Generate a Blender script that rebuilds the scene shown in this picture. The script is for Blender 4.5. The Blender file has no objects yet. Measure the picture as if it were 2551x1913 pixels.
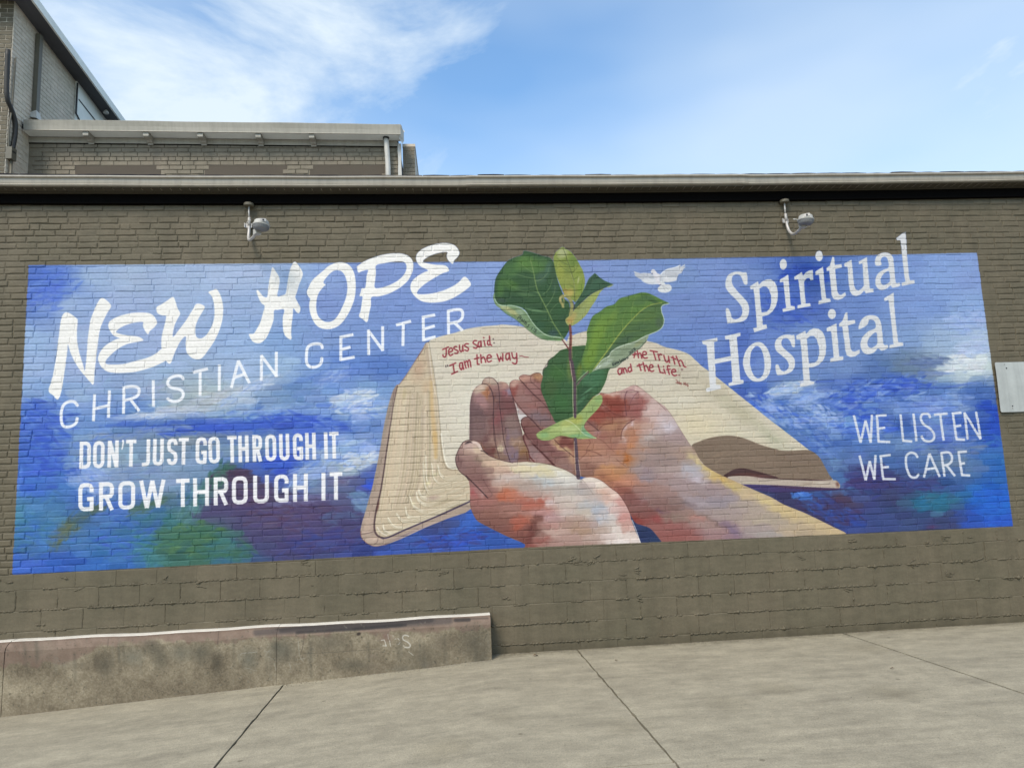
import bpy, bmesh, math, random
import numpy as np
from mathutils import Vector, Matrix

random.seed(11)
SC = bpy.context.scene
COL = SC.collection

# ------------------------------------------------------------------ camera, light, exposure
CAMP = (4.472, -7.63, 1.813)
YAW, PITCH, ROLL, FPX = 0.0855615, 0.1331223, -0.0396813, 1745.0       # FPX: focal length for a 2551 px wide frame


def cam_axes():
    f = np.array([math.sin(YAW) * math.cos(PITCH), math.cos(YAW) * math.cos(PITCH), math.sin(PITCH)])
    r0 = np.array([math.cos(YAW), -math.sin(YAW), 0.0]); u0 = np.cross(r0, f)
    return np.array([math.cos(ROLL) * r0 + math.sin(ROLL) * u0, -math.sin(ROLL) * r0 + math.cos(ROLL) * u0, f])


AX = cam_axes()
cd = bpy.data.cameras.new('camera'); cam = bpy.data.objects.new('camera', cd); COL.objects.link(cam)
cd.sensor_width = 36; cd.lens = 36 * FPX / 2551; cd.clip_start = .05; cd.clip_end = 2000
cam.matrix_world = Matrix(((AX[0][0], AX[1][0], -AX[2][0], CAMP[0]), (AX[0][1], AX[1][1], -AX[2][1], CAMP[1]), (AX[0][2], AX[1][2], -AX[2][2], CAMP[2]), (0, 0, 0, 1)))
SC.camera = cam

SUN_EL, SUN_AZ = math.radians(48), math.radians(210)      # azimuth clockwise from +Y: high over the viewer's left shoulder
sd = Vector((math.sin(SUN_AZ) * math.cos(SUN_EL), math.cos(SUN_AZ) * math.cos(SUN_EL), math.sin(SUN_EL)))
sl = bpy.data.lights.new('sun', 'SUN'); sl.energy = 1.5; sl.angle = math.radians(20); sl.color = (1, .89, .74)
so_ = bpy.data.objects.new('sun', sl); COL.objects.link(so_); so_.rotation_euler = sd.to_track_quat('Z', 'Y').to_euler()

W = bpy.data.worlds.new('World'); SC.world = W; W.use_nodes = True
SC.view_settings.view_transform = 'Standard'; SC.view_settings.look = 'None'
SC.view_settings.exposure = 1.12; SC.view_settings.gamma = 1.0; SC.view_settings.use_curve_mapping = False


def world_nodes():
    nt = W.node_tree; nt.nodes.clear(); N = nt.nodes.new; L = nt.links.new
    out = N('ShaderNodeOutputWorld'); bg = N('ShaderNodeBackground'); bg.inputs['Strength'].default_value = .12
    sky = N('ShaderNodeTexSky'); sky.sky_type = 'NISHITA'; sky.sun_disc = False
    sky.sun_elevation = SUN_EL; sky.sun_rotation = SUN_AZ; sky.air_density = 1.0; sky.dust_density = 1.2; sky.ozone_density = 1.0
    tc = N('ShaderNodeTexCoord')
    # thin high cloud, thicker in banks; the same field all round the sky
    mp = N('ShaderNodeMapping'); mp.inputs['Scale'].default_value = (1.0, 1.2, 2.6); mp.inputs['Rotation'].default_value = (.1, .2, .5); mp.inputs['Location'].default_value = (CL[0], CL[1], CL[2])
    n1 = N('ShaderNodeTexNoise'); n1.inputs['Scale'].default_value = 1.5; n1.inputs['Detail'].default_value = 12; n1.inputs['Roughness'].default_value = .60; n1.inputs['Distortion'].default_value = .5
    r1 = N('ShaderNodeValToRGB'); r1.color_ramp.elements[0].position = .46; r1.color_ramp.elements[0].color = (.0, .0, .0, 1); r1.color_ramp.elements[1].position = .63; r1.color_ramp.elements[1].color = (.9, .9, .9, 1)
    n2 = N('ShaderNodeTexNoise'); n2.inputs['Scale'].default_value = 1.1; n2.inputs['Detail'].default_value = 4
    r2 = N('ShaderNodeValToRGB'); r2.color_ramp.elements[0].position = .35; r2.color_ramp.elements[1].position = .7; r2.color_ramp.elements[1].color = (.55, .55, .55, 1)
    mx = N('ShaderNodeMath'); mx.operation = 'MAXIMUM'
    mix = N('ShaderNodeMixRGB'); mix.inputs['Color2'].default_value = (3.3, 3.75, 4.1, 1)
    tint = N('ShaderNodeMixRGB'); tint.blend_type = 'MULTIPLY'; tint.inputs['Fac'].default_value = 1; tint.inputs['Color2'].default_value = SKYT
    L(tc.outputs['Generated'], mp.inputs['Vector']); L(mp.outputs[0], n1.inputs['Vector']); L(mp.outputs[0], n2.inputs['Vector'])
    def bank(px, py, c0, c1, amt):
        d = AX.T @ np.array([(px - 1275.5) / FPX, -(py - 956.5) / FPX, 1.0]); d = d / np.linalg.norm(d)
        v = N('ShaderNodeVectorMath'); v.operation = 'DOT_PRODUCT'; v.inputs[1].default_value = tuple(d); L(tc.outputs['Generated'], v.inputs[0])
        m = N('ShaderNodeMapRange'); m.interpolation_type = 'SMOOTHSTEP'; m.inputs['From Min'].default_value = c0; m.inputs['From Max'].default_value = c1; m.inputs['To Max'].default_value = amt
        L(v.outputs['Value'], m.inputs['Value']); return m.outputs[0]
    def add(a, b_):
        q = N('ShaderNodeMath'); q.operation = 'ADD'; L(a, q.inputs[0]); L(b_, q.inputs[1]); return q.outputs[0]
    f1 = add(n1.outputs['Fac'], bank(800, 430, .935, 1.0, .115)); f1 = add(f1, bank(1450, 150, .93, 1.0, -.08)); f1 = add(f1, bank(2350, 100, .90, 1.0, -.10))
    f2 = add(n2.outputs['Fac'], bank(2500, 280, .80, .99, .16))
    L(f1, r1.inputs[0]); L(f2, r2.inputs[0]); L(r1.outputs[0], mx.inputs[0]); L(r2.outputs[0], mx.inputs[1])
    L(sky.outputs[0], tint.inputs['Color1']); L(tint.outputs[0], mix.inputs['Color1']); L(mx.outputs[0], mix.inputs['Fac'])
    L(mix.outputs[0], bg.inputs['Color']); L(bg.outputs[0], out.inputs['Surface'])


CL = (1.9, 9.1, 4.4)
SKYT = (.82, 1.03, 1.10, 1)
world_nodes()


# ------------------------------------------------------------------ helpers
EL = (1.24, 1.31, 1.31)          # light level on the wall at this exposure (used to turn photo colours into paint colours)


def lin(c):
    c = c / 255.0
    return c / 12.92 if c <= .04045 else ((c + .055) / 1.055) ** 2.4


def rgb(*c, k=1.0):
    return tuple(min(.82, lin(v) * k / e) for v, e in zip(c, EL)) + (1,)


class MB:
    """collects polygons, builds one mesh"""
    def __init__(s): s.v = []; s.f = []
    def quad(s, *p):
        n = len(s.v); s.v += [tuple(q) for q in p]; s.f.append(tuple(range(n, n + len(p)))); return s
    def box(s, a, b):
        (x0, y0, z0), (x1, y1, z1) = a, b
        n = len(s.v)
        s.v += [(x0, y0, z0), (x1, y0, z0), (x1, y1, z0), (x0, y1, z0), (x0, y0, z1), (x1, y0, z1), (x1, y1, z1), (x0, y1, z1)]
        s.f += [tuple(n + i for i in q) for q in ((0, 3, 2, 1), (4, 5, 6, 7), (0, 1, 5, 4), (1, 2, 6, 5), (2, 3, 7, 6), (3, 0, 4, 7))]; return s
    def add(s, v, f):
        n = len(s.v); s.v += [tuple(q) for q in v]; s.f += [tuple(n + i for i in q) for q in f]; return s
    def sweep(s, prof, stations, close=False):
        """prof: fn(i) -> list of points for station i"""
        rings = [prof(t) for t in stations]; m = len(rings[0]); n = len(s.v)
        for r in rings: s.v += [tuple(q) for q in r]
        for i in range(len(rings) - 1):
            for j in range(m if close else m - 1):
                a, b = n + i * m + j, n + i * m + (j + 1) % m
                s.f.append((a, b, b + m, a + m))
        return s
    def tube(s, path, r, k=10, cap=True):
        path = [Vector(p) for p in path]; rr = r if isinstance(r, (list, tuple)) else [r] * len(path)
        n = len(s.v); m = len(path); up = Vector((.31, .2, .93)).normalized()
        for i, p in enumerate(path):
            t = (path[min(i + 1, m - 1)] - path[max(i - 1, 0)]).normalized()
            a = t.cross(up)
            if a.length < .05: a = t.cross(Vector((1, 0, 0)))
            a.normalize(); b = t.cross(a)
            for j in range(k):
                q = 2 * math.pi * j / k
                s.v.append(tuple(p + (a * math.cos(q) + b * math.sin(q)) * rr[i]))
        for i in range(m - 1):
            for j in range(k):
                a, b = n + i * k + j, n + i * k + (j + 1) % k
                s.f.append((a, b, b + k, a + k))
        if cap: s.f.append(tuple(n + j for j in range(k))[::-1]); s.f.append(tuple(n + (m - 1) * k + j for j in range(k)))
        return s
    def lathe(s, prof, c, axis='Z', k=20, M=None):
        n = len(s.v)
        for r, h in prof:
            for j in range(k):
                q = 2 * math.pi * j / k; p = Vector((r * math.cos(q), r * math.sin(q), h))
                if M is not None: p = M @ p
                s.v.append(tuple(p + Vector(c)))
        for i in range(len(prof) - 1):
            for j in range(k):
                a, b = n + i * k + j, n + i * k + (j + 1) % k
                s.f.append((a, b, b + k, a + k))
        s.f.append(tuple(n + j for j in range(k))[::-1]); s.f.append(tuple(n + (len(prof) - 1) * k + j for j in range(k)))
        return s
    def mesh(s, name, mat, smooth=False):
        me = bpy.data.meshes.new(name); me.from_pydata(s.v, [], s.f); me.update()
        bm = bmesh.new(); bm.from_mesh(me); bmesh.ops.recalc_face_normals(bm, faces=bm.faces) if s.closed() else None
        bm.to_mesh(me); bm.free()
        if smooth:
            for p in me.polygons: p.use_smooth = True
        if mat: me.materials.append(mat)
        return me
    def closed(s): return len(s.f) < 60000
    def build(s, name, mat, parent=None, smooth=False):
        return link(name, s.mesh(name, mat, smooth), parent)


def link(name, me, parent=None):
    o = bpy.data.objects.new(name, me); COL.objects.link(o)
    if parent is not None: o.parent = parent
    return o


def thing(name, label=None, cat=None, loc=(0, 0, 0), group=None, kind=None):
    o = bpy.data.objects.new(name, None); COL.objects.link(o); o.location = loc; o.empty_display_size = .1
    return tag(o, label, cat, group, kind)


def tag(o, label=None, cat=None, group=None, kind=None):
    if label: o['label'] = label
    if cat: o['category'] = cat
    if group: o['group'] = group
    if kind: o['kind'] = kind
    return o


def mat(name, col, rough=.7, metal=0.0, var=.0, vs=3.0, bump=0.0, bs=40.0, col2=None, stretch=None, drip=0.0):
    m = bpy.data.materials.new(name); m.use_nodes = True
    nt = m.node_tree; N = nt.nodes.new; L = nt.links.new
    b = nt.nodes['Principled BSDF']; b.inputs['Roughness'].default_value = rough; b.inputs['Metallic'].default_value = metal
    b.inputs['Base Color'].default_value = col
    geo = N('ShaderNodeNewGeometry'); mp = N('ShaderNodeMapping')
    if stretch: mp.inputs['Scale'].default_value = stretch
    L(geo.outputs['Position'], mp.inputs['Vector'])
    if var or col2:
        n = N('ShaderNodeTexNoise'); n.inputs['Scale'].default_value = vs; n.inputs['Detail'].default_value = 7; n.inputs['Roughness'].default_value = .62
        L(mp.outputs[0], n.inputs['Vector'])
        r = N('ShaderNodeValToRGB'); r.color_ramp.elements[0].position = .32; r.color_ramp.elements[1].position = .70
        c2 = col2 or tuple(v * (1 + var) for v in col[:3]) + (1,)
        c1 = tuple(v * (1 - var) for v in col[:3]) + (1,) if not col2 else col
        r.color_ramp.elements[0].color = c1; r.color_ramp.elements[1].color = c2
        L(n.outputs['Fac'], r.inputs[0]); L(r.outputs[0], b.inputs['Base Color'])
    if drip:                                       # dirt washed down by rain
        src = b.inputs['Base Color'].links[0].from_socket if b.inputs['Base Color'].links else None
        m2 = N('ShaderNodeMapping'); m2.inputs['Scale'].default_value = (9, 9, .5); L(geo.outputs['Position'], m2.inputs['Vector'])
        n = N('ShaderNodeTexNoise'); n.inputs['Scale'].default_value = 1.6; n.inputs['Detail'].default_value = 6; n.inputs['Roughness'].default_value = .7; L(m2.outputs[0], n.inputs['Vector'])
        r = N('ShaderNodeValToRGB'); r.color_ramp.elements[0].position = .36; r.color_ramp.elements[0].color = (1 - drip,) * 3 + (1,); r.color_ramp.elements[1].position = .56; r.color_ramp.elements[1].color = (1, 1, 1, 1)
        q = N('ShaderNodeMixRGB'); q.blend_type = 'MULTIPLY'; q.inputs['Fac'].default_value = 1; L(n.outputs['Fac'], r.inputs[0]); L(r.outputs[0], q.inputs['Color2'])
        if src: L(src, q.inputs['Color1'])
        else: q.inputs['Color1'].default_value = col
        L(q.outputs[0], b.inputs['Base Color'])
    if bump:
        n = N('ShaderNodeTexNoise'); n.inputs['Scale'].default_value = bs; n.inputs['Detail'].default_value = 5
        bp = N('ShaderNodeBump'); bp.inputs['Strength'].default_value = bump; bp.inputs['Distance'].default_value = .01
        L(mp.outputs[0], n.inputs['Vector']); L(n.outputs['Fac'], bp.inputs['Height']); L(bp.outputs[0], b.inputs['Normal'])
    return m


def project(X, Y, Z):
    """world point -> pixel of the 2551 x 1913 frame (numpy arrays)"""
    d = np.stack([np.asarray(X, float) - CAMP[0], np.asarray(Y, float) - CAMP[1] + 0 * np.asarray(X, float), np.asarray(Z, float) - CAMP[2]], -1)
    q = d @ AX.T
    return 1275.5 + FPX * q[..., 0] / q[..., 2], 956.5 - FPX * q[..., 1] / q[..., 2]


def picture(name, x0, z0, w, h, px, Y, gain):
    """resample the painted canvas into wall coordinates and keep it as an image in memory"""
    nw, nh = int(w / px), int(h / px)
    X, Z = np.meshgrid(x0 + (np.arange(nw) + .5) * px, z0 + (np.arange(nh) + .5) * px)
    u, v = project(X, Y(Z) if callable(Y) else Y, Z)
    u = np.clip(u - PX0 - .5, 0, PW - 1.01); v = np.clip(v - PY0 - .5, 0, PH - 1.01)
    ui, vi = u.astype(int), v.astype(int); fu, fv = (u - ui)[..., None], (v - vi)[..., None]
    src = np.concatenate([CAN, ALP[..., None] * 255], -1)
    a = (src[vi, ui] * (1 - fu) + src[vi, ui + 1] * fu) * (1 - fv) + (src[vi + 1, ui] * (1 - fu) + src[vi + 1, ui + 1] * fu) * fv
    a = np.clip(a / 255., 0, 1)
    l = np.where(a[..., :3] <= .04045, a[..., :3] / 12.92, ((a[..., :3] + .055) / 1.055) ** 2.4)
    l = np.clip(l * (.73 + .42 * l.mean(-1, keepdims=True)) / np.array(gain), 0, .86)
    a[..., :3] = np.where(l <= .0031308, l * 12.92, 1.055 * l ** (1 / 2.4) - .055)
    im = bpy.data.images.new(name, nw, nh, alpha=True); im.colorspace_settings.name = 'sRGB'; im.alpha_mode = 'CHANNEL_PACKED'
    im.pixels.foreach_set(a.astype(np.float32).ravel()); im.update(); im.pack()
    return im, (x0, z0, nw * px, nh * px)


def wall_picture_nodes(m, im, ext):
    """position on the wall (x, z in metres) -> painted picture colour and its mask"""
    nt = m.node_tree; N = nt.nodes.new; L = nt.links.new
    geo = N('ShaderNodeNewGeometry'); sep = N('ShaderNodeSeparateXYZ'); L(geo.outputs['Position'], sep.inputs[0])
    def sc(sock, o, s):
        a = N('ShaderNodeMath'); a.operation = 'SUBTRACT'; a.inputs[1].default_value = o
        b = N('ShaderNodeMath'); b.operation = 'DIVIDE'; b.inputs[1].default_value = s
        L(sock, a.inputs[0]); L(a.outputs[0], b.inputs[0]); return b.outputs[0]
    cmb = N('ShaderNodeCombineXYZ'); L(sc(sep.outputs['X'], ext[0], ext[2]), cmb.inputs[0]); L(sc(sep.outputs['Z'], ext[1], ext[3]), cmb.inputs[1])
    t = N('ShaderNodeTexImage'); t.image = im; t.extension = 'CLIP'; t.interpolation = 'Linear'; L(cmb.outputs[0], t.inputs[0])
    return t, geo
BK, TK, CK = .92, 1.0, 1.0
# ------------------------------------------------------------------ mural painting
# The mural is painted here stroke by stroke with numpy on a small canvas and
# laid on the wall in wall coordinates (metres along the wall, metres up).
PX0, PY0, PW, PH = 0, 560, 2551, 900
rs = np.random.RandomState(7)
CAN = np.zeros((PH, PW, 3), np.float32)
ALP = np.zeros((PH, PW), np.float32)

REG = dict(L=(0, 720, 3.45625), M=(640, 720, 3.45625), H=(600, 600, 3.68667), S=(1740, 560, 3.7707),
           D=(180, 1060, 3.2529), F=(1220, 600, 4.8087), G=(1220, 900, 5.0273), K=(1120, 1040, 4.424),
           B=(880, 800, 5.5306), C=(880, 1080, 5.5306), R=(1600, 1040, 4.2538), V=(1570, 640, 14.747),
           T=(1500, 830, 8.5077), J=(1080, 820, 8.5077), P=(1220, 760, 11.06), Q=(1911, 720, 3.45625),
           U=(1280, 720, 3.45625), W=(1280, 1200, 3.45625), X=(0, 0, 1.0))


def P(reg, pts):
    ox, oy, s = REG[reg]
    a = np.array(pts, float).reshape(-1, 2)
    return a / s + np.array([ox, oy])


def smooth(a, closed=True, n=5):
    a = np.asarray(a, float)
    m = len(a)
    out = []
    t = np.linspace(0, 1, n, endpoint=False)[:, None]
    for i in range(m if closed else m - 1):
        if closed:
            p0, p1, p2, p3 = a[i - 1], a[i], a[(i + 1) % m], a[(i + 2) % m]
        else:
            p0, p1, p2, p3 = a[max(i - 1, 0)], a[i], a[i + 1], a[min(i + 2, m - 1)]
        out.append(.5 * ((2 * p1) + (-p0 + p2) * t + (2 * p0 - 5 * p1 + 4 * p2 - p3) * t * t + (-p0 + 3 * p1 - 3 * p2 + p3) * t ** 3))
    if not closed:
        out.append(a[-1:])
    return np.concatenate(out)


def cover(polys, pad=1):
    al = np.concatenate(polys)
    x0 = max(int(al[:, 0].min()) - pad, PX0); x1 = min(int(al[:, 0].max()) + pad + 1, PX0 + PW)
    y0 = max(int(al[:, 1].min()) - pad, PY0); y1 = min(int(al[:, 1].max()) + pad + 1, PY0 + PH)
    w, h = x1 - x0, y1 - y0
    m = np.zeros((h, w), np.float32)
    xs = np.arange(w, dtype=np.float32) + x0
    segs = np.concatenate([np.concatenate([p, np.roll(p, -1, 0)], 1) for p in polys])
    SS = 3
    for j in range(h):
        for s in range(SS):
            y = y0 + j + (s + .5) / SS
            c = segs[((segs[:, 1] <= y) != (segs[:, 3] <= y))]
            if not len(c):
                continue
            xx = np.sort(c[:, 0] + (y - c[:, 1]) * (c[:, 2] - c[:, 0]) / (c[:, 3] - c[:, 1]))
            for k in range(0, len(xx) - 1, 2):
                m[j] += np.clip(np.minimum(xx[k + 1], xs + 1) - np.maximum(xx[k], xs), 0, 1) / SS
    return (x0, y0, x1, y1), np.clip(m, 0, 1)


def box1(m, r, ax):
    k = 2 * r + 1
    pad = [(0, 0), (0, 0)]; pad[ax] = (r + 1, r)
    c = np.cumsum(np.pad(m, pad), axis=ax)
    n = m.shape[ax]
    hi = np.take(c, np.arange(k, k + n), axis=ax); lo = np.take(c, np.arange(0, n), axis=ax)
    return (hi - lo) / k


def blur(m, r):
    r = max(1, int(r))
    for _ in range(2):
        m = box1(box1(m, r, 0), r, 1)
    return m


def lay(bb, m, col, a=1.0, clip=None, grow=True):
    x0, y0, x1, y1 = bb
    sl = (slice(y0 - PY0, y1 - PY0), slice(x0 - PX0, x1 - PX0))
    m = m * a
    if clip is not None:
        m = m * clip[sl]
    c = np.asarray(col, np.float32)
    CAN[sl] = CAN[sl] * (1 - m[..., None]) + c * m[..., None]
    if grow:
        ALP[sl] = np.maximum(ALP[sl], m)


def fill(reg, pts, col, sm=True, a=1.0, soft=0, clip=None, holes=()):
    ps = [P(reg, pts)] + [P(reg, h) for h in holes]
    if sm:
        ps = [smooth(p) for p in ps]
    if soft:
        bb, m = cover(ps, pad=int(soft * 3) + 2)
        m = blur(m, soft)
    else:
        bb, m = cover(ps)
    lay(bb, m, col, a, clip)
    return bb, m


def mask_of(*items):
    full = np.zeros((PH, PW), np.float32)
    for bb, m in items:
        x0, y0, x1, y1 = bb
        full[y0 - PY0:y1 - PY0, x0 - PX0:x1 - PX0] = np.maximum(full[y0 - PY0:y1 - PY0, x0 - PX0:x1 - PX0], m)
    return full


def line(reg, pts, w, col, a=1.0, sm=False, clip=None, w1=None, butt=False, soft=.5):
    """a brush line; w, w1 in photo-scale pixels"""
    p = P(reg, pts)
    if sm and len(p) > 2:
        p = smooth(p, False, 4)
    w1 = w if w1 is None else w1
    rmax = max(w, w1) / 2 + soft + 1
    x0 = max(int(p[:, 0].min() - rmax), PX0); x1 = min(int(p[:, 0].max() + rmax) + 2, PX0 + PW)
    y0 = max(int(p[:, 1].min() - rmax), PY0); y1 = min(int(p[:, 1].max() + rmax) + 2, PY0 + PH)
    if x1 <= x0 or y1 <= y0:
        return
    m = np.zeros((y1 - y0, x1 - x0), np.float32)
    n = len(p) - 1
    for i in range(n):
        a0, b0 = p[i], p[i + 1]
        d = b0 - a0
        L = float(np.hypot(*d)) + 1e-6
        u = d / L
        r0 = (w + (w1 - w) * i / n) / 2; r1 = (w + (w1 - w) * (i + 1) / n) / 2
        rr = max(r0, r1) + soft + 1
        ax = max(int(min(a0[0], b0[0]) - rr), x0); bx = min(int(max(a0[0], b0[0]) + rr) + 2, x1)
        ay = max(int(min(a0[1], b0[1]) - rr), y0); by = min(int(max(a0[1], b0[1]) + rr) + 2, y1)
        if bx <= ax or by <= ay:
            continue
        Y, X = np.mgrid[ay:by, ax:bx].astype(np.float32) + .5
        t = (X - a0[0]) * u[0] + (Y - a0[1]) * u[1]
        pr = np.abs((X - a0[0]) * -u[1] + (Y - a0[1]) * u[0])
        r = r0 + (r1 - r0) * np.clip(t / L, 0, 1)
        tc = np.clip(t, 0, L)
        dist = np.hypot(pr, t - tc)
        c = np.clip((r - dist) / (2 * soft) + .5, 0, 1)
        if butt:
            if i == 0:
                c = c * np.clip(t + .5, 0, 1)
            if i == n - 1:
                c = c * np.clip(L - t + .5, 0, 1)
        s = (slice(ay - y0, by - y0), slice(ax - x0, bx - x0))
        m[s] = np.maximum(m[s], c)
    lay((x0, y0, x1, y1), m, col, a, clip)


def dab(cx, cy, rx, ry, ang, col, a=.8, clip=None, hard=.35):
    R_ = max(rx, ry) + 2
    x0 = max(int(cx - R_), PX0); x1 = min(int(cx + R_) + 1, PX0 + PW)
    y0 = max(int(cy - R_), PY0); y1 = min(int(cy + R_) + 1, PY0 + PH)
    if x1 <= x0 or y1 <= y0:
        return
    Y, X = np.mgrid[y0:y1, x0:x1].astype(np.float32)
    X -= cx; Y -= cy
    c, s = math.cos(ang), math.sin(ang)
    q = np.sqrt(((X * c + Y * s) / rx) ** 2 + ((-X * s + Y * c) / ry) ** 2)
    m = np.clip((1 - q) / (1 - hard), 0, 1)
    lay((x0, y0, x1, y1), m, col, a, clip, grow=False)


def bl(reg, lst, clip, soft=.15):
    """list of soft patches: x, y, rx, ry, angle(deg), colour, alpha  (region units)"""
    ox, oy, s = REG[reg]
    for x, y, rx, ry, an, col, a in lst:
        dab(x / s + ox, y / s + oy, rx / s, ry / s, math.radians(an), col, a, clip, soft)


def vnoise(h, w, cell, seed):
    r = np.random.RandomState(seed)
    gh, gw = int(h / cell) + 3, int(w / cell) + 3
    g = r.rand(gh, gw).astype(np.float32)
    y = np.arange(h) / cell; x = np.arange(w) / cell
    yi = y.astype(int); xi = x.astype(int)
    fy = (y - yi)[:, None]; fx = (x - xi)[None]
    fy = fy * fy * (3 - 2 * fy); fx = fx * fx * (3 - 2 * fx)
    a = g[yi][:, xi]; b = g[yi][:, xi + 1]; c = g[yi + 1][:, xi]; d = g[yi + 1][:, xi + 1]
    return (a * (1 - fx) + b * fx) * (1 - fy) + (c * (1 - fx) + d * fx) * fy


def scrub(clip, n, rx, ry, ang, angj, jit, dv, a=.55, box=None, hard=.35):
    """short brush dabs that pick up the colour nearby: painterly edges"""
    x0, y0, x1, y1 = box
    for _ in range(n):
        x = rs.uniform(x0, x1); y = rs.uniform(y0, y1)
        iy, ix = int(y) - PY0, int(x) - PX0
        if not (0 <= iy < PH and 0 <= ix < PW) or clip[iy, ix] < .5:
            continue
        sx = min(max(ix + int(rs.normal(0, jit)), 0), PW - 1); sy = min(max(iy + int(rs.normal(0, jit * .6)), 0), PH - 1)
        if clip[sy, sx] < .5:
            continue
        c = CAN[sy, sx] + rs.normal(0, dv) + rs.normal(0, dv * .35, 3)
        k = rs.uniform(.6, 1.5)
        dab(x, y, rx * k, ry * rs.uniform(.6, 1.4), math.radians(ang + rs.normal(0, angj)), np.clip(c, 5, 250), a, clip, hard)
# ------------------------------------------------------------------ brick lay-out of the long wall (x, z, length, height, depth)
CB = .0693                                     # brick course
z_b = 1.043                                    # foot of the brickwork
X0, X1 = -2.2, 13.4
NR = int((4.93 - z_b) / CB) + 1
rnd = random.Random(5)
bricks = []
for r in range(NR):
    zc = z_b + r * CB + CB / 2
    x = X0 + (0 if r % 2 else -.105) + rnd.uniform(-.03, .03)
    drift = rnd.uniform(-.01, .01)
    while x < X1:
        L_ = .199 + rnd.uniform(-.007, .007)
        if rnd.random() < .035: L_ = .096
        inm = .02 < x < 10.85 and zc < 4.27                       # thick picture paint has filled the joints here
        h = CB - (rnd.choice([.004, .005, .007, .009]) if inm else rnd.choice([.010, .011, .012, .014]))
        d = max(.0020, rnd.gauss(.0052, .0012)) if inm else max(.004, rnd.gauss(.0080, .0016))
        if rnd.random() < .05: d *= .5
        bricks.append((x + L_ / 2, zc + rnd.uniform(-.002, .002) - (.0045 * math.sin((x - 1) * .55) if True else 0), L_, h, d))
        x += L_ + (rnd.choice([.0015, .004, .006, .003, .008]) if inm else rnd.choice([.009, .011, .013, .008]))
def set_canvas(x0, y0, w, h):
    global PX0, PY0, PW, PH, CAN, ALP
    PX0, PY0, PW, PH = x0, y0, w, h
    CAN = np.zeros((h, w, 3), np.float32); ALP = np.ones((h, w), np.float32)


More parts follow.
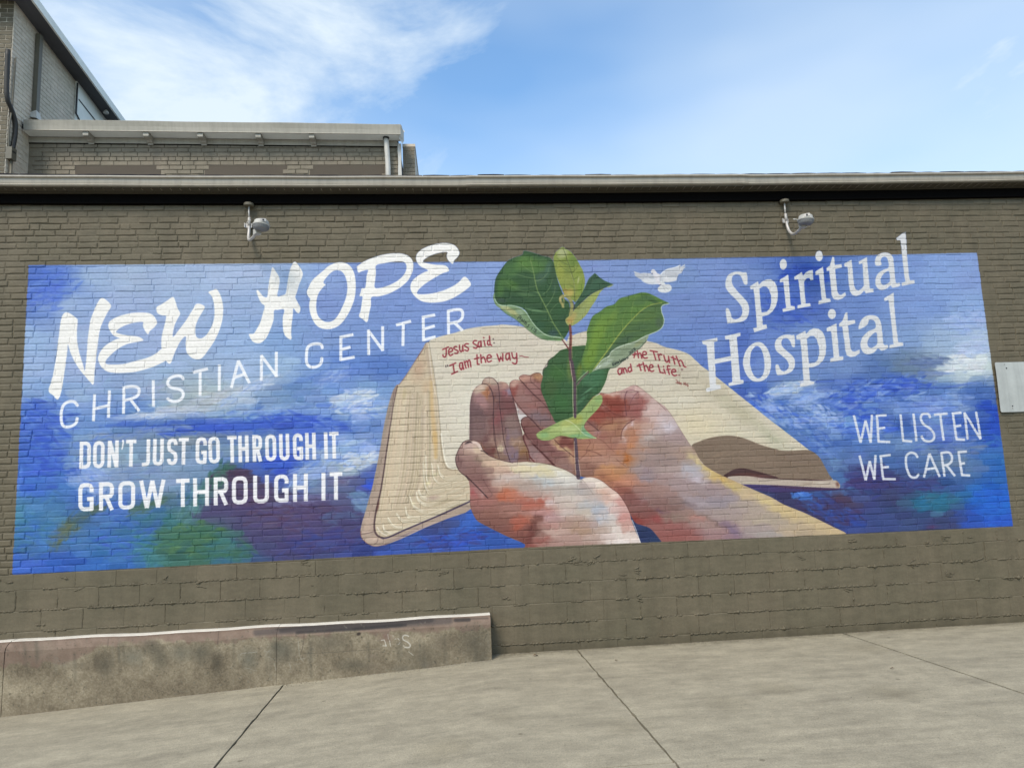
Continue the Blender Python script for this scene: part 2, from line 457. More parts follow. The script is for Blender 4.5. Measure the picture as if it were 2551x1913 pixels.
def paint_kerb():
    REG['N'] = (900, 1500, 6.1444); REG['O'] = (0, 1200, 3.45625); REG['Y'] = (640, 1200, 3.45625)
    n = (vnoise(PH, PW, 60, 31) * .5 + vnoise(PH, PW, 22, 32) * .3 + vnoise(PH, PW, 8, 33) * .2)[..., None]
    CAN[:] = np.array((108, 97, 77)) * (1 - n) + np.array((174, 164, 138)) * n
    full = np.ones((PH, PW), np.float32)
    g_ = np.random.RandomState(3)
    CAN[:] = CAN + (vnoise(PH, PW, 3, 34) - .5)[..., None] * 26 + (vnoise(PH, PW, 1.6, 35) - .5)[..., None] * 18
    # old pinkish render along the top, washed lower at the left
    top = [(-60, 1608), (0, 1600), (280, 1582), (640, 1560), (930, 1545), (1221, 1528)]
    yt = np.interp(np.arange(PW) + PX0, [p[0] for p in top], [p[1] for p in top])
    dep = np.interp(np.arange(PW) + PX0, [-60, 150, 240, 400, 640, 900, 1221], [60, 62, 30, 22, 34, 28, 38]) + (vnoise(1, PW, 30, 41)[0] - .5) * 22
    yy = np.arange(PH)[:, None] + PY0 + (vnoise(PH, PW, 12, 42) - .5) * 16
    f = np.clip((yt + dep - yy) / 9 + .5, 0, 1)[..., None] * .75
    pk = np.array((134, 112, 98)) + (vnoise(PH, PW, 14, 43)[..., None] - .5) * 20
    CAN[:] = CAN * (1 - f) + pk * f
    st = [(100, 1618, 60, 40, 0, (140, 130, 112), .4), (262, 1655, 30, 40, 0, (78, 74, 60), .6), (240, 1645, 12, 30, 0, (88, 80, 64), .6), (380, 1615, 34, 30, 10, (84, 80, 66), .6), (400, 1640, 30, 40, 0, (82, 80, 66), .5),
          (375, 1600, 22, 8, 0, (78, 66, 52), .5), (500, 1625, 40, 34, 0, (88, 86, 72), .6), (540, 1650, 18, 40, 5, (70, 66, 52), .6), (450, 1625, 36, 30, 0, (112, 112, 98), .6), (620, 1640, 30, 40, 0, (104, 106, 94), .6),
          (330, 1635, 40, 30, 0, (118, 118, 104), .6), (170, 1655, 60, 16, 0, (128, 120, 102), .5), (700, 1620, 50, 40, 0, (96, 96, 84), .6), (690, 1608, 20, 14, 0, (84, 84, 70), .6), (820, 1600, 70, 30, 0, (102, 97, 82), .5),
          (930, 1660, 40, 20, 0, (128, 116, 98), .4), (1050, 1640, 80, 50, 0, (88, 82, 66), .5), (1180, 1600, 50, 60, 0, (80, 76, 62), .6), (1100, 1600, 40, 30, 0, (98, 88, 72), .5), (960, 1588, 26, 16, 0, (134, 108, 96), .6),
          (880, 1655, 60, 20, 0, (84, 82, 68), .5), (1000, 1665, 40, 14, 0, (112, 108, 94), .5), (1060, 1655, 22, 12, 0, (122, 116, 102), .5), (1200, 1650, 26, 40, 0, (76, 72, 58), .6), (930, 1632, 24, 10, 0, (132, 120, 104), .5)]
    bl('X', st, full, .0)
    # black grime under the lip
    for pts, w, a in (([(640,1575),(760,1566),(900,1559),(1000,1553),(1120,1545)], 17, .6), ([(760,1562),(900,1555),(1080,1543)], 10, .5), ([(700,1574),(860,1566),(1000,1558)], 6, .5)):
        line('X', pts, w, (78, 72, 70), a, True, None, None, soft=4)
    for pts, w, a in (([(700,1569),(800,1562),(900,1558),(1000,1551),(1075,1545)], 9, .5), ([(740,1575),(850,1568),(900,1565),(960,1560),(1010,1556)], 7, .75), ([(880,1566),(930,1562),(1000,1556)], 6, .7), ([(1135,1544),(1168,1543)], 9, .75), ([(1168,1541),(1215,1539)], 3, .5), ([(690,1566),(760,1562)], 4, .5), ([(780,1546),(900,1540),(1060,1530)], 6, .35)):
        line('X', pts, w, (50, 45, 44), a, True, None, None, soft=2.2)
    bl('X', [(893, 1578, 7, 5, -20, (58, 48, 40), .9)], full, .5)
    for p in ([(545,1560),(542,1605)], [(270,1590),(268,1610)], [(758,1562),(756,1600),(750,1625)]):
        line('X', p, 1.0, (72, 64, 56), .8, True)
    line('X', [(748,1628),(860,1622),(950,1615)], 1.0, (88, 82, 70), .7, True)
    c = (206, 204, 192)
    for p, w in (([(405,475),(415,560)], 1.2), ([(485,500),(490,530)], 1), ([(305,580),(350,572)], 2), ([(355,575),(378,650)], 1.8), ([(330,660),(385,662)], 2), ([(375,640),(378,668)], 2.6), ([(432,585),(448,668)], 1.8), ([(515,565),(530,555)], 1.4), ([(560,550),(582,575)], 1.8), ([(595,605),(580,635),(560,640)], 1.8),
                 ([(725,515),(690,503),(650,505),(633,540),(650,575),(700,600),(745,640),(745,675),(710,690),(665,682)], 2.8), ([(640,662),(655,668)], 2), ([(725,750),(795,808)], 1.2)):
        line('N', p, w, c, .85, len(p) > 3)
    for p, w in (([(2070,1490),(2085,1475),(2140,1470),(2212,1462)], 1.8), ([(2110,1595),(2212,1625)], 1)):
        line('O', p, w, (170, 168, 154), .7, True)
    for p, w in (([(60,1455),(110,1460)], 1.2), ([(70,1490),(115,1445)], 1.2), ([(355,1370),(370,1500),(400,1540)], 2), ([(345,1530),(420,1515)], 1.5), ([(150,1560),(165,1620)], 2.2), ([(280,1560),(295,1610)], 2), ([(330,1570),(380,1560)], 1.2), ([(100,1500),(140,1530)], 1.2)):
        line('Y', p, w, (168, 168, 154), .55, True)
    r_ = np.random.RandomState(5)
    for _ in range(1400):
        x = r_.uniform(-40, 1225); y = r_.uniform(1545, 1760); d = r_.choice([-26, 22, -18])
        dab(x, y, r_.uniform(1, 5), r_.uniform(.8, 2.4), r_.uniform(0, 3), tuple(np.array((106, 103, 88)) + d), r_.uniform(.3, .7), full, .4)
    # damp streaks running down
    for _ in range(40):
        x = r_.uniform(-40, 1220); y = r_.uniform(1580, 1640)
        line('X', [(x, y), (x + 2, y + r_.uniform(20, 70))], r_.uniform(3, 9), (84, 80, 66) if r_.rand() < .6 else (122, 120, 106), .25, soft=3)
def flecks(cx, cy, rx, ry, ang, n, cols, lx, ly, a=.7, tilt=None, clip=None):
    """many small crisp touches inside an ellipse (photo pixels)"""
    R_ = np.random.RandomState(int(cx * 7 + cy)); ca, sa = math.cos(math.radians(ang)), math.sin(math.radians(ang))
    for _ in range(n):
        u, v = R_.normal(0, .5, 2)
        if u * u + v * v > 1.2: continue
        x = cx + u * rx * ca - v * ry * sa; y = cy + u * rx * sa + v * ry * ca
        c = np.array(cols[R_.randint(len(cols))]) + R_.normal(0, 5) + R_.normal(0, 2, 3)
        t = math.radians((ang if tilt is None else tilt) + R_.normal(0, 18))
        dab(x, y, lx * R_.uniform(.5, 1.5), ly * R_.uniform(.6, 1.3), t, c, a * R_.uniform(.5, 1.1), clip, .7)


bl_ = bl
def paint_background():
    rows = {
     690: [(90,70,110,215),(130,80,120,220),(180,110,145,225),(230,155,180,225),(320,160,180,220),(450,160,182,225),(560,165,185,228),(640,165,185,228),(700,160,185,232),(760,145,175,230),(800,135,160,225),(900,125,150,220),(1000,125,150,220),(1150,130,155,220),(1220,135,160,225),(1450,128,150,215),(1540,125,150,215),(1700,120,148,212),(1780,125,150,220),(1860,118,145,215),(1920,100,130,212),(1960,70,105,205),(2010,52,90,192),(2060,48,86,192),(2085,105,138,212),(2150,120,150,220),(2250,125,155,225),(2340,135,165,230),(2420,135,160,225)],
     760: [(70,95,130,215),(115,105,138,220),(170,150,175,225),(300,155,175,225),(500,155,178,225),(650,150,175,225),(720,130,160,225),(800,125,150,220),(1000,120,148,220),(1150,125,150,220),(1450,125,150,215),(1560,118,145,212),(1700,115,140,210),(1800,118,143,215),(1900,95,125,210),(1930,60,95,200),(1975,60,95,198),(2030,80,110,205),(2100,110,140,215),(2300,125,155,225),(2420,140,170,230)],
     850: [(70,150,180,230),(200,158,178,225),(400,155,175,225),(600,150,178,230),(700,130,165,225),(800,125,155,220),(900,120,150,220),(1020,120,150,220),(1450,115,140,210),(1650,110,140,212),(1760,112,140,215),(1850,80,110,205),(1900,105,135,215),(2000,115,145,215),(2150,120,150,215),(2250,130,160,220),(2350,155,180,222),(2430,172,192,226)],
     915: [(65,155,180,230),(200,155,175,225),(400,155,180,225),(600,160,185,230),(700,150,180,225),(800,120,155,225),(850,90,130,220),(950,85,125,215),(1750,95,125,210),(1820,85,115,208),(1900,110,140,215),(2100,115,145,212),(2200,85,120,195),(2250,105,130,172),(2300,112,132,168),(2345,175,193,208),(2400,204,215,220),(2440,204,215,220)],
     980: [(60,140,170,225),(100,130,165,225),(200,150,175,225),(350,150,170,215),(430,160,175,198),(500,172,186,196),(560,168,186,205),(620,170,190,225),(700,120,150,200),(760,100,140,210),(850,110,150,225),(920,130,165,225),(1880,60,95,200),(1950,105,138,205),(2000,128,155,212),(2100,70,105,200),(2180,60,95,195),(2260,70,110,205),(2350,90,130,210),(2440,70,110,200)],
     1020: [(60,90,130,220),(100,80,120,215),(160,110,150,225),(250,120,155,225),(320,100,140,220),(400,150,180,215),(460,150,170,192),(520,150,175,205),(600,125,160,220),(700,130,165,225),(800,150,180,228),(880,170,195,235),(1950,90,125,205),(2050,80,120,200),(2150,110,145,215),(2240,118,152,218),(2330,90,130,210),(2400,108,140,210),(2450,60,100,200)],
     1060: [(55,65,110,220),(150,95,135,220),(250,110,150,225),(340,75,115,215),(420,70,110,210),(520,60,105,215),(600,60,105,215),(680,55,95,210),(760,60,100,220),(820,80,120,220),(880,90,130,215),(2000,80,120,205),(2060,120,152,215),(2150,95,135,210),(2250,68,108,200),(2330,110,142,212),(2400,48,92,200),(2460,32,72,192)],
     1100: [(55,60,105,215),(120,80,125,220),(210,130,160,210),(300,125,150,182),(400,125,150,180),(480,130,150,176),(560,130,155,185),(640,110,140,190),(700,75,110,215),(760,90,130,220),(850,150,180,230),(1960,90,130,200),(2050,60,100,195),(2120,80,120,205),(2250,108,142,205),(2350,100,135,210),(2440,60,105,200),(2480,48,108,200)],
     1160: [(50,50,100,215),(120,60,110,215),(200,120,155,205),(300,140,165,196),(400,125,155,190),(470,125,155,200),(530,75,120,190),(600,70,105,205),(690,55,95,215),(760,110,145,225),(830,160,180,210),(870,170,190,210),(2080,98,132,192),(2150,88,118,190),(2250,70,105,185),(2350,108,132,172),(2420,85,125,190),(2490,30,108,200)],
     1200: [(48,90,140,235),(70,45,100,215),(150,60,115,210),(220,150,175,225),(300,140,165,215),(420,130,155,200),(500,115,150,200),(545,75,120,140),(620,80,80,140),(690,65,88,185),(780,130,160,190),(830,110,115,168),(880,72,75,150),(925,60,90,205),(2100,78,118,190),(2130,60,80,150),(2170,60,55,112),(2250,62,68,130),(2350,55,90,170),(2450,45,98,190),(2510,20,90,200)],
     1250: [(45,70,130,190),(100,60,120,190),(200,60,110,210),(300,70,110,215),(380,80,120,210),(430,66,108,130),(480,70,112,190),(540,72,118,125),(600,75,65,112),(680,80,75,120),(780,80,80,140),(860,88,100,152),(915,92,128,185),(1900,58,62,122),(1960,60,55,115),(2000,52,45,92),(2040,60,92,178),(2090,85,58,92),(2150,60,65,140),(2240,60,62,122),(2300,50,98,152),(2340,48,118,160),(2420,30,105,210),(2500,30,100,220)],
     1300: [(42,60,130,170),(120,70,130,190),(190,72,112,150),(250,65,115,200),(330,60,110,190),(400,50,120,135),(450,72,130,142),(520,75,120,130),(560,62,118,112),(620,80,75,120),(720,75,65,120),(800,80,75,130),(870,70,60,110),(900,72,88,150),(1100,62,72,145),(1180,48,98,212),(1240,46,88,195),(2050,50,60,140),(2110,55,75,170),(2200,60,75,150),(2280,60,75,140),(2350,60,66,130),(2420,40,80,200),(2500,35,90,225)],
     1350: [(40,60,120,180),(110,68,115,140),(200,60,118,200),(300,60,115,195),(350,60,130,150),(420,65,120,102),(500,60,115,92),(545,55,118,130),(600,60,100,130),(650,66,62,122),(750,70,60,115),(850,65,70,150),(920,46,60,150),(1060,55,90,190),(1130,50,85,200),(1190,45,95,205),(1240,45,85,190),(1600,36,52,108)],
     1405: [(35,50,100,220),(150,45,95,215),(250,45,108,215),(330,45,105,205),(380,60,130,150),(430,60,115,110),(500,60,115,102),(560,50,110,150),(620,60,90,150),(700,60,70,140),(800,50,65,140),(900,45,70,160),(960,50,90,200),(1000,40,80,190),(1100,50,85,190)],
    }
    pts = np.array([(x, y) for y, l in rows.items() for (x, *_) in l], np.float32)
    cols = np.array([c for l in rows.values() for (_, *c) in l], np.float32)
    st = 6
    gy = np.arange(0, PH, st); gx = np.arange(0, PW, st)
    Y, X = np.meshgrid(gy + PY0, gx + PX0, indexing='ij')
    calm = np.clip((Y - 900) / 140, .35, 1)
    wx = ((vnoise(len(gy), len(gx), 9, 1) - .5) * 50 + (vnoise(len(gy), len(gx), 3.5, 2) - .5) * 40) * calm
    wy = ((vnoise(len(gy), len(gx), 8, 3) - .5) * 34 + (vnoise(len(gy), len(gx), 3, 4) - .5) * 24) * calm
    Xw = X + wx; Yw = Y + wy
    num = np.zeros(Y.shape + (3,), np.float32); den = np.zeros(Y.shape, np.float32)
    for (px, py), c in zip(pts, cols):
        w = 1 / ((((Xw - px) / 1.3) ** 2 + ((Yw - py) * 1.15) ** 2) + 60) ** 1.8
        num += w[..., None] * c; den += w
    low = num / den[..., None]
    yy = np.clip(np.arange(PH) / st, 0, len(gy) - 1.001); xx = np.clip(np.arange(PW) / st, 0, len(gx) - 1.001)
    yi = yy.astype(int); xi = xx.astype(int); fy = (yy - yi)[:, None, None]; fx = (xx - xi)[None, :, None]
    CAN[:] = ((low[yi][:, xi] * (1 - fx) + low[yi][:, xi + 1] * fx) * (1 - fy) + (low[yi + 1][:, xi] * (1 - fx) + low[yi + 1][:, xi + 1] * fx) * fy)
    full = np.ones((PH, PW), np.float32)
    CAN[:] = CAN * .90 + CAN.mean(-1, keepdims=True) * .10 + np.array((0, 3, -4), np.float32)
    scrub(full, 3600, 18, 5, -6, 24, 12, 3.0, .5, (20, 640, 2540, 1440), .6)
    scrub(full, 2600, 18, 5, -10, 26, 18, 6, .6, (30, 940, 1000, 1440), .6)
    # named cloud and colour passages
    X_ = lambda l, s=.1: bl('X', l, full, s)
    X_([(2395, 905, 58, 22, -4, (212, 222, 225), .8), (2372, 918, 40, 16, 0, (205, 216, 222), .7), (2430, 880, 40, 12, -5, (190, 206, 222), .6),
        (2295, 905, 60, 16, -3, (108, 128, 165), .6), (2445, 700, 20, 30, 0, (140, 168, 230), .4),
        (1960, 965, 60, 14, -12, (165, 188, 215), .6), (1945, 955, 24, 9, -10, (185, 202, 218), .6), (2030, 970, 22, 10, -6, (150, 175, 220), .5),
        (2040, 1030, 26, 12, 10, (140, 170, 220), .6), (2068, 1046, 18, 8, 20, (165, 190, 228), .6), (2140, 960, 40, 9, -5, (120, 150, 215), .5),
        (2230, 955, 30, 8, 5, (115, 148, 218), .5), (2338, 1012, 18, 6, 0, (165, 188, 222), .8), (2224, 1014, 14, 7, 10, (150, 178, 222), .7),
        (2330, 1005, 24, 7, 0, (120, 152, 215), .6), (2250, 1125, 60, 14, 0, (92, 125, 190), .4)])
    X_([(880, 985, 24, 12, -20, (195, 212, 232), .7), (905, 1000, 30, 9, -10, (205, 220, 238), .7), (868, 1006, 20, 8, 0, (190, 210, 235), .6),
        (830, 925, 40, 10, -25, (150, 180, 228), .5), (900, 1115, 26, 9, -10, (160, 185, 220), .6), (878, 1140, 30, 14, -12, (178, 195, 208), .8),
        (905, 1150, 26, 12, -15, (190, 205, 215), .7), (862, 1105, 24, 7, -8, (172, 192, 210), .6), (915, 1160, 16, 8, 0, (200, 212, 222), .6)])
    X_([(510, 1004, 60, 13, -12, (172, 184, 192), .8), (560, 990, 44, 10, -18, (180, 192, 198), .7), (470, 1018, 50, 8, -8, (158, 178, 205), .6),
        (380, 1034, 70, 7, -6, (175, 198, 232), .55), (640, 950, 50, 12, -35, (175, 192, 215), .5), (300, 1045, 60, 5, -8, (150, 178, 228), .6),
        (470, 1052, 150, 8, -3, (55, 95, 205), .6), (700, 1052, 60, 9, 3, (52, 92, 215), .6), (590, 1070, 90, 8, -6, (65, 105, 200), .4),
        (345, 1088, 70, 9, -10, (138, 158, 178), .5), (520, 1085, 120, 10, -4, (140, 158, 175), .5)])
    # teal, green and violet passages low left
    X_([(165, 1310, 10, 40, 52, (95, 115, 85), .75), (128, 1348, 9, 30, 35, (95, 108, 85), .7), (215, 1275, 28, 9, -15, (70, 100, 95), .8),
        (350, 1262, 36, 10, -22, (72, 115, 105), .7), (400, 1255, 20, 6, -5, (70, 112, 100), .6), (135, 1320, 10, 16, 30, (110, 140, 215), .6),
        (150, 1372, 18, 10, 10, (105, 130, 225), .6), (180, 1345, 16, 9, -20, (80, 115, 220), .5), (80, 1290, 30, 26, 0, (62, 125, 185), .4)])
    X_([(545, 1170, 8, 34, 62, (66, 112, 105), .8), (520, 1190, 9, 26, 55, (70, 118, 115), .7), (500, 1222, 14, 36, 35, (72, 125, 110), .75),
        (478, 1262, 12, 34, 35, (80, 130, 140), .7), (455, 1270, 10, 40, 25, (120, 160, 175), .6), (440, 1330, 26, 34, 20, (64, 120, 115), .55),
        (455, 1345, 22, 22, 0, (70, 118, 88), .7), (520, 1345, 40, 22, 12, (62, 112, 85), .75), (560, 1375, 46, 12, 0, (62, 112, 88), .7),
        (420, 1385, 36, 18, 0, (60, 112, 100), .6), (392, 1300, 14, 22, 30, (70, 105, 215), .6), (380, 1312, 10, 18, 30, (60, 95, 215), .6),
        (510, 1310, 26, 10, 10, (70, 135, 130), .6)])
    fill('D', [(1290, 300), (1345, 340), (1385, 375), (1330, 410), (1160, 430), (1120, 480), (1080, 520), (1100, 420), (1190, 365), (1240, 330)], (82, 62, 92), soft=2, a=.92)
    fill('D', [(1120, 440), (1400, 400), (1640, 470), (1640, 620), (1500, 700), (1000, 740), (900, 760), (1000, 660), (1080, 600)], (78, 66, 105), soft=5, a=.8)
    fill('X', [(470, 1292), (520, 1262), (600, 1250), (700, 1258), (860, 1235), (900, 1270), (895, 1330), (800, 1370), (690, 1395), (620, 1360), (560, 1315)], (80, 72, 122), soft=9, a=.75)
    X_([(640, 1275, 60, 12, -3, (98, 78, 108), .6), (760, 1250, 60, 9, -6, (98, 100, 150), .6), (720, 1262, 50, 8, -5, (95, 92, 140), .6),
        (700, 1310, 70, 9, 0, (68, 55, 100), .5), (870, 1275, 26, 9, 5, (78, 55, 100), .7), (800, 1300, 40, 9, -5, (70, 90, 130), .5),
        (828, 1312, 22, 6, -30, (95, 120, 160), .5), (740, 1345, 90, 10, -3, (66, 66, 128), .5), (820, 1385, 90, 14, -4, (56, 66, 150), .6),
        (870, 1190, 30, 8, -4, (92, 82, 140), .7), (920, 1175, 10, 8, 0, (80, 78, 140), .5), (925, 1210, 16, 12, 20, (45, 82, 215), .8),
        (900, 1235, 26, 14, 25, (105, 135, 178), .8), (890, 1262, 26, 10, 20, (110, 138, 172), .6), (850, 1200, 16, 6, 0, (112, 70, 100), .6)])
    X_([(700, 1170, 40, 12, -20, (52, 92, 220), .6), (670, 1195, 30, 10, -5, (60, 100, 225), .6), (730, 1185, 30, 9, -25, (105, 135, 200), .5),
        (760, 1205, 26, 8, -30, (140, 165, 200), .6), (800, 1170, 30, 8, -10, (135, 160, 190), .5), (690, 1225, 20, 7, -30, (62, 92, 190), .6)])
    X_([(100, 1170, 40, 14, -20, (58, 105, 215), .5), (75, 1215, 14, 20, 0, (50, 100, 215), .7), (52, 1185, 7, 26, 0, (110, 155, 235), .8),
        (120, 1130, 40, 12, -5, (80, 125, 222), .5), (170, 1140, 36, 12, 20, (140, 170, 225), .6), (200, 1175, 24, 14, 0, (150, 175, 225), .5),
        (240, 1205, 40, 9, 8, (155, 178, 225), .6)])
    # right foot of the picture
    X_([(2135, 1185, 30, 22, 20, (62, 62, 120), .8), (2180, 1205, 40, 22, 0, (66, 54, 105), .8), (2120, 1150, 18, 12, 30, (75, 110, 175), .5),
        (2290, 1248, 60, 16, -4, (50, 110, 140), .7), (2335, 1255, 36, 14, -4, (42, 122, 165), .6), (2330, 1236, 26, 10, 0, (42, 108, 130), .6),
        (2255, 1222, 40, 14, 0, (66, 66, 125), .6), (2300, 1200, 36, 10, 0, (66, 62, 118), .7), (2325, 1312, 26, 7, -3, (98, 62, 112), .8),
        (1998, 1232, 22, 12, 0, (62, 112, 205), .85), (1984, 1236, 12, 8, 0, (78, 125, 205), .6), (2082, 1254, 7, 18, 15, (100, 52, 62), .8),
        (2008, 1272, 22, 9, 25, (60, 42, 72), .8), (2040, 1290, 30, 8, 28, (62, 45, 82), .8), (2060, 1262, 26, 12, 0, (62, 88, 170), .6),
        (1955, 1222, 26, 9, 10, (75, 48, 78), .6), (2130, 1232, 30, 9, 0, (70, 66, 135), .6)])
    X_([(2470, 1180, 40, 60, 0, (28, 105, 210), .35), (2440, 1010, 30, 12, 0, (32, 72, 200), .5)])
    for pts, w, c, a in (([(470,1030),(560,1012),(640,978),(720,925)], 16, (176,192,212), .5), ([(430,1010),(520,998),(600,970),(680,930)], 10, (186,198,200), .55), ([(340,1046),(450,1034),(560,1032),(700,1015)], 7, (178,200,236), .55),
                         ([(250,1062),(330,1056),(430,1060),(560,1056),(700,1052)], 9, (56,100,206), .5), ([(330,1068),(480,1066),(620,1060)], 5, (120,145,200), .5), ([(720,960),(800,930),(880,880)], 9, (96,136,216), .5),
                         ([(790,1010),(850,1012),(930,1040)], 7, (66,110,218), .6), ([(690,1100),(780,1110),(860,1100)], 9, (78,116,222), .5), ([(760,990),(830,985),(900,1000)], 8, (168,192,228), .5),
                         ([(2060,1010),(2130,1018),(2220,1005)], 8, (74,112,205), .5), ([(1900,1015),(1990,1010),(2060,1030)], 6, (150,176,220), .4), ([(2290,925),(2370,930),(2450,922)], 7, (98,130,208), .6),
                         ([(2240,960),(2350,965),(2440,950)], 8, (72,106,205), .6), ([(2200,935),(2260,940)], 7, (58,92,198), .6), ([(2000,952),(2080,948),(2150,940)], 6, (54,86,192), .6)):
        line('X', pts, w, c, a, True, full, w * .4, soft=2.5)
    # brush work over the passages
    scrub(full, 1600, 12, 3.6, -8, 24, 8, 4.5, .45, (30, 930, 1000, 1440), .7)
    scrub(full, 900, 11, 3.6, -20, 26, 9, 5, .5, (1850, 880, 2530, 1330), .7)
    brick_touch(full, (20, 640, 2540, 950), 14, 7, 3, .5)
    brick_touch(full, (20, 950, 2540, 1440), 14, 6, 6, .55)
    F_ = flecks
    wc = [(190, 205, 222), (205, 214, 222), (172, 194, 226), (150, 178, 226)]; gc = [(176, 186, 190), (160, 176, 196), (188, 198, 202)]
    mc = [(140, 168, 224), (112, 148, 222), (160, 184, 226)]; dc = [(52, 92, 208), (64, 106, 216), (44, 82, 196)]
    F_(520, 996, 90, 15, -16, 120, gc + wc[:1], 22, 4, .6); F_(620, 972, 80, 14, -26, 90, wc, 18, 3.5, .5); F_(400, 1030, 110, 9, -5, 90, wc, 24, 3, .5)
    F_(885, 992, 60, 22, -12, 150, wc, 13, 3.6, .75); F_(900, 1018, 60, 14, -5, 90, wc[:2] + mc, 12, 3.4, .7); F_(830, 940, 60, 16, -22, 80, mc, 14, 4, .5)
    F_(905, 1112, 40, 18, -8, 70, wc[2:] + mc, 12, 4, .6); F_(890, 1146, 52, 20, -10, 170, wc + gc[:1], 11, 3.6, .8); F_(850, 1098, 30, 9, 0, 40, mc, 12, 3, .6)
    F_(560, 1062, 230, 14, -4, 200, dc, 24, 4, .5); F_(300, 1085, 160, 14, -8, 120, [(120, 150, 196), (140, 162, 190), (96, 132, 214)], 22, 4, .45); F_(760, 1050, 110, 18, 6, 120, dc + mc[1:2], 18, 4, .55)
    F_(110, 1050, 70, 60, 10, 120, dc + mc[1:2], 18, 5, .45); F_(120, 1150, 80, 60, 0, 140, dc + [(86, 132, 224)], 16, 5, .5); F_(215, 1190, 60, 36, 10, 110, mc + [(150, 176, 220)], 16, 4.5, .6)
    F_(330, 1180, 100, 26, -6, 120, [(134, 158, 200), (148, 170, 200), (116, 148, 196)], 18, 4.5, .5); F_(770, 1180, 90, 30, -28, 160, mc + [(150, 172, 206)], 16, 4, .6); F_(700, 1150, 60, 20, -10, 90, dc, 16, 4, .6)
    # the green and violet headland
    F_(545, 1185, 22, 50, 40, 90, [(64, 112, 104), (56, 104, 96), (78, 126, 112)], 12, 4, .7, -50); F_(480, 1262, 26, 60, 30, 110, [(84, 138, 140), (110, 156, 166), (70, 120, 110)], 13, 4, .6, -60)
    F_(470, 1345, 90, 42, -6, 240, [(60, 112, 88), (70, 124, 96), (56, 106, 100), (82, 128, 84)], 16, 5, .7); F_(560, 1370, 70, 26, 0, 120, [(64, 116, 92), (58, 118, 128)], 16, 5, .6)
    F_(165, 1320, 22, 70, 42, 90, [(96, 112, 92), (84, 112, 104), (110, 116, 84)], 14, 4, .55, -45); F_(230, 1272, 40, 12, -20, 40, [(84, 108, 96)], 14, 4, .6); F_(370, 1258, 50, 14, -24, 50, [(76, 116, 104), (84, 118, 96)], 14, 4, .6)
    F_(620, 1240, 70, 40, 10, 170, [(84, 66, 98), (92, 76, 112), (74, 62, 104)], 16, 5, .65); F_(720, 1275, 130, 44, -3, 320, [(88, 76, 116), (80, 72, 126), (98, 86, 128), (90, 66, 100)], 18, 5, .6)
    F_(800, 1350, 120, 34, -6, 190, [(66, 66, 132), (60, 74, 150), (78, 66, 122)], 18, 5, .55); F_(760, 1245, 80, 12, -6, 90, [(106, 104, 150), (118, 116, 160)], 16, 3.5, .5); F_(600, 1185, 44, 18, 0, 80, [(70, 56, 86), (84, 62, 92)], 12, 4, .8)
    F_(905, 1250, 34, 24, 20, 90, [(112, 142, 182), (128, 156, 192), (96, 122, 176)], 12, 4, .7); F_(930, 1210, 22, 14, 10, 40, [(44, 84, 218)], 12, 4, .7); F_(850, 1285, 50, 16, 0, 60, [(74, 84, 134), (88, 104, 148)], 14, 4, .5)
    F_(1130, 1345, 110, 20, -8, 130, [(50, 84, 196), (58, 72, 150), (44, 96, 216), (66, 62, 128)], 16, 4, .6); F_(980, 1395, 120, 14, -4, 90, [(44, 62, 150), (52, 88, 196), (40, 48, 104)], 16, 4, .55)
    F_(300, 1340, 80, 60, 0, 120, [(58, 112, 196), (66, 104, 214), (54, 122, 176)], 16, 5, .45); F_(90, 1330, 60, 60, 0, 110, [(60, 124, 178), (70, 130, 196), (52, 104, 206)], 16, 5, .5)
    # right-hand sky and sea
    F_(2405, 903, 52, 24, -4, 220, [(206, 216, 222), (214, 222, 224), (196, 208, 220)], 14, 4, .8); F_(2425, 868, 46, 20, -6, 110, [(168, 188, 224), (182, 200, 228)], 14, 4, .6); F_(2310, 902, 56, 16, -4, 110, [(112, 134, 172), (98, 124, 176), (120, 144, 184)], 14, 4, .6)
    F_(2410, 800, 60, 40, 0, 120, [(150, 176, 226), (166, 188, 228)], 16, 4.5, .45); F_(1965, 968, 60, 14, -14, 150, wc[1:] + [(176, 194, 214)], 11, 3.4, .75); F_(2050, 1040, 60, 26, 20, 150, wc[2:] + mc, 10, 4, .75)
    F_(1930, 1020, 70, 26, 30, 160, mc + dc[1:2] + wc[2:3], 10, 4, .6); F_(2020, 990, 60, 20, -10, 110, mc + wc[2:3], 11, 3.6, .6); F_(2140, 985, 90, 34, -10, 200, dc + mc, 13, 4.2, .55); F_(2230, 960, 90, 24, -6, 140, dc + mc[:2], 14, 4, .55)
    F_(2330, 1008, 90, 30, -4, 190, mc + [(126, 156, 214), (96, 132, 214)], 14, 4.5, .6); F_(2160, 1060, 80, 40, 0, 170, dc + mc[:2], 13, 4.4, .55); F_(2040, 1105, 60, 30, 30, 110, [(96, 134, 200), (120, 154, 210), (74, 112, 200)], 11, 4, .6)
    F_(2350, 1080, 90, 50, 0, 150, [(92, 124, 204), (120, 146, 206), (70, 106, 204)], 15, 4.5, .45); F_(2480, 1050, 34, 60, 0, 110, [(34, 74, 196), (44, 92, 206)], 14, 5, .6); F_(2370, 1120, 80, 14, -4, 80, [(112, 138, 172), (96, 126, 186)], 16, 4, .6)
    F_(2170, 1200, 70, 34, 0, 190, [(64, 58, 112), (74, 66, 124), (56, 66, 140)], 14, 4.5, .65); F_(2290, 1205, 60, 20, 0, 110, [(66, 64, 122), (60, 80, 150)], 14, 4, .6); F_(2330, 1252, 60, 22, -3, 130, [(44, 116, 150), (40, 122, 166), (56, 110, 140)], 14, 4.5, .65)
